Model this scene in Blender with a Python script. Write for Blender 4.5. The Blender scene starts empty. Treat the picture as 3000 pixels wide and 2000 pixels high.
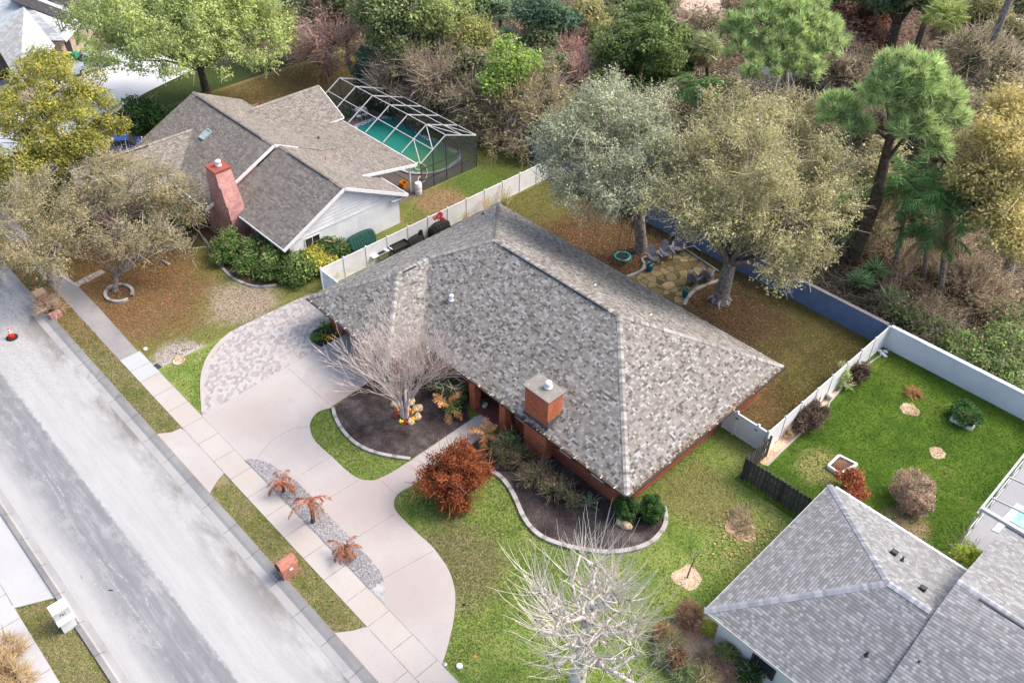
import bpy, math, random
import numpy as np
from mathutils import Vector, Matrix

# ------------------------------------------------------------------ camera, sky, sun, exposure
SC = bpy.context.scene
COL = SC.collection
R = math.radians
CAM_H = 37.0
FPX = 2583.25
yaw, pitch, roll = R(-45.238), R(40.567), R(1.2554)
fwd = Vector((math.sin(yaw)*math.cos(pitch), math.cos(yaw)*math.cos(pitch), -math.sin(pitch)))
rt = Vector((math.cos(yaw), -math.sin(yaw), 0))
up = rt.cross(fwd)
cr = rt*math.cos(roll) + up*math.sin(roll)
cu = -rt*math.sin(roll) + up*math.cos(roll)
cam = bpy.data.cameras.new('camera')
camo = bpy.data.objects.new('camera', cam); COL.objects.link(camo)
camo.matrix_world = Matrix(((cr.x, cu.x, -fwd.x, 0), (cr.y, cu.y, -fwd.y, 0), (cr.z, cu.z, -fwd.z, CAM_H), (0, 0, 0, 1)))
cam.sensor_width = 36; cam.lens = 36*FPX/3000; cam.clip_start = .5; cam.clip_end = 3000
SC.camera = camo

SUN_AZ, SUN_EL = math.atan2(.5, .86), R(50)
w = bpy.data.worlds.new('World'); SC.world = w; w.use_nodes = True
nt = w.node_tree; bg = nt.nodes['Background']
sky = nt.nodes.new('ShaderNodeTexSky'); sky.sky_type = 'NISHITA'; sky.sun_disc = False
sky.sun_elevation = SUN_EL; sky.sun_rotation = SUN_AZ; sky.air_density = 1.0; sky.dust_density = 5.0; sky.ozone_density = .6
nt.links.new(sky.outputs[0], bg.inputs[0]); bg.inputs[1].default_value = .15
sl = bpy.data.lights.new('sun', 'SUN'); sl.energy = .85; sl.angle = R(24); sl.color = (1, .97, .92)
so = bpy.data.objects.new('sun', sl); COL.objects.link(so)
sd = Vector((math.sin(SUN_AZ)*math.cos(SUN_EL), math.cos(SUN_AZ)*math.cos(SUN_EL), math.sin(SUN_EL)))
so.rotation_euler = sd.to_track_quat('Z', 'Y').to_euler(); so.location = (0, 0, 60)
SC.view_settings.view_transform = 'Standard'; SC.view_settings.look = 'None'
SC.view_settings.exposure = 1.28; SC.view_settings.gamma = 1.0
SC.render.engine = 'CYCLES'
SC.cycles.max_bounces = 6; SC.cycles.transparent_max_bounces = 12; SC.cycles.use_denoising = True
SC.cycles.use_adaptive_sampling = True; SC.cycles.adaptive_threshold = .02

# photo survey: a sight line of the calibrated camera met with a level plane, to place things on the real ground
def G(px, py, z=0.0):
    d = cr*((px-1500)/FPX) + cu*((1000-py)/FPX) + fwd
    t = (z-CAM_H)/d.z
    return Vector((d.x*t, d.y*t, z))
def D(px, py, z=0.0):                 # same, in the 2352 px wide view
    return G(px*1.27551, py*1.27551, z)
def dist(p): return (Vector(p)-Vector((0, 0, CAM_H))).length

# ------------------------------------------------------------------ materials
class NT:
    def __init__(s, name, rough=.85, spec=.25):
        s.m = bpy.data.materials.new(name); s.m.use_nodes = True; s.t = s.m.node_tree
        s.b = s.t.nodes['Principled BSDF']; s.b.inputs['Roughness'].default_value = rough
        s.b.inputs['Specular IOR Level'].default_value = spec
    def n(s, typ, **kw):
        x = s.t.nodes.new('ShaderNode'+typ)
        for k, v in kw.items():
            if hasattr(x, k): setattr(x, k, v)
        return x
    def L(s, a, b): s.t.links.new(a, b)
    def inp(s, sock, v):
        if isinstance(v, (int, float)): sock.default_value = v
        elif isinstance(v, (tuple, list)): sock.default_value = tuple(v)+((1,) if len(v) == 3 and sock.type == 'RGBA' else ())
        else: s.L(v, sock)
    def math(s, op, a, b=0.0, c=0.0):
        x = s.n('Math', operation=op); s.inp(x.inputs[0], a); s.inp(x.inputs[1], b); s.inp(x.inputs[2], c); return x.outputs[0]
    def obj(s): return s.n('TexCoord').outputs['Object']
    def uv(s): return s.n('TexCoord').outputs['UV']
    def mapv(s, v, sc=(1, 1, 1), rot=(0, 0, 0)):
        x = s.n('Mapping'); s.L(v, x.inputs[0]); x.inputs['Scale'].default_value = sc; x.inputs['Rotation'].default_value = rot; return x.outputs[0]
    def noise(s, v, scale, det=3, rough=.6, dis=0):
        x = s.n('TexNoise'); s.L(v, x.inputs['Vector']); x.inputs['Scale'].default_value = scale
        x.inputs['Detail'].default_value = det; x.inputs['Roughness'].default_value = rough; x.inputs['Distortion'].default_value = dis; return x.outputs['Fac']
    def ramp(s, f, stops, const=False):
        x = s.n('ValToRGB'); s.L(f, x.inputs[0]); e = x.color_ramp
        if const: e.interpolation = 'CONSTANT'
        while len(e.elements) < len(stops): e.elements.new(.5)
        for el, (p, c) in zip(e.elements, stops):
            el.position = p; el.color = (c if isinstance(c, tuple) else (c, c, c)) + (1,)
        return x.outputs[0]
    def mix(s, f, a, b, mode='MIX'):
        x = s.n('Mix', data_type='RGBA', blend_type=mode); s.inp(x.inputs[0], f); s.inp(x.inputs[6], a); s.inp(x.inputs[7], b); return x.outputs[2]
    def bump(s, h, dist_=.02, st=1.0):
        x = s.n('Bump'); s.L(h, x.inputs['Height']); x.inputs['Distance'].default_value = dist_; x.inputs['Strength'].default_value = st
        s.L(x.outputs[0], s.b.inputs['Normal'])
    def col(s, c): s.inp(s.b.inputs['Base Color'], c); return s.m
def plain(name, c, rough=.6, var=.12, sc=3, spec=.3, metal=0):
    k = NT(name, rough, spec); k.b.inputs['Metallic'].default_value = metal
    n1 = k.noise(k.obj(), sc, 4)
    lo = tuple(x*(1-var*1.6) for x in c); hi = tuple(min(1, x*(1+var)) for x in c)
    k.bump(k.noise(k.obj(), sc*12, 2), .004, .4)
    return k.col(k.ramp(n1, [(.3, lo), (.7, hi)]))
def tint(name, rough=.8, mul=1.0, trans=0.0):
    """colour of each leaf, twig or piece from its own 'tint' value"""
    k = NT(name, rough, .15); a = k.n('Attribute'); a.attribute_name = 'tint'
    gc = k.mix(1.0, a.outputs['Color'], (mul, mul, mul), 'MULTIPLY'); k.col(gc)
    if trans:
        t = k.n('BsdfTranslucent'); k.L(gc, t.inputs[0])
        m = k.n('MixShader'); m.inputs[0].default_value = trans
        k.L(k.b.outputs[0], m.inputs[1]); k.L(t.outputs[0], m.inputs[2])
        k.L(m.outputs[0], k.t.nodes['Material Output'].inputs[0])
    return k.m
def soil(name, cols, fine=.35, big=.25, fs=9, spots=(), bump=.05, rough=.95):
    """cols: ramp colours for broad patches; spots: (x,y,r,colour,soft) patches of another cover"""
    k = NT(name, rough, .1); o = k.obj()
    a = k.noise(o, big, 5, .65); b = k.noise(o, fs, 3, .75); c2 = k.noise(o, 1.3, 4, .7)
    f = k.math('ADD', k.math('MULTIPLY', a, 1.0), k.math('MULTIPLY', k.math('SUBTRACT', b, .5), fine))
    f = k.math('ADD', f, k.math('MULTIPLY', k.math('SUBTRACT', c2, .5), .45))
    n = len(cols)
    c = k.ramp(f, [(.3+.4*i/(n-1), cols[i]) for i in range(n)])
    for (x, y, r, sc, soft) in spots:
        d = k.n('VectorMath', operation='DISTANCE'); k.L(o, d.inputs[0]); d.inputs[1].default_value = (x, y, 0)
        e = k.math('ADD', k.math('DIVIDE', d.outputs['Value'], r), k.math('MULTIPLY', k.math('SUBTRACT', k.noise(o, .6, 5, .7), .5), 1.3))
        e = k.math('ADD', e, k.math('MULTIPLY', k.math('SUBTRACT', b, .5), .9*soft))
        m = k.n('MapRange', interpolation_type='SMOOTHSTEP'); k.L(e, m.inputs[0])
        m.inputs[1].default_value = 1-.35*soft; m.inputs[2].default_value = 1+.35*soft; m.inputs[3].default_value = 1; m.inputs[4].default_value = 0
        scol = k.ramp(b, [(.25, tuple(v*.55 for v in sc)), (.6, sc), (.8, tuple(min(1, v*1.35) for v in sc))])
        c = k.mix(m.outputs[0], c, scol)
    g = k.ramp(k.noise(o, fs*2.2, 2, .8), [(.25, .55), (.5, 1.0), (.75, 1.25)])
    c = k.mix(1.0, c, g, 'MULTIPLY')
    k.bump(b, bump, 1.0)
    return k.col(c)
def shingles(name, stops, h=.145, w1=.22, line=.55, dirt=.25, dirtcol=(.08, .09, .06), lw=.16):
    k = NT(name, .9, .15); s = k.n('SeparateXYZ'); k.L(k.uv(), s.inputs[0]); u, v = s.outputs[0], s.outputs[1]
    vr = k.math('DIVIDE', v, h); row = k.math('FLOOR', vr); fr = k.math('FRACT', vr)
    wn = k.n('TexWhiteNoise', noise_dimensions='1D'); k.L(row, wn.inputs['W'])
    uu = k.math('ADD', k.math('DIVIDE', u, w1), k.math('MULTIPLY', wn.outputs['Value'], 9.0)); c0 = k.math('FLOOR', uu)
    cb = k.n('CombineXYZ'); k.L(c0, cb.inputs[0]); k.L(row, cb.inputs[1])
    w2 = k.n('TexWhiteNoise', noise_dimensions='2D'); k.L(cb.outputs[0], w2.inputs['Vector'])
    # neighbours sometimes share a tone, as laminated tabs do
    cb2 = k.n('CombineXYZ'); k.L(k.math('FLOOR', k.math('DIVIDE', c0, 2.0)), cb2.inputs[0]); k.L(row, cb2.inputs[1]); cb2.inputs[2].default_value = 3
    w3 = k.n('TexWhiteNoise', noise_dimensions='3D'); k.L(cb2.outputs[0], w3.inputs['Vector'])
    sel = k.math('GREATER_THAN', w3.outputs['Value'], .4)
    sc_ = k.n('SeparateColor'); k.L(w3.outputs['Color'], sc_.inputs[0])
    val = k.math('ADD', k.math('MULTIPLY', w2.outputs['Value'], sel), k.math('MULTIPLY', sc_.outputs[1], k.math('SUBTRACT', 1.0, sel)))
    c = k.ramp(val, stops, True)
    fu = k.math('FRACT', uu)
    ln = k.math('LESS_THAN', fr, lw); c = k.mix(k.math('MULTIPLY', ln, line), c, (.05, .05, .05))  # shadow line under each course edge, painted into the shingle colour
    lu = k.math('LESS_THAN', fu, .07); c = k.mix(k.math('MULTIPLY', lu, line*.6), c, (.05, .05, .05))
    gr = k.ramp(k.noise(k.obj(), 30, 3, .8), [(.3, .8), (.7, 1.15)]); c = k.mix(1.0, c, gr, 'MULTIPLY')
    d = k.ramp(k.noise(k.obj(), .45, 6, .7), [(.45, 0.0), (.75, 1.0)])
    c = k.mix(k.math('MULTIPLY', d, dirt), c, dirtcol)
    k.bump(fr, .012, .8)
    return k.col(c)
def brick(name, c1, c2, mortar, bw=.21, bh=.075, dirt=.25):
    k = NT(name, .9, .15); x = k.n('TexBrick'); k.L(k.uv(), x.inputs['Vector'])
    x.inputs['Color1'].default_value = c1+(1,); x.inputs['Color2'].default_value = c2+(1,); x.inputs['Mortar'].default_value = mortar+(1,)
    x.inputs['Scale'].default_value = 1; x.inputs['Mortar Size'].default_value = .007; x.inputs['Brick Width'].default_value = bw; x.inputs['Row Height'].default_value = bh
    x.inputs['Mortar Smooth'].default_value = .3
    g = k.ramp(k.noise(k.obj(), 1.1, 6, .75), [(.3, 1-dirt), (.65, 1.15)])
    k.bump(x.outputs['Fac'], .006, -.6)
    g2 = k.ramp(k.noise(k.mapv(k.uv(), (9, 26, 1)), 1, 1, .5), [(.3, .75), (.7, 1.25)])
    return k.col(k.mix(1.0, k.mix(1.0, x.outputs['Color'], g, 'MULTIPLY'), g2, 'MULTIPLY'))
def slab(name, base, warm, stain, amt=.5, rough=.85, spots=()):
    k = NT(name, rough, .2); o = k.obj()
    a = k.noise(o, .35, 5, .6); b = k.noise(o, 25, 3, .8); c3 = k.noise(o, 1.1, 6, .7)
    c = k.ramp(a, [(.35, base), (.65, warm)])
    c = k.mix(k.math('MULTIPLY', k.ramp(c3, [(.55, 0.0), (.8, 1.0)]), amt), c, stain)
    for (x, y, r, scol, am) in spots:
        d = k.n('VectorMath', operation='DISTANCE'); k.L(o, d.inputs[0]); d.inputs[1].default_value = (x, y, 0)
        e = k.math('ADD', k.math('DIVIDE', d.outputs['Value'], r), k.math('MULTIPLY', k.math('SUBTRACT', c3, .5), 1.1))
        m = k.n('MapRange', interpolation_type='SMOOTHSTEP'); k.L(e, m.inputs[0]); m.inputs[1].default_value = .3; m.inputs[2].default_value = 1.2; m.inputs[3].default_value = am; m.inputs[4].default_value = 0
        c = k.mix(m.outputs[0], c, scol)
    c = k.mix(1.0, c, k.ramp(b, [(.3, .9), (.7, 1.07)]), 'MULTIPLY')
    k.bump(b, .006, .5)
    return k.col(c)

MT = {}
MT['leaf'] = tint('leaf', .75, 1.85, trans=.42)
MT['tint'] = tint('tinted_pieces', .8)
MT['grass'] = tint('grass_blades', .9, 1.0, trans=.2)
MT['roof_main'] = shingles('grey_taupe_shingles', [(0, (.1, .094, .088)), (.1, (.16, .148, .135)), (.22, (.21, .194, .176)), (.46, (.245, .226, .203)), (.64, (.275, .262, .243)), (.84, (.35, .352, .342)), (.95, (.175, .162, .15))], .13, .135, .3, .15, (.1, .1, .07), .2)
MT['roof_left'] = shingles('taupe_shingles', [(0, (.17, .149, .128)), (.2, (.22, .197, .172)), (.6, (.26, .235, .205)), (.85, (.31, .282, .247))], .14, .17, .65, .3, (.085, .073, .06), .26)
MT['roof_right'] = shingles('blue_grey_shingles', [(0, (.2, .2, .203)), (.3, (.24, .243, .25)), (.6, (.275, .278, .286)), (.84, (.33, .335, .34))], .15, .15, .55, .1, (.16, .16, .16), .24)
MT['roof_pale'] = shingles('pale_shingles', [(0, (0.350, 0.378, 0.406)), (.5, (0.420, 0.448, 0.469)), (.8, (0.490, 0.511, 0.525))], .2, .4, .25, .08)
MT['brick'] = brick('red_brick', (.36, .085, .04), (.25, .06, .035), (.3, .2, .15))
MT['brick_pink'] = brick('weathered_pink_brick', (.52, .25, .22), (.4, .18, .16), (.45, .34, .32), dirt=.4)
MT['brick_orange'] = brick('orange_brick', (.5, .13, .05), (.34, .08, .04), (.35, .22, .16), dirt=.25)
MT['brick_tan'] = brick('tan_brick', (.42, .34, .26), (.3, .22, .17), (.45, .4, .35))
MT['brick_floor'] = brick('brick_pavers', (.2, .06, .05), (.13, .045, .04), (.16, .12, .11), .22, .11)
MT['white'] = plain('white_vinyl', (.7, .705, .71), .45, .05, 1.5)
MT['white_wall'] = plain('white_stucco', (.64, .655, .67), .85, .1, .7)
MT['trim'] = plain('white_trim', (0.576, 0.576, 0.560), .6, .06)
MT['gutter'] = plain('brown_gutter', (.05, .045, .04), .5, .2)
MT['fascia_d'] = plain('dark_fascia', (.09, .085, .08), .6, .2)
MT['black'] = plain('black_cover', (.018, .018, .017), .7, .3, 4)
MT['dark'] = plain('dark_metal', (.04, .042, .045), .5, .2)
MT['steel'] = plain('steel', (.5, .5, .5), .35, .1, 3, .5, .8)
MT['glass'] = plain('window_glass', (.03, .035, .04), .08, .2, 1, .6)
MT['shutter'] = plain('black_shutter', (.02, .02, .022), .5, .2)
MT['darkwood'] = plain('grey_stained_fence', (.05, .047, .045), .85, .35, 3)
MT['bark'] = plain('grey_bark', (.24, .21, .18), .95, .45, 5)
MT['bark_d'] = plain('dark_bark', (.1, .075, .055), .95, .4, 4)
MT['bark_w'] = NT('mottled_white_bark', .8); k = MT['bark_w']
MT['bark_w'] = k.col(k.ramp(k.noise(k.obj(), 5, 4, .7), [(.38, (.2, .15, .12)), (.46, (.5, .46, .42)), (.6, (.72, .7, .66))]))
MT['bark_p'] = plain('pale_pink_bark', (.56, .48, .44), .85, .2, 5)
MT['frame_w'] = plain('cage_white', (.5, .5, .5), .4, .05)
MT['frame_d'] = plain('cage_bronze', (.045, .05, .055), .4, .2)
k = NT('insect_screen', .9); t = k.n('BsdfTransparent'); m = k.n('MixShader'); m.inputs[0].default_value = .5
k.col((.05, .06, .05)); k.L(t.outputs[0], m.inputs[1]); k.L(k.b.outputs[0], m.inputs[2]); k.L(m.outputs[0], k.t.nodes['Material Output'].inputs[0]); MT['screen'] = k.m
k = NT('concrete_pale', .85)
MT['drive'] = slab('pink_white_concrete', (.36, .325, .31), (.385, .365, .35), (.3, .25, .24), .45, .85, [(-35.6, 21.6, 3.2, (.2, .21, .235), .6), (-33.6, 19.6, 1.6, (.26, .19, .17), .6), (-26, 16.5, 3.5, (.31, .255, .245), .6), (-20.5, 13.8, 2.5, (.32, .27, .26), .6), (-36, 14.5, 2.2, (.32, .27, .25), .5)])  # first spot: grey tree shade near the garage painted in; the rest are stains
MT['walk'] = slab('cream_concrete', (0.376, 0.338, 0.306), (0.390, 0.371, 0.351), (0.325, 0.286, 0.267), .35)
MT['walk_old'] = slab('old_grey_concrete', (0.210, 0.203, 0.210), (0.270, 0.255, 0.247), (0.150, 0.128, 0.112), .7)
MT['walk_new'] = slab('new_white_concrete', (0.360, 0.378, 0.390), (0.396, 0.402, 0.408), (0.300, 0.312, 0.324), .3)
MT['walk_far'] = slab('far_concrete', (0.365, 0.365, 0.378), (0.403, 0.403, 0.410), (0.315, 0.315, 0.315), .3)
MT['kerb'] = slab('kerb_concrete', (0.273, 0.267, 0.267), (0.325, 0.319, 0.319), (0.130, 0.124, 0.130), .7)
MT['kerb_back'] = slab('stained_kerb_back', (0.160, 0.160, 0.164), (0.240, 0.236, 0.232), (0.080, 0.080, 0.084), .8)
MT['bright_drive'] = slab('bright_concrete', (.6, .62, .64), (.66, .67, .68), (.5, .52, .54), .3)
MT['joint'] = plain('joint_gap', (.22, .2, .185), .95, .3)
MT['deck'] = slab('mossy_pool_deck', (.1, .085, .075), (.16, .13, .12), (.05, .045, .04), .7)
MT['deck_w'] = slab('grey_pool_deck', (0.280, 0.280, 0.294), (0.322, 0.322, 0.336), (0.210, 0.210, 0.224), .4)
MT['mulch'] = soil('dark_mulch', [(.022, .017, .017), (.045, .035, .034), (.075, .06, .058), (.13, .11, .11)], .9, .6, 14)
MT['mulch_r'] = soil('brown_mulch', [(.07, .035, .022), (.13, .07, .045), (.2, .12, .08)], .8, .6, 12)
MT['chips'] = soil('tan_chips', [(0.300, 0.180, 0.120), (0.504, 0.360, 0.240), (0.660, 0.504, 0.384)], .8, .6, 10)
MT['gravel'] = soil('white_gravel', [(.27, .27, .28), (.4, .4, .41), (.52, .52, .53)], 1.0, .8, 18)
gG, gY, gB = (.075, .12, .022), (.2, .2, .055), (.22, .17, .09)
MT['lawn_front'] = soil('front_lawn', [(.09, .15, .03), (.13, .2, .04), (.2, .25, .065), (.25, .25, .1)], .5, .22, 9, [(-14.5, 29, 2.2, (.2, .19, .07), 1), (-20.5, 16.5, 2.5, (.2, .17, .09), 1)])
MT['lawn_verge'] = soil('verge_lawn', [(.07, .11, .025), (.15, .16, .05), (.24, .19, .11), (.08, .12, .03)], .5, .5, 9)
MT['lawn_back'] = soil('back_lawn', [(.075, .065, .025), (.13, .11, .04), (.15, .13, .045), (.12, .075, .035)], .5, .25, 9, [(-35, 43.2, 6.5, (.1, .055, .035), 1), (-24, 42, 5.5, (.12, .07, .045), 1), (-41.5, 43.5, 3.2, (.17, .17, .05), 1), (-17, 37, 2.5, (.19, .11, .06), 1)])
MT['lawn_right'] = soil('green_lawn', [(.035, .075, .01), (.05, .1, .012), (.08, .14, .016), (.12, .15, .03)], .4, .25, 9, [(-6, 35.2, 1.2, (.3, .23, .13), 1), (-11.2, 35.6, 1.3, (.25, .24, .09), 1)])
MT['lawn_left'] = soil('leaf_strewn_lawn', [(.09, .12, .03), (.13, .15, .04), (.17, .17, .05), (.18, .16, .07)], .5, .22, 9, [(-51, 15.0, 5.0, (.2, .12, .06), 1), (-57, 17.5, 4.6, (.17, .1, .05), 1), (-43.6, 14, 1.7, (.42, .36, .33), .8), (-46, 20, 2.4, (.36, .28, .22), 1), (-63, 40, 5, (.06, .12, .02), 1), (-72, 40, 6, (.33, .24, .1), 1), (-46.5, 42.5, 2.6, (.1, .16, .03), 1), (-46.5, 38, 2.0, (.3, .19, .11), 1), (-72, 30, 5, (.07, .12, .02), 1)])
MT['ground'] = soil('woodland_floor', [(.04, .034, .024), (.075, .06, .042), (.11, .085, .06), (.15, .12, .085)], .6, .12, 5, [(-22, 51, 7, (.08, .07, .04), 1), (-74, 34, 9, (.07, .1, .03), 1)], .1)
MT['dry'] = soil('dry_grass', [(.2, .14, .08), (.35, .26, .15), (.45, .36, .22)], .7, .8, 14)
MT['sand'] = soil('sandy_path', [(.4, .3, .24), (.48, .37, .3), (.52, .42, .35)], .3, .3, 6)
k = NT('creek_water', .12, .5); k.bump(k.noise(k.obj(), 1.5, 3), .05, .3); MT['creek'] = k.col((.02, .02, .012))
k = NT('pool_green', .06, .5); s = k.n('SeparateXYZ'); k.L(k.obj(), s.inputs[0])
f = k.math('ADD', k.math('MULTIPLY', s.outputs[0], .09), k.math('MULTIPLY', k.noise(k.obj(), .5, 3), .25))
k.bump(k.noise(k.obj(), 3, 3), .03, .25); MT['pool'] = k.col(k.ramp(k.math('ADD', f, .38), [(.05, (.02, .19, .17)), (.55, (.025, .19, .15)), (.95, (.08, .16, .05))]))
k = NT('pool_blue', .06, .5); k.bump(k.noise(k.obj(), 3, 3), .03, .3); MT['pool_b'] = k.col(k.ramp(k.noise(k.obj(), 2, 4), [(.4, (.12, .36, .48)), (.65, (.35, .58, .66))]))
k = NT('tile_band', .3); ch = k.n('TexChecker'); k.L(k.uv(), ch.inputs[0]); ch.inputs[3].default_value = 6; ch.inputs[1].default_value = (.03, .05, .16, 1); ch.inputs[2].default_value = (.45, .5, .6, 1); MT['tile'] = k.col(ch.outputs[0])
def blockwall_mat():
    k = NT('stained_block_wall', .95); o = k.obj()
    c = k.ramp(k.noise(k.mapv(o, (1.2, 1.2, .35)), 1.3, 6, .75), [(.38, (.045, .05, .045)), (.5, (.16, .16, .155)), (.66, (.34, .34, .34))])
    g = k.ramp(k.noise(o, .9, 5, .7), [(.55, 0.0), (.68, 1.0)]); return k.col(k.mix(k.math('MULTIPLY', g, .55), c, (.09, .1, .045)))
MT['blockwall'] = blockwall_mat()
MT['blue_wall'] = plain('blue_painted_wall', (.13, .19, .32), .8, .1, 1.5)
MT['wall_right'] = plain('pale_painted_wall', (.6, .63, .68), .85, .05, 1)
def road_mat():
    k = NT('worn_road', .9, .2); o = k.obj(); s = k.n('SeparateXYZ'); k.L(o, s.inputs[0])
    st = k.mapv(o, (.12, 1.6, 1)); edge = k.math('MULTIPLY', k.math('SUBTRACT', k.noise(o, .35, 5, .7), .5), 1.0)
    y = k.math('ADD', s.outputs[1], edge)
    pale = k.ramp(k.noise(st, 1.2, 6, .7), [(.3, (0.313, 0.313, 0.316)), (.7, (0.376, 0.376, 0.376))])
    grey = k.ramp(k.noise(st, 1.6, 6, .75), [(.3, (.15, .156, .168)), (.52, (.19, .195, .207)), (.72, (.28, .28, .285))])
    y2 = k.math('ADD', s.outputs[1], k.math('MULTIPLY', k.math('SUBTRACT', k.noise(o, 2.2, 4, .7), .5), .5))
    m1 = k.n('MapRange'); k.L(y2, m1.inputs[0]); m1.inputs[1].default_value = 5.55; m1.inputs[2].default_value = 5.4; a = m1.outputs[0]
    m2 = k.n('MapRange'); k.L(y, m2.inputs[0]); m2.inputs[1].default_value = 2.5; m2.inputs[2].default_value = 3.7
    c = k.mix(k.math('MULTIPLY', a, m2.outputs[0]), pale, grey)
    # scattered dusty wipes over the dark strip
    du = k.ramp(k.noise(k.mapv(o, (.5, 1.4, 1)), .9, 7, .75), [(.5, 0.0), (.62, 1.0)]); c = k.mix(k.math('MULTIPLY', du, .6), c, (.32, .32, .32))
    # damp grime by the gutter
    m3 = k.n('MapRange'); k.L(s.outputs[1], m3.inputs[0]); m3.inputs[1].default_value = 7.3; m3.inputs[2].default_value = 9.0
    gn = k.ramp(k.noise(k.mapv(o, (.3, .8, 1)), .55, 5, .65), [(.44, 0.0), (.58, 1.0)])
    c = k.mix(k.math('MULTIPLY', k.math('MULTIPLY', m3.outputs[0], gn), .9), c, (.15, .14, .13))
    # leaf crumbs far up the street
    m4 = k.n('MapRange'); k.L(s.outputs[0], m4.inputs[0]); m4.inputs[1].default_value = -42; m4.inputs[2].default_value = -58
    sp = k.ramp(k.noise(o, 6, 6, .8), [(.5, 0.0), (.6, 1.0)]); c = k.mix(k.math('MULTIPLY', k.math('MULTIPLY', m4.outputs[0], sp), .6), c, (.13, .11, .09))
    c = k.mix(1.0, c, k.ramp(k.noise(o, 22, 3, .85), [(.3, .9), (.7, 1.08)]), 'MULTIPLY')
    k.bump(k.noise(o, 30, 2), .01, .6); return k.col(c)
MT['road'] = road_mat()
def paver_mat():
    k = NT('tumbled_pavers', .9, .15)
    mp = k.mapv(k.uv(), (1, 1, 1), (0, 0, R(45)))
    s = k.n('SeparateXYZ'); k.L(mp, s.inputs[0])
    row = k.math('FLOOR', k.math('DIVIDE', s.outputs[1], .17)); wn = k.n('TexWhiteNoise', noise_dimensions='1D'); k.L(row, wn.inputs['W'])
    uu = k.math('ADD', k.math('DIVIDE', s.outputs[0], .25), k.math('MULTIPLY', wn.outputs['Value'], 5)); cc = k.math('FLOOR', uu)
    cb = k.n('CombineXYZ'); k.L(cc, cb.inputs[0]); k.L(row, cb.inputs[1]); w2 = k.n('TexWhiteNoise', noise_dimensions='2D'); k.L(cb.outputs[0], w2.inputs['Vector'])
    c = k.ramp(w2.outputs['Value'], [(0, (0.252, 0.222, 0.222)), (.15, (0.300, 0.276, 0.270)), (.4, (0.360, 0.342, 0.324)), (.7, (0.384, 0.372, 0.360)), (.9, (0.264, 0.258, 0.270))], True)
    l1 = k.math('LESS_THAN', k.math('FRACT', k.math('DIVIDE', s.outputs[1], .17)), .09); l2 = k.math('LESS_THAN', k.math('FRACT', uu), .06)
    c = k.mix(k.math('MULTIPLY', k.math('MAXIMUM', l1, l2), .35), c, (.3, .27, .25))
    st = k.ramp(k.noise(k.obj(), .5, 5, .7), [(.45, 0.0), (.75, 1.0)]); c = k.mix(k.math('MULTIPLY', st, .35), c, (.42, .36, .35))
    return k.col(c)
MT['pavers'] = paver_mat()
def flag_mat():
    k = NT('flagstone', .9, .15); v = k.n('TexVoronoi', feature='DISTANCE_TO_EDGE'); o = k.obj(); k.L(o, v.inputs['Vector']); v.inputs['Scale'].default_value = 1.5
    v2 = k.n('TexVoronoi'); k.L(o, v2.inputs['Vector']); v2.inputs['Scale'].default_value = 1.5
    c = k.ramp(v2.outputs['Color'], [(.2, (.13, .095, .045)), (.5, (.24, .18, .09)), (.8, (.36, .27, .15))])
    c = k.mix(k.math('LESS_THAN', v.outputs['Distance'], .05), c, (.07, .065, .03))
    moss = k.ramp(k.noise(o, .8, 5, .7), [(.45, 0.0), (.6, 1.0)]); c = k.mix(k.math('MULTIPLY', moss, .5), c, (.12, .1, .035))
    k.bump(v.outputs['Distance'], .05, .5); return k.col(c)
MT['flag'] = flag_mat()

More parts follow.
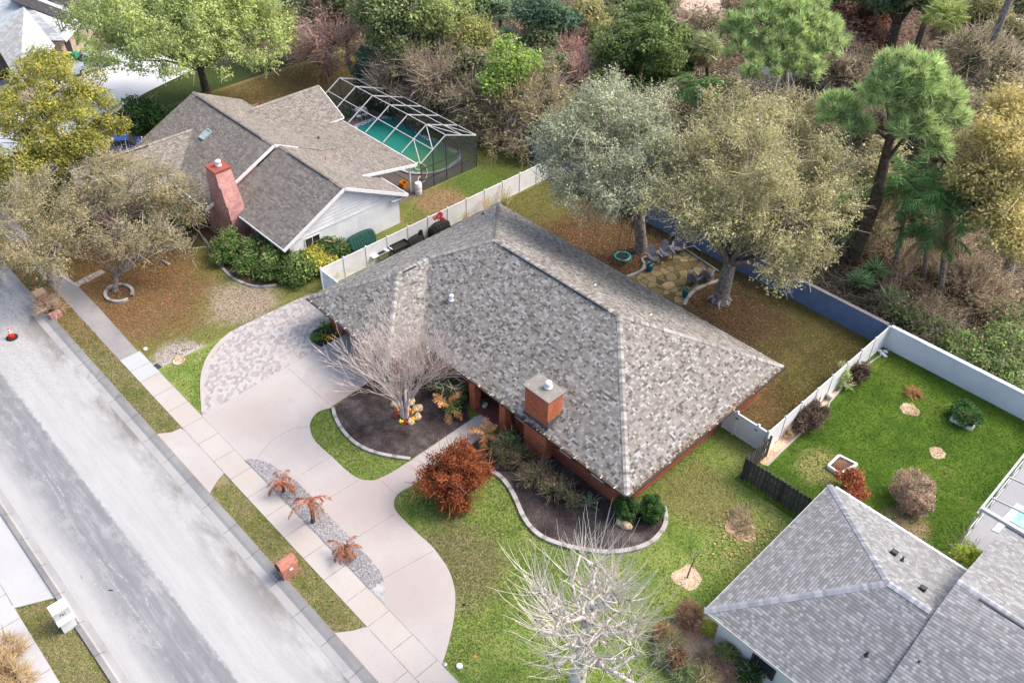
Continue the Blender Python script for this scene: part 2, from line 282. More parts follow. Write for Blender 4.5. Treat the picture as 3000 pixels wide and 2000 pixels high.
# ------------------------------------------------------------------ mesh building
ORG = {}
def tag(o, label=None, cat=None, group=None, kind=None):
    if label: o['label'] = label
    if cat: o['category'] = cat
    if group: o['group'] = group
    if kind: o['kind'] = kind
    return o
def thing(name, label, cat, loc, group=None):
    o = bpy.data.objects.new(name, None); COL.objects.link(o); o.location = loc; o.empty_display_size = .3
    ORG[o.name] = Vector(loc); return tag(o, label, cat, group)
class MB:
    """collects faces in world metres; UVs are metres along and up each face"""
    def __init__(s): s.v = []; s.f = []; s.m = []; s.t = []
    def poly(s, pts, m=0, t=None):
        i = len(s.v); s.v += [tuple(p) for p in pts]; s.f.append(list(range(i, i+len(pts)))); s.m.append(m); s.t.append(t); return s
    def box(s, x0, y0, z0, x1, y1, z1, m=0, t=None, ang=0, bev=0):
        c = [(x0, y0), (x1, y0), (x1, y1), (x0, y1)]
        if ang:
            cx, cy = (x0+x1)/2, (y0+y1)/2; ca, sa = math.cos(ang), math.sin(ang)
            c = [(cx+(x-cx)*ca-(y-cy)*sa, cy+(x-cx)*sa+(y-cy)*ca) for x, y in c]
        return s.prism(c, z0, z1, m, t, bev)
    def prism(s, c, z0, z1, m=0, t=None, bev=0):
        ar = sum(c[i][0]*c[(i+1) % len(c)][1]-c[(i+1) % len(c)][0]*c[i][1] for i in range(len(c)))
        if ar < 0: c = c[::-1]
        n = len(c); i = len(s.v)
        zt = z1-bev
        s.v += [(x, y, z0) for x, y, *_ in c]+[(x, y, zt) for x, y, *_ in c]
        if bev:
            cx = sum(p[0] for p in c)/n; cy = sum(p[1] for p in c)/n
            def sh(x, y):
                d = math.hypot(x-cx, y-cy) or 1; kf = max(0, 1-bev*1.3/d); return (cx+(x-cx)*kf, cy+(y-cy)*kf, z1)
            s.v += [sh(p[0], p[1]) for p in c]
        fs = [list(range(i+n-1, i-1, -1))]+[[i+k, i+(k+1) % n, i+n+(k+1) % n, i+n+k] for k in range(n)]
        if bev:
            fs += [[i+n+k, i+n+(k+1) % n, i+2*n+(k+1) % n, i+2*n+k] for k in range(n)]+[list(range(i+2*n, i+3*n))]
        else: fs += [list(range(i+n, i+2*n))]
        s.f += fs; s.m += [m]*len(fs); s.t += [t]*len(fs); return s
    def beam(s, a, b, w, h=None, m=0, t=None):
        """rectangular bar between two points"""
        a, b = Vector(a), Vector(b); h = h or w; d = (b-a)
        if d.length < 1e-6: return s
        d.normalize(); u = Vector((0, 0, 1)) if abs(d.z) < .95 else Vector((1, 0, 0))
        r = d.cross(u).normalized(); u = r.cross(d)
        i = len(s.v)
        for p in (a, b):
            for (sx, sy) in ((-1, -1), (1, -1), (1, 1), (-1, 1)): s.v.append(tuple(p+r*sx*w/2+u*sy*h/2))
        fs = [[i, i+1, i+2, i+3][::1], [i+7, i+6, i+5, i+4], [i, i+4, i+5, i+1], [i+1, i+5, i+6, i+2], [i+2, i+6, i+7, i+3], [i+3, i+7, i+4, i]]
        s.f += fs; s.m += [m]*6; s.t += [t]*6; return s
    def lathe(s, c, prof, n=14, m=0, t=None, sx=1, sy=1, rot=0, cap=True):
        """prof: list of (radius, z) from the bottom up"""
        i = len(s.v); c = Vector(c)
        for r, z in prof:
            for k in range(n):
                a = 2*math.pi*k/n; x, y = r*math.cos(a)*sx, r*math.sin(a)*sy
                s.v.append((c.x+x*math.cos(rot)-y*math.sin(rot), c.y+x*math.sin(rot)+y*math.cos(rot), c.z+z))
        q = len(prof)
        for j in range(q-1):
            for k in range(n):
                s.f.append([i+j*n+k, i+j*n+(k+1) % n, i+(j+1)*n+(k+1) % n, i+(j+1)*n+k]); s.m.append(m); s.t.append(t)
        if cap:
            s.f.append([i+k for k in range(n)][::-1]); s.m.append(m); s.t.append(t)
            s.f.append([i+(q-1)*n+k for k in range(n)]); s.m.append(m); s.t.append(t)
        return s
    def tube(s, pts, rad, n=5, m=0, t=None):
        pts = [Vector(p) for p in pts]; i = len(s.v); q = len(pts)
        for j, p in enumerate(pts):
            d = (pts[min(j+1, q-1)]-pts[max(j-1, 0)]); d = d.normalized() if d.length > 1e-6 else Vector((0, 0, 1))
            u = Vector((1, 0, 0)) if abs(d.x) < .8 else Vector((0, 1, 0)); r = d.cross(u).normalized(); v = d.cross(r)
            rr = rad[j] if isinstance(rad, (list, tuple)) else rad
            for k in range(n):
                a = 2*math.pi*k/n; s.v.append(tuple(p+r*math.cos(a)*rr+v*math.sin(a)*rr))
        for j in range(q-1):
            for k in range(n):
                s.f.append([i+j*n+k, i+j*n+(k+1) % n, i+(j+1)*n+(k+1) % n, i+(j+1)*n+k]); s.m.append(m); s.t.append(t)
        s.f.append([i+(q-1)*n+k for k in range(n)]); s.m.append(m); s.t.append(t)
        return s
    def blob(s, c, r, seed=0, m=0, t=None, n=10, rings=7, amp=.18):
        rg = random.Random(seed); ph = [rg.uniform(0, 6.28) for _ in range(6)]; c = Vector(c); i = len(s.v)
        for j in range(rings+1):
            th = math.pi*j/rings
            for k in range(n):
                a = 2*math.pi*k/n
                q = 1+amp*(math.sin(2*a+ph[0])*math.sin(th)+.6*math.sin(3*a+2*th+ph[1])+.5*math.sin(5*a+ph[2]-3*th))
                s.v.append((c.x+r[0]*q*math.sin(th)*math.cos(a), c.y+r[1]*q*math.sin(th)*math.sin(a), c.z-r[2]*math.cos(th)*(1+amp*.4*math.sin(4*a+ph[3]))))
        for j in range(rings):
            for k in range(n):
                s.f.append([i+j*n+k, i+j*n+(k+1) % n, i+(j+1)*n+(k+1) % n, i+(j+1)*n+k]); s.m.append(m); s.t.append(t)
        return s
    def build(s, name, mats, parent=None, smooth=False, top=None):
        if not isinstance(mats, (list, tuple)): mats = [mats]
        if parent is not None:
            r = parent
            while r.parent is not None: r = r.parent
            org = ORG[r.name]; off = org
        else:
            a = np.array(s.v); org = Vector(((a[:, 0].min()+a[:, 0].max())/2, (a[:, 1].min()+a[:, 1].max())/2, a[:, 2].min())); off = org
            if top == 'world': org = off = Vector((0, 0, 0))
        me = bpy.data.meshes.new(name); me.from_pydata([(x-off.x, y-off.y, z-off.z) for x, y, z in s.v], [], s.f)
        for mt in mats: me.materials.append(MT[mt] if isinstance(mt, str) else mt)
        me.polygons.foreach_set('material_index', s.m)
        uvl = me.uv_layers.new(name='UVMap'); uv = np.zeros(len(me.loops)*2)
        for p in me.polygons:
            n = p.normal
            if abs(n.z) > .999: u, v = Vector((1, 0, 0)), Vector((0, 1, 0))
            else:
                u = Vector((0, 0, 1)).cross(n).normalized(); v = n.cross(u)
                if v.z < 0: v = -v
            for li in p.loop_indices:
                co = me.vertices[me.loops[li].vertex_index].co + off
                uv[2*li] = co.dot(u)+40; uv[2*li+1] = co.dot(v)+40
        uvl.data.foreach_set('uv', uv)
        if any(t is not None for t in s.t):
            at = me.attributes.new('tint', 'FLOAT_COLOR', 'CORNER'); arr = []
            for p, t in zip(me.polygons, s.t):
                t = t or (.5, .5, .5)
                arr += [t[0], t[1], t[2], 1.0]*p.loop_total
            at.data.foreach_set('color', arr)
        if smooth: me.polygons.foreach_set('use_smooth', [True]*len(me.polygons))
        o = bpy.data.objects.new(name, me); COL.objects.link(o); o.location = org if parent is None else (0, 0, 0)
        if parent is not None:
            o.parent = parent
            if parent.type == 'MESH' and parent.parent is None: o.location = (0, 0, 0)
        else: ORG[o.name] = Vector(org)
        return o
def crom(pts, n=8, closed=False):
    """smooth curve through points"""
    P = [Vector(p) for p in pts]; out = []; q = len(P)
    rng = range(q if closed else q-1)
    for i in rng:
        if closed: a, b, c, d = P[(i-1) % q], P[i], P[(i+1) % q], P[(i+2) % q]
        else: a, b, c, d = P[max(i-1, 0)], P[i], P[i+1], P[min(i+2, q-1)]
        for k in range(n):
            t = k/n; out.append(.5*((2*b)+(c-a)*t+(2*a-5*b+4*c-d)*t*t+(3*b-a-3*c+d)*t**3))
    if not closed: out.append(P[-1])
    return out
def sheet(name, pts, z, m, kind='structure', label=None):
    b = MB(); c = [(p[0], p[1]) for p in pts]
    ar = sum(c[i][0]*c[(i+1) % len(c)][1]-c[(i+1) % len(c)][0]*c[i][1] for i in range(len(c)))
    if ar < 0: c = c[::-1]
    b.poly([(x, y, z) for x, y in c]); o = b.build(name, m, top='world'); return tag(o, label, None, None, kind)
def slabp(name, pts, z0, z1, m, kind='structure', label=None):
    b = MB(); b.prism([(p[0], p[1]) for p in pts], z0, z1); return tag(b.build(name, m, top='world'), label, None, None, kind)
def curbing(name, path, w_, z0, z1, m, label, cat='garden edging', joints=True):
    b = MB(); P = [Vector((p[0], p[1], 0)) for p in path]; q = len(P); Lp, Rp = [], []
    for j, p in enumerate(P):
        d = (P[min(j+1, q-1)]-P[max(j-1, 0)]).normalized(); nrm = Vector((-d.y, d.x, 0)); Lp.append(p+nrm*w_/2); Rp.append(p-nrm*w_/2)
    for j in range(q-1):
        a, c, d, e = Lp[j], Lp[j+1], Rp[j+1], Rp[j]; rg = random.Random(j); g = rg.uniform(.3, .36); t = (g*1.05, g, g*.95)
        if joints and j % 4 == 0: t = (.22, .21, .19)
        b.poly([(e.x, e.y, z1), (d.x, d.y, z1), (c.x, c.y, z1), (a.x, a.y, z1)], 0, t)
        b.poly([(a.x, a.y, z0), (a.x, a.y, z1), (c.x, c.y, z1), (c.x, c.y, z0)], 0, t)
        b.poly([(e.x, e.y, z1), (e.x, e.y, z0), (d.x, d.y, z0), (d.x, d.y, z1)], 0, t)
    return tag(b.build(name, m, top='world'), label, cat)

# ------------------------------------------------------------------ foliage
def quads_obj(name, V, tintc, parent, mat, vpf=4, world=False):
    """V: (N*vpf,3) world; tintc (N,3)"""
    n = len(V)//vpf
    if parent is not None:
        r = parent
        while r.parent is not None: r = r.parent
        off = np.array(ORG[r.name])
    else: off = np.zeros(3)
    me = bpy.data.meshes.new(name); me.vertices.add(n*vpf); me.vertices.foreach_set('co', (V-off).astype(np.float32).ravel())
    me.loops.add(n*vpf); me.loops.foreach_set('vertex_index', np.arange(n*vpf, dtype=np.int32))
    me.polygons.add(n); me.polygons.foreach_set('loop_start', np.arange(0, n*vpf, vpf, dtype=np.int32))
    me.update(calc_edges=True)
    at = me.attributes.new('tint', 'FLOAT_COLOR', 'POINT')
    c = np.repeat(np.c_[tintc, np.ones(n)], vpf, axis=0); at.data.foreach_set('color', c.astype(np.float32).ravel())
    me.materials.append(MT[mat] if isinstance(mat, str) else mat)
    o = bpy.data.objects.new(name, me); COL.objects.link(o)
    if parent is not None: o.parent = parent
    else: ORG[o.name] = Vector((0, 0, 0))
    return o
def nrmz(a): return a/np.maximum(np.linalg.norm(a, axis=1, keepdims=True), 1e-9)
def leafquads(rg, P, size, upb=.5, out=None, elong=1.5):
    n = len(P); N = rg.normal(size=(n, 3)); N[:, 2] = np.abs(N[:, 2])+upb
    if out is not None: N += out*.8
    N = nrmz(N); T = nrmz(np.cross(N, rg.normal(size=(n, 3)))); B = np.cross(N, T)
    s = (size*rg.uniform(.6, 1.35, n))[:, None]; a = T*s*elong*.5; b = B*s*.5
    V = np.stack([P-a, P+b*.9, P+a, P-b*.9], 1).reshape(-1, 3); return V
def stickquads(rg, A, Bp, w_):
    """thin flat sticks from A to B"""
    n = len(A); d = nrmz(Bp-A); s = nrmz(np.cross(d, rg.normal(size=(n, 3))))*(w_*rg.uniform(.6, 1.4, n))[:, None]*.5
    return np.stack([A-s, A+s, Bp+s*.35, Bp-s*.35], 1).reshape(-1, 3)
def pick(rg, cols, n, var=.25):
    C = np.array([c[:3] for c in cols]); w_ = np.array([c[3] if len(c) > 3 else 1 for c in cols], float); w_ /= w_.sum()
    i = rg.choice(len(C), n, p=w_); C = C*(np.minimum(1, (.28+(C.max(1)-.28)*.4)/C.max(1)))[:, None] if C.max() > .28 else C; return C[i]*np.array([1, .98, .96])*(1+rg.normal(size=(n, 1))*var).clip(.5, 1.6)
def lumps(rg, c, rad, ncl, low=-.45, shell=.62, jag=.22):
    """clump centres through the outer part of an uneven crown"""
    u = nrmz(rg.normal(size=(ncl*3, 3))); u = u[u[:, 2] > low][:ncl]
    ph = rg.uniform(0, 6.28, 5)
    az = np.arctan2(u[:, 1], u[:, 0])
    f = 1+jag*(np.sin(2*az+ph[0])*.5+np.sin(3*az+ph[1]+u[:, 2]*3)*.5+np.sin(5*az+ph[2]-u[:, 2]*4)*.4)
    k = shell+(1.0-shell)*rg.uniform(0, 1, len(u))**.6
    k *= np.where(rg.uniform(size=len(u)) < .12, rg.uniform(.4, .8, len(u)), 1)
    return np.array(c)+u*np.array(rad)*(k*f)[:, None], u
def crown(parent, seed, lobes, cols, ncl=160, cr_=.9, lpc=110, size=.16, twigs=6, twigcol=(.3, .26, .2), twl=.9, tww=.022, low=-.45, spiky=0.0, flat=.75, shell=.62, name='crown', mat='leaf', droop=0.0, elong=1.5):
    """lobes: (centre, radii) list"""
    rg = np.random.default_rng(seed); V = []; C = []
    vol = np.array([l[1][0]*l[1][1] for l in lobes]); vol = vol/vol.sum()
    for (c, rad), fr in zip(lobes, vol):
        K, U = lumps(rg, c, rad, max(5, int(ncl*fr)), low, shell)
        n = len(K); csc = rg.uniform(.55, 1.35, n)*cr_
        ctone = 1+rg.normal(size=n)*.2
        ci = np.repeat(np.arange(n), (lpc*csc**1.5/cr_**1.5).astype(int).clip(8)); m = len(ci)
        if spiky > 0:
            # leaves strung along shoots that stick out of each clump
            ns = 9; sd = nrmz(U[ci]*.9+np.array([0, 0, .55-droop])+rg.normal(size=(m, 3))*0)
            shoot = rg.integers(0, ns, m); h = np.abs(np.sin(ci*12.9898+shoot*78.233+np.array([[0], [2.1], [4.7]])).T*43758.5) % 1
            sdv = nrmz(sd+(h-.5)*1.9); t = rg.uniform(0, 1, m)**.7
            off = sdv*(t*csc[ci]*1.3)[:, None]+rg.normal(size=(m, 3))*.1*cr_
            Q = rg.normal(size=(m, 3)); Q = nrmz(Q)*(rg.uniform(0, 1, m)**.4)[:, None]*csc[ci][:, None]*np.array([1, 1, flat])
            off = np.where((rg.uniform(size=m) < spiky)[:, None], off, Q)
        else:
            Q = rg.normal(size=(m, 3)); off = nrmz(Q)*(rg.uniform(0, 1, m)**.4)[:, None]*csc[ci][:, None]*np.array([1, 1, flat])
        P = K[ci]+off; P[:, 2] = np.maximum(P[:, 2], .05)
        V.append(leafquads(rg, P, np.full(m, size), .45, nrmz(off), elong)); C.append(pick(rg, cols, m, .14)*ctone[ci][:, None].clip(.6, 1.4))
        if twigs:
            ti = np.repeat(np.arange(n), twigs); d = nrmz(U[ti]+rg.normal(size=(len(ti), 3))*.75+np.array([0, 0, .25-droop]))
            A = K[ti]+rg.normal(size=(len(ti), 3))*.3*cr_; Bq = A+d*(twl*rg.uniform(.5, 1.4, len(ti)))[:, None]
            V.append(stickquads(rg, A, Bq, np.full(len(ti), tww*2))); C.append(pick(rg, [twigcol], len(ti), .2))
    return quads_obj(name, np.concatenate(V), np.concatenate(C), parent, mat)
def limbs(parent, base, lobes, r0, seed, mat='bark', n=9, name='trunk', lean=(0, 0), fork=.35):
    rg = random.Random(seed); b = MB(); base = Vector(base)
    c = sum((Vector(l[0]) for l in lobes), Vector())/len(lobes); top = Vector((base.x*.85+c.x*.15, base.y*.85+c.y*.15, c.z*fork+.3))
    mid = base.lerp(top, .5)+Vector((lean[0], lean[1], 0))
    b.tube([base-Vector((0, 0, .1)), base+Vector((0, 0, .25)), mid, top], [r0*1.7, r0*1.15, r0*.95, r0*.8], 9)
    for i in range(n):
        l = lobes[i % len(lobes)]; a = rg.uniform(0, 6.28); e = rg.uniform(.2, .9)
        tip = Vector(l[0])+Vector((math.cos(a)*l[1][0]*.85, math.sin(a)*l[1][1]*.85, l[1][2]*(e-.45)))
        m1 = top.lerp(tip, .45)+Vector((rg.uniform(-.5, .5), rg.uniform(-.5, .5), rg.uniform(0, .8)))
        b.tube([top-Vector((0, 0, .2)), m1, tip], [r0*.5, r0*.27, r0*.06], 5)
        for q in range(2):
            t2 = tip+Vector((rg.uniform(-1.6, 1.6), rg.uniform(-1.6, 1.6), rg.uniform(-.3, 1.3))); b.tube([m1, m1.lerp(t2, .6)+Vector((0, 0, .2)), t2], [r0*.2, r0*.1, r0*.03], 4)
    return b.build(name, mat, parent, True)

# ------------------------------------------------------------------ ground, street, paving
sheet('ground', [(-420, -150), (250, -150), (250, 420), (-420, 420)], 0, 'ground')
sheet('lawn_front', [(-43.6, 12.4), (6, 12.4), (6, 34), (-43.6, 34)], .03, 'lawn_front')
sheet('lawn_back', [(-43.5, 34.003), (-14.05, 34.003), (-14.05, 47.7), (-43.5, 47.7)], .032, 'lawn_back')
sheet('lawn_right', [(-14.04, 31.3), (6, 31.3), (6, 47.7), (-14.04, 47.7)], .036, 'lawn_right')
sheet('lawn_left', [(-76.5, 12.4), (-43.61, 12.4), (-43.51, 47.8), (-76.5, 50)], .03, 'lawn_left')
sheet('verge', [(-80, 9.8), (3, 9.8), (3, 11.25), (-80, 11.25)], .03, 'lawn_verge')
sheet('verge_far', [(-32.9, -.2), (-5, -.2), (-5, 1.5), (-32.9, 1.5)], .03, 'lawn_verge')
sheet('verge_far_end', [(-60, -.2), (-40.2, -.2), (-39.4, 1.5), (-60, 1.5)], .03, 'lawn_verge')
sheet('street', [(-140, 1.9), (30, 1.9), (30, 9.12), (-140, 9.12)], .02, 'road')
b = MB()
for zm in (((880, 440), (990, 590), (1100, 730), (1200, 860), (1300, 990), (1390, 1110), (1480, 1230)), ((950, 430), (1010, 490), (1080, 560), (1180, 640)), ((835, 630), (910, 680), (990, 750)), ((900, 890), (980, 935), (1100, 945)), ((915, 430), (950, 480)), ((1340, 780), (1360, 860)), ((400, -345), (480, -230), (560, -90)), ((435, -365), (520, -250), (600, -130)), ((740, 580), (760, 620)), ((1180, 1130), (1330, 1210), (1450, 1250)), ((1040, 720), (1000, 715), (1080, 725)), ((560, 1340), (640, 1400), (700, 1480))):
    q = [G(x/3.136, 1500+y/3.136) for x, y in zm]; rg = random.Random(len(zm)+int(zm[0][0]))
    for p_, r_ in zip(q, q[1:]):
        d = (r_-p_).normalized(); n = Vector((-d.y, d.x, 0))*rg.uniform(.02, .045); b.poly([(v.x, v.y, .026) for v in (p_-n, r_-n*.8, r_+n*.8, p_+n)])
tag(b.build('street_scuff', plain('pale_scuff', (.29, .29, .295), .9, .3, 6), top='world'), None, None, None, 'structure')
def kerb(name, y0, y1, s):
    b = MB(); n = 60; x0, x1 = -110, 20; st = (x1-x0)/n
    for i in range(n):
        a, c = x0+i*st+.012, x0+(i+1)*st-.012; m = y0+s*(y1-y0)*.55
        e0, e1 = (y0, y1) if s > 0 else (y1, y0)
        # gutter apron, sloped face, raised back
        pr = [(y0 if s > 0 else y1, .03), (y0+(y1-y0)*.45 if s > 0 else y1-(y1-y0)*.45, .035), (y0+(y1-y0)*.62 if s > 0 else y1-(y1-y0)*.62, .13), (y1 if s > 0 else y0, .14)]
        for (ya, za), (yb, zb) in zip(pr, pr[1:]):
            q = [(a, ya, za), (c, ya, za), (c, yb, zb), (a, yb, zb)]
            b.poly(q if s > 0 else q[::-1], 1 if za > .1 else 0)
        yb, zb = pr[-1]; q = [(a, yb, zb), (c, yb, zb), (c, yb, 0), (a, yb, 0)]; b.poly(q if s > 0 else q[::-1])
    return tag(b.build(name, ['kerb', 'kerb_back'], top='world'), None, None, None, 'structure')
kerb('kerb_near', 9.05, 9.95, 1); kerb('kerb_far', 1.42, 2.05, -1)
def paving(name, pts, z, m, joints=(), jw=.035):
    b = MB(); c = [(p[0], p[1]) for p in pts]
    ar = sum(c[i][0]*c[(i+1) % len(c)][1]-c[(i+1) % len(c)][0]*c[i][1] for i in range(len(c)))
    if ar < 0: c = c[::-1]
    b.poly([(x, y, z) for x, y in c])
    for (a, e) in joints:
        a, e = Vector((a[0], a[1], 0)), Vector((e[0], e[1], 0)); d = (e-a).normalized(); n = Vector((-d.y, d.x, 0))*jw/2
        q = [a-n, e-n, e+n, a+n]; b.poly([(p.x, p.y, z+.004) for p in q], 1)
    return tag(b.build(name, [m, 'joint'], top='world'), None, None, None, 'structure')
SY0, SY1 = 11.25, 12.55
def xs(a, b_, st): return [a+i*st for i in range(int((b_-a)/st)+1)]
paving('sidewalk', [(-43.2, SY0), (3, SY0), (3, SY1), (-43.2, SY1)], .06, 'walk', [((x, SY0), (x, SY1)) for x in xs(-41.5, 2, 1.75)]+[((-43.2, SY1), (3, SY1)), ((-37.9, SY0), (-32.6, SY0)), ((-20.3, SY0), (0, SY0))])
paving('sidewalk_new_slabs', [(-45.9, SY0), (-43.2, SY0), (-43.2, SY1), (-45.9, SY1)], .063, 'walk_new', [((-44.5, SY0), (-44.5, SY1)), ((-43.22, SY0), (-43.22, SY1))])
paving('sidewalk_old', [(-90, SY0+.05), (-45.9, SY0), (-45.9, SY1-.1), (-52, SY1+.05), (-90, SY1)], .055, 'walk_old', [((x, SY0), (x, SY1)) for x in xs(-80, -46.5, 1.75)])
paving('sidewalk_far', [(-80, -1.42), (-5, -1.42), (-5, -.2), (-80, -.2)], .06, 'walk_far', [((x, -1.42), (x, -.2)) for x in xs(-60, -6, 1.75)]+[((-40.2, -.2), (-32.9, -.2))])
paving('driveway_far', [(-40.2, -.2), (-32.7, -.2), (-31.9, 1.5), (-39.5, 1.5)], .058, 'walk_far')
paving('driveway_far_inner', [(-40.2, -6), (-33.4, -6), (-33.4, -1.42), (-40.2, -1.42)], .058, 'walk_far', [((-40.2, -3.1), (-33.4, -3.1))])
tag(sheet('dry_bed_far', [(-33.4, -8), (-20, -8), (-20, -1.45), (-33.4, -1.45)], .03, 'mulch_r'), None)
# aprons between the verge and the kerb
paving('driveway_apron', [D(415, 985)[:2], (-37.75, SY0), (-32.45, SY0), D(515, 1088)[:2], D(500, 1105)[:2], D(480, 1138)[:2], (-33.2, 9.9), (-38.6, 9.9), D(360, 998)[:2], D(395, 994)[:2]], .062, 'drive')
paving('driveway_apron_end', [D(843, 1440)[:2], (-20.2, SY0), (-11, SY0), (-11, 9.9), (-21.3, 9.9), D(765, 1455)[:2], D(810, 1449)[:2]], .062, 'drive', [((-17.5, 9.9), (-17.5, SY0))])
outer = [D(*p) for p in ((950, 1115), (927, 1127), (912, 1138), (905, 1155), (910, 1175), (932, 1199), (962, 1228), (990, 1253), (1010, 1278), (1028, 1305), (1040, 1335), (1046, 1370), (1044, 1410), (1037, 1450), (1027, 1490), (1015, 1528))]
outer = crom(outer, 3)
isl_low = [D(*p) for p in ((865, 1103), (840, 1104), (818, 1097), (790, 1076), (765, 1052), (738, 1028), (720, 1008), (712, 985), (714, 970), (726, 951), (745, 942), (762, 938))]
isl_low = crom(isl_low, 3)
drv = [(-38.13, 12.55), G(942, 1019), G(1003, 985), (-38.6, 23.0), (-33.3, 23.0), G(1107, 1104), D(762, 935)] + isl_low[::-1] + [D(900, 1086), D(945, 1058), D(1080, 966), D(1105, 952), D(1145, 975), D(1115, 1000), D(1085, 1020)] + outer + [(-16.9, 12.55)]
cz = lambda x, y: G(x/.896, 1000+y/.896)
jn = [(cz(757, 72), cz(866, 168)), (cz(945, 364), cz(835, 430)), (cz(868, 304), cz(790, 352)), (cz(1036, 455), cz(940, 514)), (cz(1138, 551), cz(1005, 624)), (cz(1002, 368), cz(1042, 404)), (cz(1100, 316), cz(1118, 335)), (cz(1195, 232), cz(1222, 258)), (cz(677, 307), cz(712, 262)), (cz(712, 262), cz(772, 229)), (cz(772, 229), cz(812, 225))]
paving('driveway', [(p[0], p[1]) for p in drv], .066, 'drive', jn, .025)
pav = [D(463, 948), D(462, 915), D(460, 885), D(463, 855), D(475, 822), D(497, 792), D(530, 763), D(575, 740), D(640, 708), D(712, 672), D(800, 640), G(1090, 850)]
pv = crom([D(463, 948), D(461, 915), D(460, 885), D(463, 855), D(475, 822), D(497, 792), D(530, 763), D(575, 741)], 3)+[D(640, 709), D(712, 676), (-42, 26.5), (-38.6, 26.5), (-38.6, 23.2), G(1003, 985), G(942, 1019), (-38.13, 12.57)]
paving('paver_drive', [(p[0], p[1]) for p in pv], .07, 'pavers')
paving('paver_border', [(p[0], p[1]) for p in [D(463, 948), D(461, 915), D(460, 885), D(463, 855), D(475, 822), D(497, 792), D(530, 763), D(538, 768), D(505, 797), D(484, 826), D(472, 857), D(469, 885), D(470, 915), D(471, 943)]], .075, 'walk')
for i_, (a, c) in enumerate((((-48.1, 46.2), .0), )): pass
# front beds, gravel, porch walk
cur1 = crom([D(*p) for p in ((765, 938), (770, 958), (782, 982), (800, 1005), (825, 1025), (858, 1040), (900, 1050), (943, 1056))], 4)
bed1 = [(p.x, p.y) for p in cur1]+[tuple(D(1080, 966)[:2]), (-28.3, 24.3), (-28.3, 25.2), (-33, 25.2), tuple(G(1107, 1104)[:2])]
sheet('mulch_bed', bed1, .072, 'mulch')
curbing('bed_edging', cur1, .2, .03, .15, 'tint', 'curved concrete edging between dark mulch and small grass island')
cur2 = crom([D(*p) for p in ((1128, 1083), (1150, 1098), (1170, 1122), (1185, 1150), (1200, 1185), (1218, 1212), (1245, 1235), (1290, 1253), (1345, 1265), (1400, 1270), (1450, 1264), (1490, 1250), (1515, 1228), (1529, 1200), (1525, 1166))], 4)
bed2 = [(p.x, p.y) for p in cur2]+[tuple(D(1500, 1145)[:2]), (-17.0, 25.2), (-25.1, 25.2), (-25.1, 24.4), tuple(D(1085, 1022)[:2])]
sheet('mulch_bed_corner', bed2, .072, 'mulch')
curbing('bed_edging', cur2, .24, .03, .17, 'tint', 'long wavy concrete edging around the corner bed under the main house')
gl = crom([D(*p) for p in ((565, 1058), (582, 1056), (605, 1060), (640, 1078), (680, 1106), (720, 1145), (765, 1195), (810, 1240), (850, 1285), (873, 1315), (883, 1345), (884, 1387))], 3)
sheet('gravel_strip', [(p.x, p.y) for p in gl], .078, 'gravel', 'stuff', 'strip of small white stones along the sidewalk')
bed3 = crom([G(*p) for p in ((990, 940), (940, 960), (915, 975), (912, 995), (925, 1010), (942, 1019))], 3)+[G(1003, 985), (-38.6, 24)]
sheet('mulch_bed_garage', [(p.x, p.y) if hasattr(p, 'x') else p for p in bed3], .079, 'mulch')
# left yard
cl = crom([D(*p) for p in ((465, 545), (478, 562), (492, 588), (508, 612), (530, 636), (560, 652), (595, 660), (636, 656))], 4)
sheet('mulch_bed_left', [(p.x, p.y) for p in cl]+[tuple(D(735, 622)[:2]), (-44.2, 27), (-46.4, 25), (-55, 24.4), (-57, 22)], .05, 'mulch_r')
curbing('bed_edging', cl, .2, .03, .12, 'tint', 'curved grey edging around the shrub bed of the grey roofed neighbour')
paving('front_path_left', [tuple(p[:2]) for p in (D(205, 470), D(225, 470), D(300, 560), D(282, 572))], .06, 'walk_old', [(D(240, 505), D(225, 512))])
paving('stepping_slabs', [tuple(p[:2]) for p in (D(168, 652), D(232, 620), D(243, 627), D(180, 660))], .058, 'walk_far', [(D(190, 641), D(201, 650)), (D(210, 631), D(221, 640))])
tag(sheet('driveway_neighbour', [(-92, 12.6), (-76.5, 12.6), (-77.2, 24), (-80.2, 30), (-82, 36), (-92, 36)], .05, 'bright_drive'), None)
# creek and far clearings
crk = [(-60, 77), (-45, 78.5), (-40, 77.5), (-29, 76), (-18, 72), (0, 64), (6, 58), (20, 55), (20, 61), (4, 66), (-12, 76), (-28, 81), (-40, 82), (-60, 83)]
sheet('water_creek', [D(1600, 180)[:2], D(1700, 165)[:2], D(1900, 195)[:2], D(1985, 300)[:2], D(2060, 305)[:2], D(2250, 350)[:2], D(2350, 400)[:2], D(2350, 330)[:2], D(2230, 290)[:2], D(2040, 240)[:2], D(1960, 250)[:2], D(1880, 150)[:2], D(1700, 130)[:2], D(1600, 150)[:2]][:14] and [(p[0], p[1]) for p in [D(1600, 195), D(1720, 195), D(1850, 225), D(1985, 330), D(2080, 390), D(2200, 400), D(2352, 420), D(2352, 360), D(2200, 330), D(2100, 270), D(1990, 240), D(1880, 180), D(1740, 150), D(1600, 160)]], .02, 'creek')
sheet('sand_clearing', [(p[0], p[1]) for p in [D(1540, 5), D(1560, -20), D(1900, -30), D(1900, 5), D(1820, 25), D(1700, 50), D(1600, 40)]], .02, 'sand')

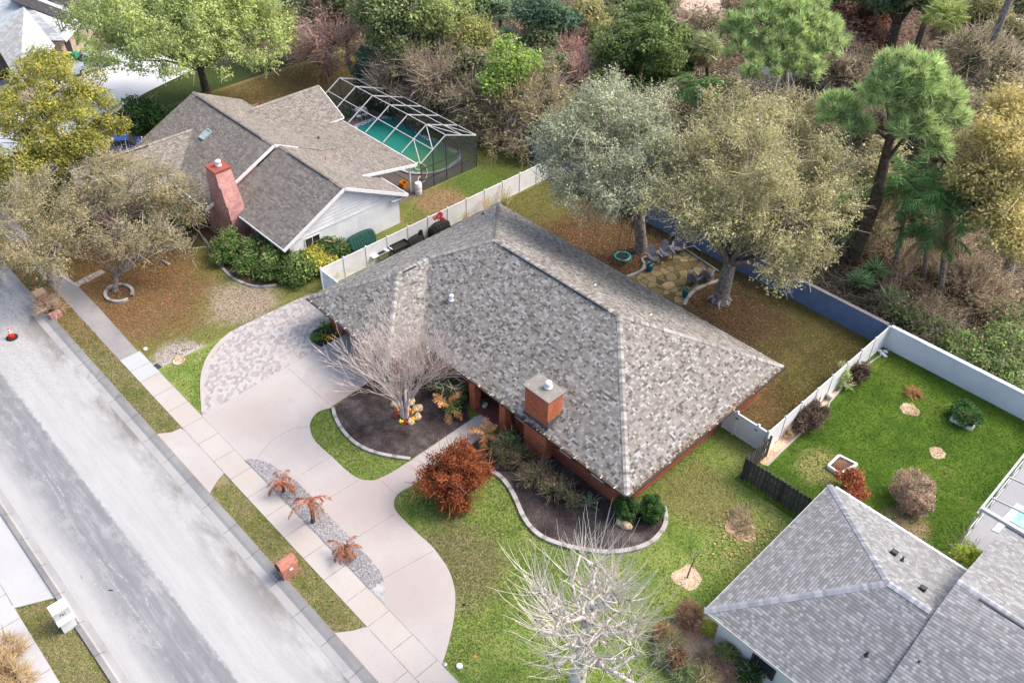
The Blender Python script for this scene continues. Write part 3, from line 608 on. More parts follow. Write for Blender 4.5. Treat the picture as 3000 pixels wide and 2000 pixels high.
# ------------------------------------------------------------------ shared house pieces
def caps(parent, segs, cols, seed=1, w_=.32, st=.2, name='ridge_cap', thick=-.008):
    """overlapping cap shingles over ridges and hips"""
    rg = random.Random(seed); b = MB()
    for a, e in segs:
        a, e = Vector(a), Vector(e); d = e-a; n = int(d.length/st); d.normalize(); s = Vector((-d.y, d.x, 0)).normalized()
        for i in range(n):
            p = a+d*(i*st); q = p+d*(st*1.02); c = rg.choice(cols); g = rg.uniform(.85, 1.15); c = tuple(x*g for x in c)
            drop = Vector((0, 0, -w_*.18)); z0 = Vector((0, 0, thick+.025)); z1 = Vector((0, 0, thick+.045))
            for sg in (1, -1):
                f = [p+z0, q+z1, q+z1+s*sg*w_/2+drop, p+z0+s*sg*w_/2+drop]
                b.poly(f if sg < 0 else f[::-1], 0, c)
                g_ = [p+z0+s*sg*w_/2+drop, q+z1+s*sg*w_/2+drop, q+s*sg*w_/2+drop*1.6, p+s*sg*w_/2+drop*1.6]
                b.poly(g_ if sg < 0 else g_[::-1], 0, tuple(x*.85 for x in c))
    return b.build(name, 'tint', parent)
def window(parent, x0, x1, y, z0, z1, face, fm='trim', fw=.07, grid=0, bars=1):
    """window in a wall; face '-y' or '+x' ('x0,x1' then run along y and y is the x of the wall)"""
    def bx(b, a0, a1, c0, c1, d0, d1, m=0):
        if face == '-y': b.box(a0, y-d1, c0, a1, y-d0, c1, m)
        elif face == '+y': b.box(a0, y+d0, c0, a1, y+d1, c1, m)
        else: b.box(y+d0, a0, c0, y+d1, a1, c1, m)
    b = MB()
    bx(b, x0, x1, z0-.04, z0+fw, .005, .09); bx(b, x0, x1, z1-fw, z1, .005, .07)
    bx(b, x0, x0+fw, z0+fw, z1-fw, .005, .07); bx(b, x1-fw, x1, z0+fw, z1-fw, .005, .07)
    for i in range(bars):
        xm = x0+(x1-x0)*(i+1)/(bars+1); bx(b, xm-.025, xm+.025, z0+fw, z1-fw, .005, .06)
    for i in range(grid):
        zm = z0+(z1-z0)*(i+1)/(grid+1); bx(b, x0+fw, x1-fw, zm-.015, zm+.015, .005, .055)
        xm = x0+(x1-x0)*(i+1)/(grid+1); bx(b, xm-.015, xm+.015, z0+fw, z1-fw, .005, .05)
    f = b.build('window', fm, parent); g = MB(); bx(g, x0+fw*.6, x1-fw*.6, z0+fw*.6, z1-fw*.6, .008, .03); g.build('pane', 'glass', f)
    return f
def walls(b, c, z0, z1, m=0):
    ar = sum(c[i][0]*c[(i+1) % len(c)][1]-c[(i+1) % len(c)][0]*c[i][1] for i in range(len(c)))
    if ar < 0: c = c[::-1]
    for p, q in zip(c, c[1:]+c[:1]): b.poly([(p[0], p[1], z0), (q[0], q[1], z0), (q[0], q[1], z1), (p[0], p[1], z1)], m)
def fascia(b, pts, z, h=.17, m=0, out=.02):
    for p, q in zip(pts, pts[1:]): b.beam((p[0], p[1], z-h/2-.01), (q[0], q[1], z-h/2-.01), .04, h, m)
def pipe(parent, p, r, h, m, name='vent_pipe', hood=False):
    b = MB(); b.lathe(p, [(r*2, -.05), (r*1.9, .03), (r, .06), (r, h), (r*.7, h)], 10)
    if hood: b.lathe((p[0], p[1], p[2]+h), [(r*1.5, -.03), (r*1.5, .05), (r*.5, .12)], 10)
    return b.build(name, m, parent)

# ------------------------------------------------------------------ main house
X0, X1, YF, YB, HE, S = -40.53, -16.13, 24.37, 38.55, 2.5, .5
hh = (YB-YF)/2; RY = YF+hh; RZ = HE+hh*S; YA = 21.82; W = 8.28; XE = X0+W; WX = X0+W/2; WZ = HE+W/2*S
P1, P2, W1, W2 = (X0+hh, RY, RZ), (X1-hh, RY, RZ), (WX, YA+W/2, WZ), (WX, YF+W/2, WZ)
main = thing('brick_house', 'long red brick house under mottled grey hip roof, filling the middle of the photo', 'house', (-28.3, 31, 0))
b = MB()
b.poly([(X0, YA, HE), W1, W2, P1, (X0, YB, HE)]); b.poly([(X0, YA, HE), (XE, YA, HE), W1]); b.poly([(XE, YA, HE), (XE, YF, HE), W2, W1])
b.poly([(XE, YF, HE), (X1, YF, HE), P2, P1, W2]); b.poly([(X1, YF, HE), (X1, YB, HE), P2]); b.poly([(X1, YB, HE), (X0, YB, HE), P1, P2])
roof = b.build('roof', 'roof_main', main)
rc = [(.29, .27, .25), (.33, .31, .29), (.24, .225, .205), (.38, .37, .35), (.18, .17, .155)]
caps(roof, [(P1, P2), (P1, W2), (W1, W2), ((X0, YA, HE), W1), (W2, P1), ((XE, YA, HE), W1), ((X1, YF, HE), P2), ((X1, YB, HE), P2), ((X0, YB, HE), P1)], rc, 3, .32, .16)
b = MB()
for (a, e, s_) in ((Vector(P1)+Vector((.9, -.16, -.03)), Vector(P2)+Vector((-.7, -.16, -.03)), 1), (Vector(W1)+Vector((.14, .3, -.03)), Vector(W2)+Vector((.14, -1.2, -.03)), 1)):
    b = MB(); b.beam(a, e, .09, .06); b.build('ridge_vent', 'dark', roof)
b = MB(); ring = [(X0, YA), (XE, YA), (XE, YF), (X1, YF), (X1, YB), (X0, YB), (X0, YA)]
fascia(b, ring, HE, .18); b.build('fascia', 'fascia_d', main)
b = MB(); b.poly([(x, y, HE-.13) for x, y in ring[:-1]][::-1]); b.build('soffit', 'trim', main)
b = MB()
for a, e in (((XE+.1, YF-.07), (X1-.05, YF-.07)), ((X0+.05, YA-.07), (XE-.05, YA-.07)), ((X1+.07, YF), (X1+.07, YB))): b.beam((a[0], a[1], HE-.04), (e[0], e[1], HE-.04), .13, .12)
for i in range(18):
    x = XE+.6+i*.92
    if x < X1: b.box(x, YF-.15, HE+.022, x+.05, YF+.02, HE+.035, 1)
for i in range(9): b.box(X0+.5+i*.9, YA-.15, HE+.022, X0+.55+i*.9, YA+.02, HE+.035, 1)
b.build('gutter', ['gutter', 'trim'], main)
b = MB(); rg = random.Random(5)
for i in range(340):                                        # leaf crumbs lying along the gutter edge
    if i < 230: x, y = X1-rg.uniform(-.1, .16), rg.uniform(YF+.3, YB-.2)
    else: x, y = rg.uniform(XE+1, X1-1), YF-.04+rg.uniform(-.06, .12)
    z = HE+.035+max(0, min((X1-x), (y-YF)))*.5; s = rg.uniform(.03, .08); c = rg.choice([(.2, .1, .05), (.3, .2, .12), (.12, .07, .04), (.4, .32, .25)])
    b.poly([(x-s, y-s*.5, z+.01), (x+s*.4, y-s, z), (x+s, y+s*.4, z+.02), (x-s*.3, y+s, z+.01)], 0, c)
tag(b.build('leaf_litter', 'tint', roof), None, None, None, 'stuff')
WXL, WXR, WY, WYB = X0+.7, X1-.75, 25.2, 37.7
b = MB(); foot = [(WXL, 22.75), (-38.55, 22.75), (-38.55, 23.0), (-33.35, 23.0), (-33.35, 22.75), (-33.0, 22.75), (-33.0, WY), (-28.15, WY), (-28.15, 27.0), (-25.05, 27.0), (-25.05, WY), (WXR, WY), (WXR, WYB), (WXL, WYB)]
walls(b, foot, 0, HE-.13); b.build('wall', 'brick', main)
b = MB()                                                      # sectional garage door
for i in range(4): b.box(-38.5, 22.93, .05+i*.55, -33.4, 22.985, .58+i*.55, bev=.01)
gd = b.build('garage_door', plain('brown_door', (.16, .1, .075), .6, .1), main)
b = MB(); b.box(-36.2, 22.89, .75, -35.8, 22.93, .8); b.build('handle', 'dark', gd)
for xc in (-27.85, -25.3):
    b = MB(); b.box(xc-.24, 24.42, 0, xc+.24, 24.9, HE-.13); b.build('porch_column', 'brick_orange', main)
b = MB(); b.box(-28.1, 24.43, .0, -25.1, 26.98, .16); b.build('porch_floor', 'brick_floor', main)
b = MB(); b.box(-27.15, 26.9, .17, -26.15, 26.985, 2.2, bev=.02); dr = b.build('front_door', plain('dark_red_door', (.12, .03, .02), .4, .1), main)
b = MB(); b.lathe((-26.28, 26.86, 1.1), [(.03, 0), (.04, .03), (.03, .07)], 8); b.build('handle', 'steel', dr)
b = MB(); pp = [D(1086, 962), D(1118, 950), D(1148, 975), D(1116, 990)]; b.prism([(p.x, p.y) for p in pp], .0, .13); b.build('porch_step', 'walk_new', main)
for (a, c) in ((-29.85, -28.95), (-24.95, -24.1), (-21.45, -20.6), (-19.1, -18.25)):
    f = window(main, a, c, WY, 1.08, 2.3, '-y', 'trim', .07, 0, 0)
    for q0 in ((a-.42, a-.06), (c+.06, c+.42)):
        if q0[0] < -25.2 < q0[1]: continue
        b = MB(); b.box(q0[0], WY-.05, 1.02, q0[1], WY-.005, 2.32)
        for z in xs(1.08, 2.25, .1): b.box(q0[0]+.04, WY-.065, z, q0[1]-.04, WY-.05, z+.06)
        b.build('shutter', 'shutter', f)
# chimney
b = MB(); b.box(-23.72, 24.6, 0, -22.0, 25.7, 4.72); ch = b.build('chimney', 'brick_orange', main)
b = MB(); b.box(-23.85, 24.47, 4.72, -21.87, 25.83, 4.78, bev=.02)
for (x, y) in ((-23.6, 24.7), (-22.1, 24.7), (-23.6, 25.6), (-22.1, 25.6), (-22.9, 24.65), (-22.7, 25.65)): b.lathe((x, y, 4.78), [(.025, 0), (.02, .012)], 6, 1)
b.build('cap', [plain('grey_cap', (.21, .195, .175), .8, .1), 'white'], ch)
b = MB(); b.lathe((-22.72, 25.3, 4.78), [(.22, 0), (.24, .05), (.24, .1), (.15, .12), (.15, .2), (.19, .22), (.2, .32), (.2, .38), (.1, .44), (.02, .46)], 16); b.build('flue', 'white', ch, True)
b = MB(); b.box(-23.8, 24.55, 2.62, -21.93, 24.6, 2.8); b.box(-21.995, 24.58, 2.62, -21.93, 25.75, 3.2); b.box(-23.8, 25.7, 2.9, -21.93, 25.78, 3.3); b.build('flashing', 'fascia_d', ch)
def onroof(px, py):                                           # pipes on the front and rear slopes
    for z in np.arange(2.5, 6.1, .02):
        p = G(px, py, float(z))
        if z >= HE+S*min(p.x-X0, X1-p.x, (p.y-YF) if p.y < RY else (YB-p.y)) - .02 and z > 2.6: pass
    best = min((abs(z-(HE+S*min(G(px, py, float(z)).x-X0, X1-G(px, py, float(z)).x, G(px, py, float(z)).y-YF, YB-G(px, py, float(z)).y))), float(z)) for z in np.arange(2.5, 6.2, .02))
    return G(px, py, best[1])
p = onroof(1323, 878); pipe(roof, p, .1, .3, 'white', hood=True)
for q, m_, h_ in (((1742, 833), 'steel', .25), ((1350, 665), 'steel', .22), ((1415, 628), 'dark', .18), ((1905, 920), 'steel', .15)):
    p = onroof(*q); pipe(roof, p, .06, h_, m_)

# ------------------------------------------------------------------ left neighbour (grey-brown roofs, white gable)
nb = thing('neighbour_house', 'brick house with brown grey gable roofs, a white gable wall and a tall pink chimney', 'house', (-56, 29, 0))
zr, yr_, sL = 5.4, 28.6, .475
XL0, XL1, XR2 = -66.2, -54.25, -46.05
yfl, yfr = 22.4, 23.65
def zL(y): return zr-sL*abs(y-yr_)
b = MB(); T_ = .0
# left block: front slope, rear slope, then the low lanai slope behind
b.poly([(XL0, yfl, zL(yfl)), (XL1, yfl, zL(yfl)), (XL1, yr_, zr), (XL0, yr_, zr)])
yk, zk = 32.7, 5.4-.475*4.1
b.poly([(XL0, yr_, zr), (XL1, yr_, zr), (XL1, yk, zk), (XL0, yk, zk)])
# right block
zr2 = 5.2
b.poly([(XL1, yfr, 2.52), (XR2, yfr, 2.52), (XR2, 29.0, zr2), (XL1, 29.0, zr2)])
b.poly([(XL1, 29.0, zr2), (XR2, 29.0, zr2), (XR2, 34.35, 2.5), (XL1+4.9, 34.35, 2.5), (XL1+4.9, 32.6, 3.4), (XL1, 32.6, 3.4)])
b.poly([(XL0+3, yk, zk), (XL1, yk, zk), (XL1, 37.8, 2.42), (XL0+3, 37.8, 2.42)])
b.poly([(XL1, 32.6, 3.4), (-49.2, 32.6, 3.4), (-49.2, 37.8, 2.42), (XL1, 37.8, 2.42)])
# front garage gable
gx, gz, gh = -62.55, 4.3, 3.8
ym = yr_-(zr-gz)/sL
b.poly([(gx, 16.5, gz), (gx, ym, gz), (gx+gh, yfl, 2.5), (gx+gh, 16.5, 2.5)][::-1]); b.poly([(gx-gh, 16.5, 2.5), (gx-gh, yfl, 2.5), (gx, ym, gz), (gx, 16.5, gz)][::-1])
# rear gable
b.poly([(-62.4, 31.6, 4.4), (-62.4, 38, 4.4), (-59.1, 38, 2.7), (-59.1, 32.5, 2.7)][::-1] if False else [(-62.4, 30.8, 4.4), (-59.1, 34, 2.7), (-59.1, 38, 2.7), (-62.4, 38, 4.4)])
b.poly([(-62.4, 30.8, 4.4), (-62.4, 38, 4.4), (-65.7, 38, 2.7), (-65.7, 34, 2.7)])
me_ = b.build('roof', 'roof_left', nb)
sol = me_.modifiers.new('thickness', 'SOLIDIFY'); sol.thickness = .12; sol.offset = -1
rcl = [(.25, .225, .2), (.22, .2, .175), (.28, .25, .22)]
caps(me_, [((XL0, yr_, zr), (XL1, yr_, zr)), ((XL1+.1, 29, zr2), (XR2, 29, zr2)), ((gx, 16.5, gz), (gx, ym, gz)), ((-62.4, 30.8, 4.4), (-62.4, 38, 4.4))], rcl, 8, .36, .18)
for a__, e__ in (((XL0+.8, yr_-.17, zr-.03), (XL1-1.5, yr_-.17, zr-.03)), ((XL1+1.4, 28.85, zr2-.03), (XR2-1.6, 28.85, zr2-.03)), ((gx+.16, 17, gz-.03), (gx+.16, 22.5, gz-.03))):
    b = MB(); b.beam(a__, e__, .08, .06); b.build('ridge_vent', 'dark', me_)
b = MB()
def rake(b, a, e, w_=.06, h=.24, dz=-.1): b.beam((a[0], a[1], a[2]+dz), (e[0], e[1], e[2]+dz), w_, h)
rake(b, (XL1+.03, yfl-.05, zL(yfl)), (XL1+.03, yr_, zr)); rake(b, (XL1+.03, yr_, zr), (XL1+.03, 30.5, zL(30.5)))
rake(b, (XR2+.03, yfr-.05, 2.5), (XR2+.03, 29, zr2)); rake(b, (XR2+.03, 29, zr2), (XR2+.03, 34.4, 2.5)); rake(b, (-49.17, 32.6, 3.4), (-49.17, 37.85, 2.42))
rake(b, (XR2, 34.4, 2.5), (XL1+4.9, 34.4, 2.5)); rake(b, (-49.2, 37.85, 2.42), (XL0+3, 37.85, 2.42)); rake(b, (XL1+2.5, yfr-.04, 2.5), (XR2, yfr-.04, 2.5), .05, .14, -.06); rake(b, (XL0, yfl-.04, 2.45), (XL1, yfl-.04, 2.45), .05, .14, -.06)
rake(b, (-59.07, 34, 2.7), (-59.07, 38, 2.7), .05, .15); rake(b, (-62.4, 38.03, 4.4), (-59.1, 38.03, 2.7), .05, .15)
b.build('fascia', 'white', nb)
b = MB(); b.poly([(XR2-.02, 34.4, 2.34), (XR2-.02, 33.0, 2.34), (XL1+4.9, 33.0, 2.34), (XL1+4.9, 34.4, 2.34)]); b.poly([(-49.25, 33, 2.9), (-49.25, 37.8, 2.26), (-55, 37.8, 2.26), (-55, 33, 2.9)]); b.build('soffit', 'white', nb)
b = MB(); xw = -46.45
walls(b, [(-54.0, 24.35), (-46.5, 24.35), (-46.5, 33.9), (-54, 33.9)], 0, 2.42); b.poly([(-65.8, 23.1, 0), (-54.4, 23.1, 0), (-54.4, 23.1, 2.6), (-65.8, 23.1, 2.6)]); walls(b, [(-65.8, 17.2), (-59.2, 17.2), (-59.2, 24), (-65.8, 24)], 0, 2.4); b.poly([(-54.4, 23.1, 0), (-54.4, 27, 0), (-54.4, 27, 4.5), (-54.4, 23.1, 2.6)])
walls(b, [(-65.8, 24), (-54.5, 24), (-54.5, 34), (-65.8, 34)], 0, 2.9)
b.build('wall', 'brick_pink', nb)
b = MB(); b.poly([(xw, 24.3, 0), (xw, 33.8, 0), (xw, 33.8, 2.62), (xw, 29.0, 5.03), (xw, 24.3, 2.68)]); b.poly([(xw, 33.8, 0), (xw-2, 33.8, 0), (xw-2, 33.8, 2.5), (xw, 33.8, 2.5)])
for i in range(9): z = 2.62+i*.26; d = (5.03-z)/.5; b.beam((xw+.012, 29-d, z), (xw+.012, 29+d, z), .03, .012)
b.beam((xw+.02, 24.3, 2.5), (xw+.02, 33.8, 2.5), .05, .06)
b.build('gable_wall', 'white_wall', nb)
window(nb, 25.5, 26.75, xw, 1.3, 2.3, '+x', 'trim', .05, 0, 1)
for (a, c) in ((-51.1, -49.9), (-48.9, -47.7)): window(nb, a, c, 24.35, .95, 2.1, '-y', 'trim', .07, 2, 0)
window(nb, -58.3, -57.0, 23.1, 1, 2.1, '-y', 'trim', .07, 1, 0); 
b = MB(); b.box(-55.0, 22.75, 0, -54.55, 23.2, 2.45); b.build('porch_column', 'brick_pink', nb)
b = MB(); b.box(-54.2, 24.28, 0, -53.2, 24.34, 2.1); b.box(-54.1, 24.25, 1.0, -53.3, 24.28, 2.0, 1); b.build('front_door', ['white', 'glass'], nb)
# tapering chimney with stepped shoulder
b = MB(); prof = [(-54.5, -52.1, 0), (-54.5, -51.9, 2.3), (-54.45, -52.1, 3.3), (-54.35, -52.6, 4.6), (-54.3, -53.0, 5.6)]
ys_ = (23.0, 24.3)
for (a0, a1, za), (c0, c1, zb) in zip(prof, prof[1:]):
    q = [(a0, ys_[0], za), (a1, ys_[0], za), (a1, ys_[1], za), (a0, ys_[1], za)]; r = [(c0, ys_[0]+.02*zb, zb), (c1, ys_[0]+.02*zb, zb), (c1, ys_[1], zb), (c0, ys_[1], zb)]
    for i in range(4): b.poly([q[i], q[(i+1) % 4], r[(i+1) % 4], r[i]])
cn = b.build('chimney', 'brick_pink', nb)
b = MB(); b.box(-54.38, 23.02, 5.6, -52.92, 24.38, 5.72); b.build('cap', plain('red_cap', (.28, .07, .05), .8, .1), cn)
b = MB(); b.lathe((-53.6, 23.75, 5.72), [(.22, 0), (.22, .1), (.17, .13), (.17, .3), (.22, .32), (.22, .42), (.05, .46)], 14); b.build('flue', 'white', cn, True)
def onnb(px, py):
    best = min((abs(z-zL(G(px, py, float(z)).y)), float(z)) for z in np.arange(2.6, 5.4, .02)); return G(px, py, best[1])
p = onnb(602, 397); b = MB(); sk = [(p.x+u_*.28, p.y+v_*.4, zL(p.y+v_*.4)+dz) for u_, v_, dz in ((-1, -1, .1), (1, -1, .1), (1, 1, .1), (-1, 1, .1))]
b.poly(sk); 
for i in range(4): b.beam(sk[i], sk[(i+1) % 4], .08, .14)
b.build('skylight', plain('skylight_glass', (.35, .42, .42), .3, .1), me_)
for q, m_, h_ in (((955, 467), 'brick_pink', .3), ((933, 406), 'dark', .2), ((790, 170), 'dark', .2)):
    best = min((abs(z-(zk-(G(*q, float(z)).y-yk)*.19 if G(*q, float(z)).y > yk else zL(G(*q, float(z)).y))), float(z)) for z in np.arange(2.4, 5.4, .02)); p = G(*q, best[1]); pipe(me_, p, .05, h_, m_)
for (x, y) in ((-49.5, 37.3), (-53.5, 37.3)):
    b = MB(); b.box(x-.06, y-.06, 0, x+.06, y+.06, 2.3); b.build('lanai_post', 'white', nb)
b = MB(); b.box(-46.43, 24.8, 1.2, -46.3, 25.1, 1.7); b.build('meter_box', 'steel', nb)
slabp('lanai_slab', [(-58, 33.9), (-48.6, 33.9), (-48.6, 38), (-58, 38)], 0, .06, 'deck')

# ------------------------------------------------------------------ right neighbour (blue grey roof)
rn = thing('stucco_house', 'white stucco house under a uniform blue grey shingle roof, cut by the lower right corner', 'house', (-2, 27, 0))
LX, LYB, LYF = -9.52, 32.45, 21.87; hz = 2.55; hf = (LYB-LYF)/2; my = (LYB+LYF)/2; sz = .46; mz = hz+hf*sz; px_ = LX+hf
b = MB(); XV = -2.2; GZ = 5.45; gy = 29.0
b.poly([(LX, LYF, hz), (px_, my, mz), (LX, LYB, hz)][::1] if False else [(LX, LYF, hz), (px_, my, mz), (LX, LYB, hz)])
b.poly([(LX, LYB, hz), (px_, my, mz), (XV+1.2, my, mz), (XV, LYB, hz)][::1])
b.poly([(LX, LYF, hz), (6, LYF, hz), (6, my, mz), (px_, my, mz)])
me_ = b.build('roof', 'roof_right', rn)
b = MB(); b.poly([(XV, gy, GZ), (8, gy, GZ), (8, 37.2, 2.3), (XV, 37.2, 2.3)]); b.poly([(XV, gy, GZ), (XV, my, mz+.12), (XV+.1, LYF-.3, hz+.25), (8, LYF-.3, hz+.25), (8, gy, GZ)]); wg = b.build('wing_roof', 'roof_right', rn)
b = MB(); b.poly([(XV+.01, gy, GZ-.01), (XV+.01, 37.2, 2.25), (XV+.01, 37.2, 1.9), (XV+.01, LYF, 1.9), (XV+.01, my, mz)]); b.build('wing_fascia', 'white_wall', rn)
rcr = [(.29, .3, .33), (.25, .265, .29), (.33, .345, .37)]
caps(me_, [((LX, LYF, hz), (px_, my, mz)), ((LX, LYB, hz), (px_, my, mz)), ((px_, my, mz), (XV, my, mz))], rcr, 5, .34, .17)
caps(wg, [((XV, gy, GZ), (8, gy, GZ))], rcr, 6, .34, .17)
b = MB(); b.beam((XV+1, gy-.18, GZ-.04), (8, gy-.18, GZ-.04), .1, .09); b.build('ridge_vent', 'dark', wg)
b = MB()
for a, e in (((LX, LYF), (LX, LYB)), ((LX, LYB), (XV, LYB)), ((LX, LYF), (6, LYF))): b.beam((a[0], a[1], hz-.09), (e[0], e[1], hz-.09), .05, .17)
b.beam((XV-.03, LYB, hz-.05), (XV-.03, 37.2, 2.2), .05, .16)
b.build('fascia', 'trim', rn)
b = MB(); b.beam((LX+.3, LYB+.07, hz-.03), (XV, LYB+.07, hz-.03), .13, .1)
for x in xs(LX+1, XV, 1.1): b.box(x, LYB, hz+.03, x+.06, LYB+.14, hz+.05)
b.build('gutter', 'white', rn)
b = MB(); b.poly([(LX, LYF, hz-.15), (LX, LYB, hz-.15), (6, LYB, hz-.15), (6, LYF, hz-.15)]); b.build('soffit', 'white', rn)
b = MB(); walls(b, [(LX+.6, 22.4), (5, 22.4), (5, LYB-.6), (LX+.6, LYB-.6)], 0, hz-.14); walls(b, [(XV+.7, LYB-.6), (8, LYB-.6), (8, 36.6), (XV+.7, 36.6)], 0, 2.3); b.build('wall', 'white_wall', rn)
window(rn, -7.05, -5.85, 22.4, .75, 1.85, '-y', 'gutter', .12, 0, 0)
def onrn(px, py):
    best = min((abs(z-(hz+sz*min(G(px, py, float(z)).y-LYF, LYB-G(px, py, float(z)).y))), float(z)) for z in np.arange(2.5, 5.1, .02)); return G(px, py, best[1])
for (px, py), box_ in (((2618, 1621), 1), ((2642, 1642), 0), ((2702, 1726), 1), ((2538, 1918), 0), ((2688, 1945), 0)):
    p = onrn(px, py)
    if box_: b = MB(); b.box(p.x-.14, p.y-.14, p.z-.05, p.x+.14, p.y+.14, p.z+.2, bev=.04); b.build('roof_vent', 'dark', me_)
    else: pipe(me_, p, .05, .3, 'dark')

# ------------------------------------------------------------------ far houses
fh = thing('pale_roof_house', 'house with bright pale blue roof and dark solar mats in the upper left corner', 'house', (-98, 27, 0))
A_, B_ = G(191, 119, 2.6), G(310, -22, 2.6); ex = (B_-A_).normalized(); sd_ = Vector((-ex.y, ex.x, 0))
if sd_.x > 0: sd_ = -sd_
Mx = B_+ex*6; rt0 = A_+sd_*6+ex*5.8; rt0.z = 5.3; rt1 = Mx+sd_*6; rt1.z = 5.3; Lf = A_+sd_*14
b = MB(); b.poly([A_, Mx, rt1, rt0]); b.poly([A_, rt0, (Lf.x, Lf.y, 2.6)]); b.poly([(Lf.x, Lf.y, 2.6), rt0, rt1, (Mx+sd_*14)])
# front wing running towards the camera
f0 = G(158, 131, 2.6); f1 = G(39, 168, 2.6)
tp = G(70, 20, 4.9); f2 = f1-ex*9+sd_*1; f3 = f0-ex*9
b.poly([f0, tp, tp-ex*8, f3]); b.poly([f0, (f0+sd_*9), tp]); b.poly([f3, tp-ex*8, f3+sd_*10, f0+sd_*10, tp])
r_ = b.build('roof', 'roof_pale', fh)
b = MB()
Aw, Mw = A_+sd_*.6, Mx+sd_*.6
walls(b, [(Aw.x, Aw.y), (Mw.x, Mw.y), (Mw.x+sd_.x*12, Mw.y+sd_.y*12), (Aw.x+sd_.x*12, Aw.y+sd_.y*12)], 0, 2.5)
f0w = f0+sd_*.5; f3w = f3+sd_*.5; walls(b, [(f0w.x, f0w.y), (f3w.x, f3w.y), (f3w.x+sd_.x*8, f3w.y+sd_.y*8), (f0w.x+sd_.x*8, f0w.y+sd_.y*8)], 0, 2.5)
b.build('wall', 'brick_tan', fh)
b = MB(); b.beam(A_-Vector((0, 0, .1)), Mx-Vector((0, 0, .1)), .12, .14); b.beam(f0-Vector((0, 0, .1)), f3-Vector((0, 0, .1)), .12, .14); b.build('fascia', 'white', fh)
for t_ in (1.0, 3.6, 9.5):
    b = MB(); g_ = MB(); q = Aw+ex*t_; e_ = q+ex*1.3
    for z0, z1 in ((.6, 2.1),): g_.poly([(q.x-sd_.x*.03, q.y-sd_.y*.03, z0), (e_.x-sd_.x*.03, e_.y-sd_.y*.03, z0), (e_.x-sd_.x*.03, e_.y-sd_.y*.03, z1), (q.x-sd_.x*.03, q.y-sd_.y*.03, z1)][::-1])
    for za, zb, u0, u1 in ((.5, .65, 0, 1), (2.05, 2.2, 0, 1)): b.beam(q-sd_*.05+Vector((0, 0, za)), e_-sd_*.05+Vector((0, 0, za)), .08, .1, 1)
    for u in (q, q.lerp(e_, .5), e_): b.beam(u-sd_*.05+Vector((0, 0, .55)), u-sd_*.05+Vector((0, 0, 2.15)), .08, .07, 1)
    g_.build('pane', 'glass', b.build('window', ['glass', 'gutter'], fh))
slope = (rt0-(A_+ex*5.8)); 
def solar(name, t0, t1, u0, u1):
    b = MB(); nrm_ = Vector((0, 0, .1))
    q = [A_+ex*t0+slope*u0, A_+ex*t1+slope*u0, A_+ex*t1+slope*u1, A_+ex*t0+slope*u1]; q = [x+Vector((0, 0, .1)) for x in q]; b.poly(q)
    n = 26
    for i in range(n+1): a_ = q[0].lerp(q[1], i/n); e_ = q[3].lerp(q[2], i/n); b.beam(a_, e_, .06, .05)
    for i, j in ((0, 1), (2, 3)): b.beam(q[i], q[j], .1, .1)
    return b.build('solar_mat', plain(name, (.055, .05, .052), .6, .15), r_)
solar('solar_black', 3.6, 5.6, .12, .95); solar('solar_black', 6.6, 14, .12, .9)
for (px, py) in ((188, 26), (50, 45), (62, 59)): pipe(r_, G(px, py, 4.2), .08, .35, 'steel')
# turquoise house at the top right
th = thing('turquoise_house', 'small turquoise house with red striped metal roof, top right corner', 'house', (-33, 116, 0))
H5 = G(2965, 42); b = MB(); walls(b, [(-38.5, 113), (-26, 119), (-30, 127), (-42.5, 121)], 0, 2.9); b.build('wall', plain('turquoise_paint', (.4, .66, .62), .8, .08), th)
b = MB(); b.poly([(-39.2, 112.2, 2.8), (-25.4, 118.8, 2.8), (-28, 124, 4.2), (-41.8, 117.5, 4.2)])
for i in range(16): a_ = Vector((-39.2, 112.2, 2.83)).lerp(Vector((-25.4, 118.8, 2.83)), i/15); b.beam(a_, a_+Vector((-2.6, 5.3, 1.4)), .3, .04, 1)
b.build('roof', [plain('pale_metal', (.6, .58, .56), .5, .1), plain('red_metal', (.35, .12, .09), .5, .1)], th)
q0, q1 = Vector((-38.5, 113, 0)), Vector((-26, 119, 0)); d_ = (q1-q0).normalized(); o_ = Vector((d_.y, -d_.x, 0))*.04
for t0 in (1.5, 6.2): 
    b = MB(); a_ = q0+d_*t0+o_; e_ = a_+d_*2.1; b.poly([a_+Vector((0, 0, 1.2)), e_+Vector((0, 0, 1.2)), e_+Vector((0, 0, 2.3)), a_+Vector((0, 0, 2.3))])
    for z in (1.2, 1.55, 1.9, 2.3): b.beam(a_+o_+Vector((0, 0, z)), e_+o_+Vector((0, 0, z)), .05, .06, 1)
    b.build('window', ['glass', 'white'], th)

# ------------------------------------------------------------------ copies
def kids(o): return [c for c in bpy.data.objects if c.parent == o]
def copy_tree(o, parent=None):
    ch = kids(o); c = o.copy(); COL.objects.link(c); c.parent = parent
    for k_ in ch: copy_tree(k_, c)
    return c
def place(o, x, y, z=0, rz=0, sc=1): o.location = (x, y, z); o.rotation_euler = (0, 0, rz); o.scale = (sc,)*3; return o

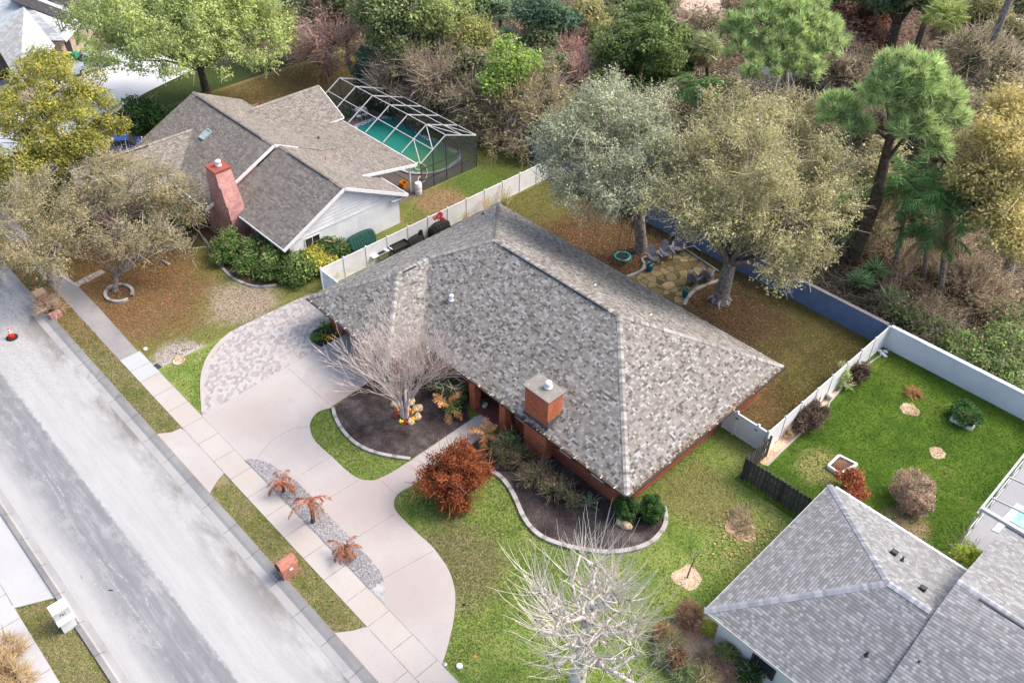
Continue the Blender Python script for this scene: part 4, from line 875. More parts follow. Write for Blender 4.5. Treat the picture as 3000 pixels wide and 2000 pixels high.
# ------------------------------------------------------------------ fences and walls
def vinyl(name, label, a, e, n, h=1.75, posts=(True, True), side=1):
    a, e = Vector((a[0], a[1], 0)), Vector((e[0], e[1], 0)); t = thing(name, label, 'fence', a.lerp(e, .5)); d = (e-a); L_ = d.length; d.normalize(); st = L_/n; nr = Vector((-d.y, d.x, 0))
    for i in range(n):
        p, q = a+d*(i*st+.07), a+d*((i+1)*st-.07); b = MB()
        b.beam(p+Vector((0, 0, h*.5)), q+Vector((0, 0, h*.5)), .03, h-.16)
        for z in (.12, h-.06): b.beam(p+Vector((0, 0, z)), q+Vector((0, 0, z)), .055, .11)
        m_ = int(st/.18)
        for j in range(1, m_): g = p.lerp(q, j/m_); b.beam(g+Vector((0, 0, .18)), g+Vector((0, 0, h-.12)), .036, .012)
        b.build('panel', 'white', t)
    for i in range(n+1):
        if (i == 0 and not posts[0]) or (i == n and not posts[1]): continue
        p = a+d*(i*st); b = MB(); b.box(p.x-.055, p.y-.055, 0, p.x+.055, p.y+.055, h+.04); b.box(p.x-.07, p.y-.07, h+.04, p.x+.07, p.y+.07, h+.1, bev=.045); b.build('post', 'white', t)
    return t
vinyl('vinyl_fence', 'long white vinyl fence between the two brown roofed houses', (-43.5, 24.75), (-43.5, 47.4), 12)
vinyl('vinyl_fence', 'short white vinyl return fence at the driveway end, running in behind the roof corner', (-43.4, 24.7), (-40.2, 24.7), 2, posts=(False, True))
vinyl('vinyl_fence', 'white vinyl fence leading up to the blue wall beside the shrub strip', (-14.05, 34.1), (-14.0, 47.55), 8)
t = thing('vinyl_gate', 'white vinyl double gate from the brick wall to the right hand fence', 'gate', (-15.3, 34.05, 0))
for (a, c) in ((-16.85, -16.15), (-16.05, -14.75), (-14.65, -14.15)):
    b = MB(); b.box(a, 34.03, .06, c, 34.07, 1.68)
    for z in (.1, 1.62): b.box(a, 34.0, z, c, 34.1, z+.12)
    for x in (a, c-.07): b.box(x, 34.005, .2, x+.07, 34.095, 1.64)
    lf = b.build('leaf' if a == -16.05 else 'panel', 'white', t)
    if a == -16.05:
        b = MB(); b.box(-16.12, 33.97, 1.35, -15.95, 34.0, 1.42); b.build('hinge', 'black', lf); b = MB(); b.box(-14.85, 33.97, 1.4, -14.68, 34.0, 1.46); b.build('latch', 'black', lf)
for x in (-16.9, -16.1, -14.7):
    b = MB(); b.box(x-.06, 33.99, 0, x+.06, 34.11, 1.82); b.box(x-.08, 33.97, 1.82, x+.08, 34.13, 1.9, bev=.05); b.build('post', 'white', t)
# dark picket fence
t = thing('picket_fence', 'dark grey shadowbox picket fence with gaps, meeting the blue grey roof', 'fence', (-12, 31.6, 0))
def pickets(a, e, h=1.65, th=.02):
    a, e = Vector((a[0], a[1], 0)), Vector((e[0], e[1], 0)); d = (e-a); L_ = d.length; d.normalize(); n = Vector((-d.y, d.x, 0)); k_ = int(L_/.118); rg = random.Random(7)
    b = MB()
    for i in range(k_):
        p = a+d*(i*.118+.06); hh_ = h+rg.uniform(-.03, .03); g = rg.uniform(1.2, 1.9); o_ = n*.03*(1 if i % 2 else -1)
        b.beam(p+o_+Vector((0, 0, .04)), p+o_+Vector((0, 0, hh_)), (.02 if abs(d.x) > .5 else .12), (.12 if abs(d.x) > .5 else .02), 0, (.05*g, .047*g, .045*g))
    b.build('picket_run', 'tint', t)
    for z in (.35, .95, 1.5): b = MB(); b.beam(a+Vector((0, 0, z)), e+Vector((0, 0, z)), .05, .09); b.build('rail', 'darkwood', t)
    for i in range(int(L_/2.2)+2):
        p = a+d*min(L_, i*2.2); b = MB(); b.box(p.x-.05, p.y-.05, 0, p.x+.05, p.y+.05, h+.04, bev=.02); b.build('post', 'darkwood', t)
pickets((-13.8, 34.0), (-13.8, 31.65)); pickets((-13.7, 31.65), (-8.9, 31.75))
# masonry walls at the back
def mwall(name, label, a, e, h, m, th=.2, cap='walk_old'):
    a, e = Vector((a[0], a[1], 0)), Vector((e[0], e[1], 0)); t = thing(name, label, 'wall', a.lerp(e, .5)); b = MB(); n = 24
    b.beam(a+Vector((0, 0, h/2)), e+Vector((0, 0, h/2)), th, h); b.build('wall_face', m, t)
    b = MB(); d = e-a
    for i in range(n): b.beam(a+d*(i/n)+d.normalized()*.012+Vector((0, 0, h+.03)), a+d*((i+1)/n)+Vector((0, 0, h+.03)), th+.08, .06)
    b.build('coping', cap, t); return t
mwall('block_wall', 'stained grey block wall behind the pool cage, mossy in places', (-72.5, 49.6), (-43.55, 48.0), 1.75, 'blockwall', .22, 'blockwall')
mwall('painted_wall', 'blue painted garden wall behind the big oaks', (-43.4, 47.9), (-14.15, 47.75), 1.7, 'blue_wall')
mwall('white_wall', 'pale white garden wall along the bright green lawn', (-13.95, 47.75), (8, 47.75), 1.7, 'wall_right', .2, 'wall_right')

# ------------------------------------------------------------------ left pool
pl = [(580, 690), (640, 665), (700, 640), (770, 612), (850, 592), (920, 588), (990, 598), (1035, 625), (1070, 652), (1150, 690), (1225, 730), (1250, 762), (1320, 805), (1385, 842), (1435, 846), (1500, 885), (1590, 940), (1665, 975), (1725, 1010), (1728, 1045), (1660, 1100), (1590, 1150), (1430, 1200), (1250, 1205), (1130, 1180), (1000, 1110), (900, 1050), (800, 960), (700, 860), (610, 760)]
pl = crom([G(900+x/3.92, 200+y/3.92) for x, y in pl], 2, True)
slabp('pool_deck', [(-63.1, 38.1), (-48.9, 38.1), (-48.9, 43.9), (-50.5, 43.95), (-50.6, 40.6), (-57.2, 42.0), (-58.5, 43.9), (-63.1, 43.9)][:3]+[(-48.9, 43.9), (-63.1, 43.9)], 0, .07, 'deck')
gz = sheet('lawn_cage', [tuple(G(900+x/3.92, 200+y/3.92)[:2]) for x, y in ((900, 520), (1010, 560), (1100, 630), (1280, 720), (1440, 820), (1620, 930), (1560, 800), (1380, 700), (1150, 560), (960, 470))], .09, 'lawn_front')
sp = thing('swimming_pool', 'long green watered pool inside the bronze screen cage', 'swimming pool', (-56, 40.5, 0))
b = MB(); b.poly([(p.x, p.y, .1) for p in pl][::-1] if sum(pl[i].x*pl[(i+1) % len(pl)].y-pl[(i+1) % len(pl)].x*pl[i].y for i in range(len(pl))) < 0 else [(p.x, p.y, .1) for p in pl]); b.build('pool_water', 'pool', sp)
cx_ = sum(p.x for p in pl)/len(pl); cy_ = sum(p.y for p in pl)/len(pl)
def ringstrip(name, pl, w0, w1, z0, z1, m, par):
    b = MB(); q = len(pl)
    for i in range(q):
        a, c = pl[i], pl[(i+1) % q]; d = ((c-pl[i-1]).normalized()); d2 = ((pl[(i+2) % q]-a).normalized()); n1 = Vector((d.y, -d.x, 0)); n2 = Vector((d2.y, -d2.x, 0))
        if (a+n1-Vector((cx_, cy_, 0))).length < (a-n1-Vector((cx_, cy_, 0))).length: n1 = -n1
        if (c+n2-Vector((cx_, cy_, 0))).length < (c-n2-Vector((cx_, cy_, 0))).length: n2 = -n2
        f = [a+n1*w0, c+n2*w0, c+n2*w1, a+n1*w1]; b.poly([(p.x, p.y, z0 if k_ in (0, 1) else z1) for k_, p in enumerate(f)])
    return b.build(name, m, par)
ringstrip('tile_band', pl, -.02, .2, .11, .16, 'tile', sp); ringstrip('coping', pl, .2, .42, .165, .17, 'deck_w', sp)
cg = thing('pool_cage', 'white beamed screen enclosure over the green pool behind the brown roofed house', 'pool enclosure', (-56, 41, 0))
cxs = [-63.1+i*2.367 for i in range(7)]; pf = [(37.95, 2.5), (39.25, 3.25), (40.6, 4.05), (42.25, 3.5), (43.85, 2.9)]
def bar(a, e, w_, h_, m, nm='beam'): b = MB(); b.beam(a, e, w_, h_); return b.build(nm, m, cg)
for x in cxs:
    for (y0, z0), (y1, z1) in zip((pf[0], pf[2]), (pf[2], pf[4])): bar((x, y0, z0), (x, y1, z1), .045, .08, 'frame_w')
    bar((x, 43.87, 0), (x, 43.87, 2.9), .06, .07, 'frame_d', 'post')
for (y, z) in pf[1:]: bar((cxs[0], y, z+.02), (cxs[-1], y, z+.02), .045, .04, 'frame_w', 'purlin')
for (y, z) in ((39.25, 3.2), (40.6, 4.0), (42.25, 3.45)):
    for x in (cxs[0], cxs[-1]): bar((x, y, 0), (x, y, z), .06, .06, 'frame_d', 'post')
bar((cxs[-1], 38, 0), (cxs[-1], 38, 2.4), .09, .09, plain('brown_post', (.12, .07, .05), .6, .1), 'post')
for x in (cxs[0], cxs[-1]): 
    for z in (.95, 1.95): bar((x, 37.95, z), (x, 43.85, z), .05, .06, 'frame_d', 'rail')
for z in (.95, 1.95): bar((cxs[0], 43.87, z), (cxs[-1], 43.87, z), .05, .06, 'frame_d', 'rail')
bar((cxs[-2], 40.6, 4.05), (cxs[-1], 39.25, 3.25), .05, .05, 'frame_w', 'brace'); bar((cxs[-2], 39.25, 3.25), (cxs[-1], 37.95, 2.5), .05, .05, 'frame_w', 'brace')
bar((cxs[-2], 40.6, 4.05), (cxs[-1], 42.25, 3.5), .05, .05, 'frame_w', 'brace'); bar((cxs[-2], 42.25, 3.5), (cxs[-1], 43.85, 2.9), .05, .05, 'frame_w', 'brace')
b = MB(); e_ = cxs[-1]+.01
b.poly([(e_, 37.95, 0), (e_, 43.85, 0), (e_, 43.85, 2.9), (e_, 40.6, 4.05), (e_, 37.95, 2.5)]); b.build('screen', 'screen', cg)
b = MB(); b.poly([(cxs[0], 37.95, 0), (cxs[0], 43.85, 0), (cxs[0], 43.85, 2.9), (cxs[0], 40.6, 4.05), (cxs[0], 37.95, 2.5)]); b.build('screen', 'screen', cg)
b = MB(); b.poly([(cxs[0], 43.86, 0), (cxs[-1], 43.86, 0), (cxs[-1], 43.86, 2.9), (cxs[0], 43.86, 2.9)]); b.build('screen', 'screen', cg)
# furniture by that pool
def wire_table(t):
    b = MB(); b.lathe((0, 0, .7), [(.55, 0), (.55, .03)], 16); b.build('table_top', 'frame_w', t)
    for a in (.8, 2.4, 3.9, 5.5): b = MB(); b.tube([(.15*math.cos(a), .15*math.sin(a), .7), (.4*math.cos(a), .4*math.sin(a), .35), (.45*math.cos(a), .45*math.sin(a), 0)], .02, 5); b.build('leg', 'frame_w', t)
t = thing('patio_table', 'round white metal patio table beside the green pool', 'table', (0, 0, 0)); wire_table(t); p = G(900+625/3.92, 200+560/3.92); place(t, p.x, p.y, .08)
def wire_chair(lab):
    t = thing('patio_chair', lab, 'chair', (0, 0, 0), 'white chairs round the patio table')
    b = MB(); b.lathe((0, 0, .42), [(.24, 0), (.24, .03)], 12); b.build('seat', 'frame_w', t)
    for sx, sy in ((-1, -1), (1, -1), (1, 1), (-1, 1)): b = MB(); b.tube([(sx*.15, sy*.15, .42), (sx*.21, sy*.21, 0)], .016, 5); b.build('leg', 'frame_w', t)
    b = MB(); b.tube([(-.22, .2, .42), (-.22, .26, .75), (-.1, .28, .9), (.1, .28, .9), (.22, .26, .75), (.22, .2, .42)], .018, 5)
    for i in range(5): x = -.14+i*.07; b.tube([(x, .22, .43), (x, .27, .87)], .01, 4)
    b.build('backrest', 'frame_w', t); return t
for (zx, zy, rz, lab) in ((555, 545, 2.5, 'white wire chair nearest the railing beside the patio table'), (600, 610, 1.2, 'white wire chair in front of the round patio table'), (665, 590, -1.2, 'white wire chair on the pool side of the patio table')):
    p = G(900+zx/3.92, 200+zy/3.92); place(wire_chair(lab), p.x, p.y, .08, rz)
t = thing('metal_railing', 'low white scrolled metal railing beside the patio table', 'railing', (0, 0, 0)); b = MB(); b.beam((-1.4, 0, .75), (1.4, 0, .75), .04); b.beam((-1.4, 0, .12), (1.4, 0, .12), .03); b.build('rail', 'frame_w', t); b = MB()
for i in range(15): b.beam((-1.4+i*.2, 0, .0), (-1.4+i*.2, 0, .75), .018)
b.build('balusters', 'frame_w', t); p = G(900+480/3.92, 200+545/3.92); place(t, p.x, p.y, .08, .1)
p = G(900+1110/3.92, 200+1370/3.92); t = thing('plastic_crate', 'orange plastic crate standing under the lanai corner', 'crate', p); b = MB(); b.box(p.x-.25, p.y-.2, .07, p.x+.25, p.y+.2, .1)
for (x0, y0, x1, y1) in ((-.27, -.22, .27, -.2), (-.27, .2, .27, .22), (-.27, -.2, -.25, .2), (.25, -.2, .27, .2)): b.box(p.x+x0, p.y+y0, .1, p.x+x1, p.y+y1, .45)
b.build('crate_box', plain('orange_plastic', (.75, .28, .02), .5, .08), t); b = MB(); b.beam((p.x-.29, p.y-.24, .46), (p.x+.29, p.y-.24, .46), .05); b.beam((p.x-.29, p.y+.24, .46), (p.x+.29, p.y+.24, .46), .05); b.beam((p.x-.29, p.y-.24, .46), (p.x-.29, p.y+.24, .46), .05); b.beam((p.x+.29, p.y-.24, .46), (p.x+.29, p.y+.24, .46), .05); b.build('rim', MT.get('x') or bpy.data.materials['orange_plastic'], t)
def barrel(name, lab, px, py, m, h=.9, r=.3, grp=None, z=.03, lid=None):
    p = G(px, py); t = thing(name, lab, 'barrel', (p.x, p.y, z), grp); b = MB(); b.lathe((p.x, p.y, z), [(r*.93, 0), (r, .05), (r, h*.3), (r*1.03, h*.32), (r, h*.34), (r, h*.64), (r*1.03, h*.66), (r, h*.68), (r, h*.95), (r*.95, h)], 18); b.build('drum', m, t, True)
    b = MB(); b.lathe((p.x, p.y, z+h), [(r*.93, -.01), (r*.93, .02), (r*.6, .035)], 18); b.build('lid', lid or m, t, True); return t
barrel('barrel', 'white plastic barrel on the grass at the cage corner', 900+1278/3.92, 200+1440/3.92, 'white', .95, .3)
bl = plain('blue_plastic', (.04, .2, .55), .4, .1); bd = plain('dark_blue_plastic', (.02, .06, .16), .4, .1)
barrel('barrel', 'bright blue barrel by the block wall, left of its row', 900+1335/3.92, 200+440/3.92, bl, .85, .27, 'blue barrels by the block wall')
barrel('barrel', 'dark navy barrel set back between the two lighter blue ones', 900+1385/3.92, 200+440/3.92, bd, .85, .28, 'blue barrels by the block wall')
barrel('barrel', 'blue barrel with a pale lid by the block wall', 900+1430/3.92, 200+480/3.92, bd, .9, .3, 'blue barrels by the block wall', lid=plain('pale_blue_lid', (.3, .42, .5), .4, .1))
barrel('barrel', 'very dark blue barrel at the right of its row by the block wall', 900+1485/3.92, 200+510/3.92, bd, .8, .28, 'blue barrels by the block wall')
barrel('barrel', 'small black tub left of the blue barrels', 900+1262/3.92, 200+390/3.92, 'black', .6, .24, 'blue barrels by the block wall')
b = MB(); hp = crom([G(900+x/3.92, 200+y/3.92, .2) for x, y in ((1270, 1340), (1275, 1270), (1300, 1240), (1320, 1290), (1335, 1310), (1370, 1240), (1375, 1160), (1340, 1110), (1270, 1080), (1240, 1150), (1300, 1165))], 5); b.tube(hp, .03, 5); tag(b.build('pool_hose', 'white'), 'white pool hose looped over the green water', 'hose')
t = thing('lattice_panel', 'white diamond lattice panel leaning on the block wall', 'lattice', G(1535, 462)); p = G(1535, 462); b = MB(); q0 = p+Vector((-.9, .3, 0)); 
for i in range(14):
    u = i/13*1.9-.0
    for sg in (0, 1):
        a = max(0, min(1.9, u)); 
        x0, z0, x1, z1 = (u-.6, 0, u+.6, 1.2) if sg else (u+.6, 0, u-.6, 1.2)
        def clip(xa, za, xb, zb):
            t0, t1 = 0., 1.
            for lim, s_ in ((0, 1), (1.9, -1)):
                da, db = (xa-lim)*s_, (xb-lim)*s_
                if da < 0 and db < 0: return None
                if da < 0: t0 = max(t0, da/(da-db))
                if db < 0: t1 = min(t1, da/(da-db))
            return (xa+(xb-xa)*t0, za+(zb-za)*t0, xa+(xb-xa)*t1, za+(zb-za)*t1)
        c_ = clip(x0, z0, x1, z1)
        if c_: b.beam(q0+Vector((c_[0], 0, c_[1])), q0+Vector((c_[2], 0, c_[3])), .012, .04)
b.build('lattice', 'frame_w', t)
p = G(1502, 460); t = thing('garden_urn', 'pale grey stone urn in front of the lattice panel', 'urn', p); b = MB(); b.lathe(p, [(.2, 0), (.2, .08), (.08, .15), (.1, .3), (.28, .5), (.32, .7), (.28, .72)], 14); b.build('bowl', plain('grey_stone', (.4, .4, .4), .9, .2), t, True)
p = G(1078, 780); p.x += .3; t = thing('wading_pool', 'upturned dark green plastic pond liner leaning on the white gable wall', 'pond liner', (-45.7, 29.6, 0)); b = MB()
c0 = Vector((-45.75, 29.7, .62)); ua = Vector((0, 1, 0)); va = Vector((-.55, 0, 1)).normalized(); na = ua.cross(va)
rim = [c0+ua*1.25*math.copysign(abs(math.cos(a))**.6, math.cos(a))+va*.62*math.copysign(abs(math.sin(a))**.6, math.sin(a)) for a in [2*math.pi*i/28 for i in range(28)]]
inn = [c0+(p_-c0)*.86+na*.22 for p_ in rim]; b.poly(inn)
for i in range(28): j = (i+1) % 28; b.poly([rim[i], rim[j], inn[j], inn[i]]); b.beam(rim[i], rim[j], .05)
for k_ in range(-4, 5):
    u = k_/4.5; b.beam(c0+ua*u*1.08+na*.235-va*.48, c0+ua*u*1.08+na*.235+va*.48, .035, .03)
for k_ in (-.3, 0, .3): b.beam(c0+va*k_+na*.235-ua*1.05, c0+va*k_+na*.235+ua*1.05, .035, .03)
b.build('shell', plain('dark_green_plastic', (.015, .07, .055), .4, .1), t)

# ------------------------------------------------------------------ side yard grills by the white fence
def sideyard(px, py): return G(px, py)
def grill_legs(t, hx, hy, h, m='dark'):
    for sx, sy in ((-1, -1), (1, -1), (1, 1), (-1, 1)): b = MB(); b.box(sx*hx-.02, sy*hy-.02, 0, sx*hx+.02, sy*hy+.02, h); b.build('leg', m, t)
t = thing('gas_grill', 'open white and steel gas grill with side shelves by the white fence', 'grill', (0, 0, 0)); grill_legs(t, .3, .25, .75)
b = MB(); b.box(-.33, -.28, .45, .33, .28, .8); b.box(-.34, -.34, .78, .34, -.27, .9, 0); b.build('firebox', 'steel', t)
b = MB(); b.box(-.29, -.24, .805, .29, .24, .815); b.build('grate', 'black', t)
b = MB(); b.box(-.33, .24, .8, .33, .3, 1.2); b.box(-.33, .3, 1.0, .33, .38, 1.22, 0, None, 0, .03); b.build('lid', 'steel', t)
b = MB(); b.box(-.85, -.25, .8, -.36, .25, .84); b.build('side_shelf', 'white', t); b = MB(); b.box(.36, -.25, .8, .85, .25, .84); b.build('side_shelf', 'white', t)
for i in range(3): b = MB(); b.lathe((-.2+i*.2, -.36, .84), [(.03, -.03), (.03, .03)], 8); b.build('knob', 'black', t)
p = G(1120, 742, .8); place(t, p.x-.12, p.y, 0, R(90))
t = thing('griddle', 'flat black rectangular griddle on thin legs by the white fence', 'griddle', (0, 0, 0)); grill_legs(t, .62, .28, .8)
b = MB(); b.box(-.75, -.36, .78, .75, .36, .82); 
for x0, y0, x1, y1 in ((-.78, -.39, .78, -.36), (-.78, .36, .78, .39), (-.78, -.36, -.75, .36), (.75, -.36, .78, .36)): b.box(x0, y0, .78, x1, y1, .95)
b.build('tray', 'black', t); p = G(1172, 722, .85); place(t, p.x-.12, p.y, 0, R(90))
def covered(lab, px, py, L_, kind):
    t = thing('covered_grill', lab, 'grill', (0, 0, 0), 'covered grills along the white fence'); b = MB(); n = 7
    prof = ([(-1, .75, .28), (-.93, .95, .33), (-.5, 1.12, .36), (-.3, 1.15, .36), (.3, 1.15, .36), (.55, 1.12, .35), (.93, 1.0, .33), (1, .75, .28)] if kind == 0 else [(-1, .6, .25), (-.9, .85, .3), (-.55, .95, .33), (-.3, 1.02, .34), (.3, 1.05, .34), (.62, 1.02, .33), (.75, 1.32, .2), (.9, 1.35, .14), (1, .7, .25)])
    rg = random.Random(px); sec = []
    for u, h, w_ in prof:
        x = u*L_/2; ring = [(x+rg.uniform(-.02, .02), -w_-.06, .05), (x, -w_, h*.7), (x, -w_*.62, h), (x, w_*.62, h-.02), (x, w_, h*.72), (x, w_+.06, .05)]; sec.append([(a, q+rg.uniform(-.02, .02), z) for a, q, z in ring])
    for s0, s1 in zip(sec, sec[1:]):
        for i in range(5): b.poly([s0[i], s1[i], s1[i+1], s0[i+1]])
    b.poly(sec[0][::-1]); b.poly(sec[-1]); b.build('cloth_cover', 'black', t)
    b = MB(); b.box(-L_*.3, -.2, 0, L_*.3, .2, .06); b.build('base', 'dark', t); p = G(px, py, .9); place(t, p.x-.12, p.y, 0, R(90)); return t
covered('grill under a lumpy black cover with one raised end', 1218, 700, 1.5, 1)
covered('grill under a long smooth black cover, farthest along the white fence', 1290, 662, 1.75, 0)
cb = thing('concrete_block', 'hollow concrete block standing beside the lumpy covered grill', 'block', (0, 0, 0), 'concrete blocks at the sapling')
b = MB()
for x0, y0, x1, y1 in ((-.2, -.1, .2, -.065), (-.2, .065, .2, .1), (-.2, -.065, -.165, .065), (.165, -.065, .2, .065), (-.02, -.065, .02, .065)): b.box(x0, y0, 0, x1, y1, .36)
b.build('shell', plain('pale_block', (.55, .54, .52), .9, .1), cb)
c2_ = copy_tree(cb); c2_['label'] = 'hollow concrete block on the far side of the red sapling'; p = G(1245, 690, .3); place(cb, p.x-.1, p.y, .03, .4); place(c2_, p.x-.1, p.y+.8, .03, 1.2)
p = G(985, 820, .3); t = thing('flower_pot', 'dark purple pot behind the short white return fence', 'pot', (-41.9, 25.5, 0)); b = MB(); b.lathe((-41.9, 25.5, 0), [(.18, 0), (.28, .4), (.3, .45), (.25, .46), (.22, .3)], 14); b.build('pot_body', plain('purple_pot', (.08, .03, .04), .4, .1), t, True)

# ------------------------------------------------------------------ back patio
fp = [D(*p) for p in ((1447, 633), (1475, 618), (1480, 600), (1490, 590), (1545, 568), (1580, 582), (1640, 620), (1640, 648), (1600, 665), (1575, 690), (1566, 710), (1530, 700))]
sheet('flagstone_patio', [(p.x, p.y) for p in fp]+[(-28, 38), (-36, 38)], .05, 'flag')
curbing('patio_edging', crom([D(*p) for p in ((1430, 640), (1455, 632), (1477, 620), (1479, 606), (1476, 596), (1500, 586), (1545, 566), (1553, 562))], 3), .2, .03, .13, 'tint', 'pale concrete edging behind the three lawn chairs')
curbing('patio_edging', [D(1553, 562), D(1585, 582), D(1620, 605), D(1650, 625)], .14, .03, .12, 'tint', 'straight narrow edging on the wall side of the flagstone patio')
curbing('patio_edging', crom([D(*p) for p in ((1655, 645), (1625, 655), (1598, 668), (1580, 685), (1571, 703))], 4), .24, .03, .14, 'tint', 'curved pale edging between the patio and the oak with white roots')
def adirondack():
    t = thing('lawn_chair', 'grey slatted wooden lawn chair', 'chair', (0, 0, 0), 'grey lawn chairs on the flagstone patio'); M_ = plain('weathered_grey_wood', (.16, .16, .2), .8, .2) if 'weathered_grey_wood' not in bpy.data.materials else bpy.data.materials['weathered_grey_wood']
    b = MB()
    for i in range(7): y = -.28+i*.09; b.box(-.26, y, .34-i*.018, .26, y+.075, .36-i*.018)
    b.build('seat', M_, t); b = MB()
    for i in range(7):
        x = -.24+i*.08; hh_ = 1.02-abs(i-3)**2*.02; b.beam((x, .3, .22), (x*1.15, .62, hh_), .07, .018)
    b.build('backrest', M_, t)
    for s_ in (-1, 1):
        b = MB(); b.box(s_*.36-.07, -.36, .54, s_*.36+.07, .38, .565); b.build('armrest', M_, t); b = MB(); b.box(s_*.32-.02, -.33, 0, s_*.32+.02, -.24, .54); b.build('leg', M_, t)
        b = MB(); b.beam((s_*.29, -.28, .32), (s_*.29, .6, .05), .025, .09); b.beam((s_*.3, .38, .08), (s_*.33, .42, .54), .03, .06); b.build('side_frame', M_, t)
    return t
ac = adirondack()
for i, (zx, zy, rz, lab) in enumerate(((965, 760, R(95), 'grey slatted lawn chair nearest the teal planter'), (1125, 700, R(85), 'middle of the three grey lawn chairs along the patio edging'), (1275, 630, R(60), 'grey lawn chair by the blue wall end of the patio'), (1500, 1020, R(-150), 'dark lounge chair seen from behind, nearer the teal jar'), (1650, 970, R(-135), 'dark lounge chair seen from behind, nearer the oak trunk'))):
    o = ac if i == 0 else copy_tree(ac); p = G(1700+zx/4.48, 600+zy/4.48); place(o, p.x, p.y, .05, rz-R(25), 1.12); o['label'] = lab
def potp(name, lab, px, py, m, h=.5, r=.2, fl=((.5, .4, .05), (.08, .12, .03))):
    p = G(px, py); t = thing(name, lab, 'planter', (p.x, p.y, .04)); b = MB(); b.lathe((p.x, p.y, .04), [(r*.7, 0), (r, h*.5), (r*.95, h*.85), (r*1.05, h), (r*.85, h), (r*.8, h*.9)], 14, cap=False); b.lathe((p.x, p.y, .04+h*.88), [(r*.8, 0), (.02, .01)], 14); b.build('pot_body', m, t, True)
    crown(t, int(px), [((p.x, p.y, .04+h+.1), (r*1.1, r*1.1, .15))], [c+(1,) for c in fl], 8, .08, 14, .05, 0, name='flowers'); return t
teal = plain('teal_glaze', (.01, .12, .17), .25, .1)
potp('teal_planter', 'teal glazed planter with flowers beside the nearest lawn chair', 1700+905/4.48, 600+870/4.48, teal, .5, .25, ((.5, .5, .45), (.1, .2, .05)))
potp('teal_planter', 'teal glazed jar with yellow flowers at the patio end by the roof edge', 1700+1370/4.48, 600+1210/4.48, teal, .6, .22)
p = G(1700+545/4.48, 600+750/4.48); t = thing('disc_swing', 'turquoise rimmed saucer swing hanging from the silvery oak', 'swing', (p.x, p.y, .4)); b = MB()
ring_ = [Vector((p.x+.55*math.cos(a), p.y+.55*math.sin(a), .5)) for a in [2*math.pi*i/24 for i in range(25)]]; b.tube(ring_, .07, 8); b.build('rim', plain('turquoise_foam', (.04, .42, .36), .6, .1), t, True)
b = MB()
for i in range(-5, 6): w_ = math.sqrt(max(0, .5**2-(i*.09)**2)); b.beam((p.x+i*.09, p.y-w_, .48), (p.x+i*.09, p.y+w_, .48), .02); b.beam((p.x-w_, p.y+i*.09, .485), (p.x+w_, p.y+i*.09, .485), .02)
b.build('net', 'dark', t)
for sx in (-1, 1):
    b = MB()
    for sy in (-1, 1): b.tube([(p.x+sx*.4, p.y+sy*.38, .5), (p.x+sx*.42, p.y, 1.3)], .015, 4)
    b.tube([(p.x+sx*.42, p.y, 1.3), (p.x+sx*.5, p.y+.2, 4.6)], .02, 4); b.build('rope', 'black', t)

# ------------------------------------------------------------------ street side things
mb = thing('brick_mailbox', 'barrel topped brick mailbox on the grass verge', 'mailbox', G(843, 1684)); p = G(843, 1684); a_ = 0
b = MB(); x0, y0 = p.x-.05, p.y+.1
b.prism([(x0-.3, y0-.42), (x0+.3, y0-.42), (x0+.3, y0+.42), (x0-.3, y0+.42)], 0, .8); n = 10
arc = [(x0+.33*math.cos(math.pi*i/n), .8+.36*math.sin(math.pi*i/n)) for i in range(n+1)]
for (xa, za), (xb, zb) in zip(arc, arc[1:]): b.poly([(xa, y0-.48, za), (xa, y0+.45, za), (xb, y0+.45, zb), (xb, y0-.48, zb)][::-1])
b.poly([(x, y0-.48, z) for x, z in arc]); b.poly([(x, y0+.45, z) for x, z in arc][::-1]); b.poly([(x0-.33, y0-.48, .8), (x0-.33, y0+.45, .8), (x0+.33, y0+.45, .8), (x0+.33, y0-.48, .8)])
b.build('brick_body', brick('salmon_brick', (.5, .2, .13), (.32, .11, .08), (.3, .24, .2), .2, .09), mb)
b = MB(); b.lathe((0, 0, 0), [(.2, 0), (.2, .015)], 14); 
b.v = [(x0+x, y0-.5-z, .92+y) for x, y, z in b.v]; b.build('mail_door', 'black', mb)
b = MB(); b.box(x0+.3, y0-.05, .62, x0+.36, y0+.12, .7); b.build('flag', 'white', mb)
wm = thing('stucco_mailbox', 'white block mailbox with sloping front panel and small numbers, across the street', 'mailbox', G(187, 1862)); p = G(187, 1862)
xa, xb, ya, yb = p.x-.72, p.x+.0, p.y+.02, p.y+.75
b = MB(); b.box(xa+.05, ya+.05, 0, xb-.05, yb-.05, .82); b.box(xa, ya-.04, .82, xb+.1, yb+.04, .92, bev=.02)
b.build('base', 'white_wall', wm)
b = MB(); b.prism([(xa, ya), (xb-.17, ya), (xb-.17, yb), (xa, yb)], .92, 1.45)
b.build('box_body', 'white_wall', wm)
b = MB(); b.box(xa-.03, ya-.03, 1.45, xb-.14, yb+.03, 1.5, bev=.02); b.build('cap', 'white', wm)
b = MB(); b.poly([(xb-.165, ya+.03, .93), (xb-.165, yb-.03, .93), (xb-.165, yb-.03, 1.44), (xb-.165, ya+.03, 1.44)]); b.build('door_panel', plain('grey_panel', (.45, .45, .45), .7, .05), wm)
fc = bpy.data.curves.new('house_number', 'FONT'); fc.body = '721'; fc.size = .2; fc.align_x = 'CENTER'; fc.extrude = .004
ft = bpy.data.objects.new('number_text', fc); fm_ = bpy.data.meshes.new_from_object(ft); bpy.data.objects.remove(ft)
fo = bpy.data.objects.new('house_number', fm_); COL.objects.link(fo); fm_.materials.clear(); fm_.materials.append(MT['black']); fo.parent = wm
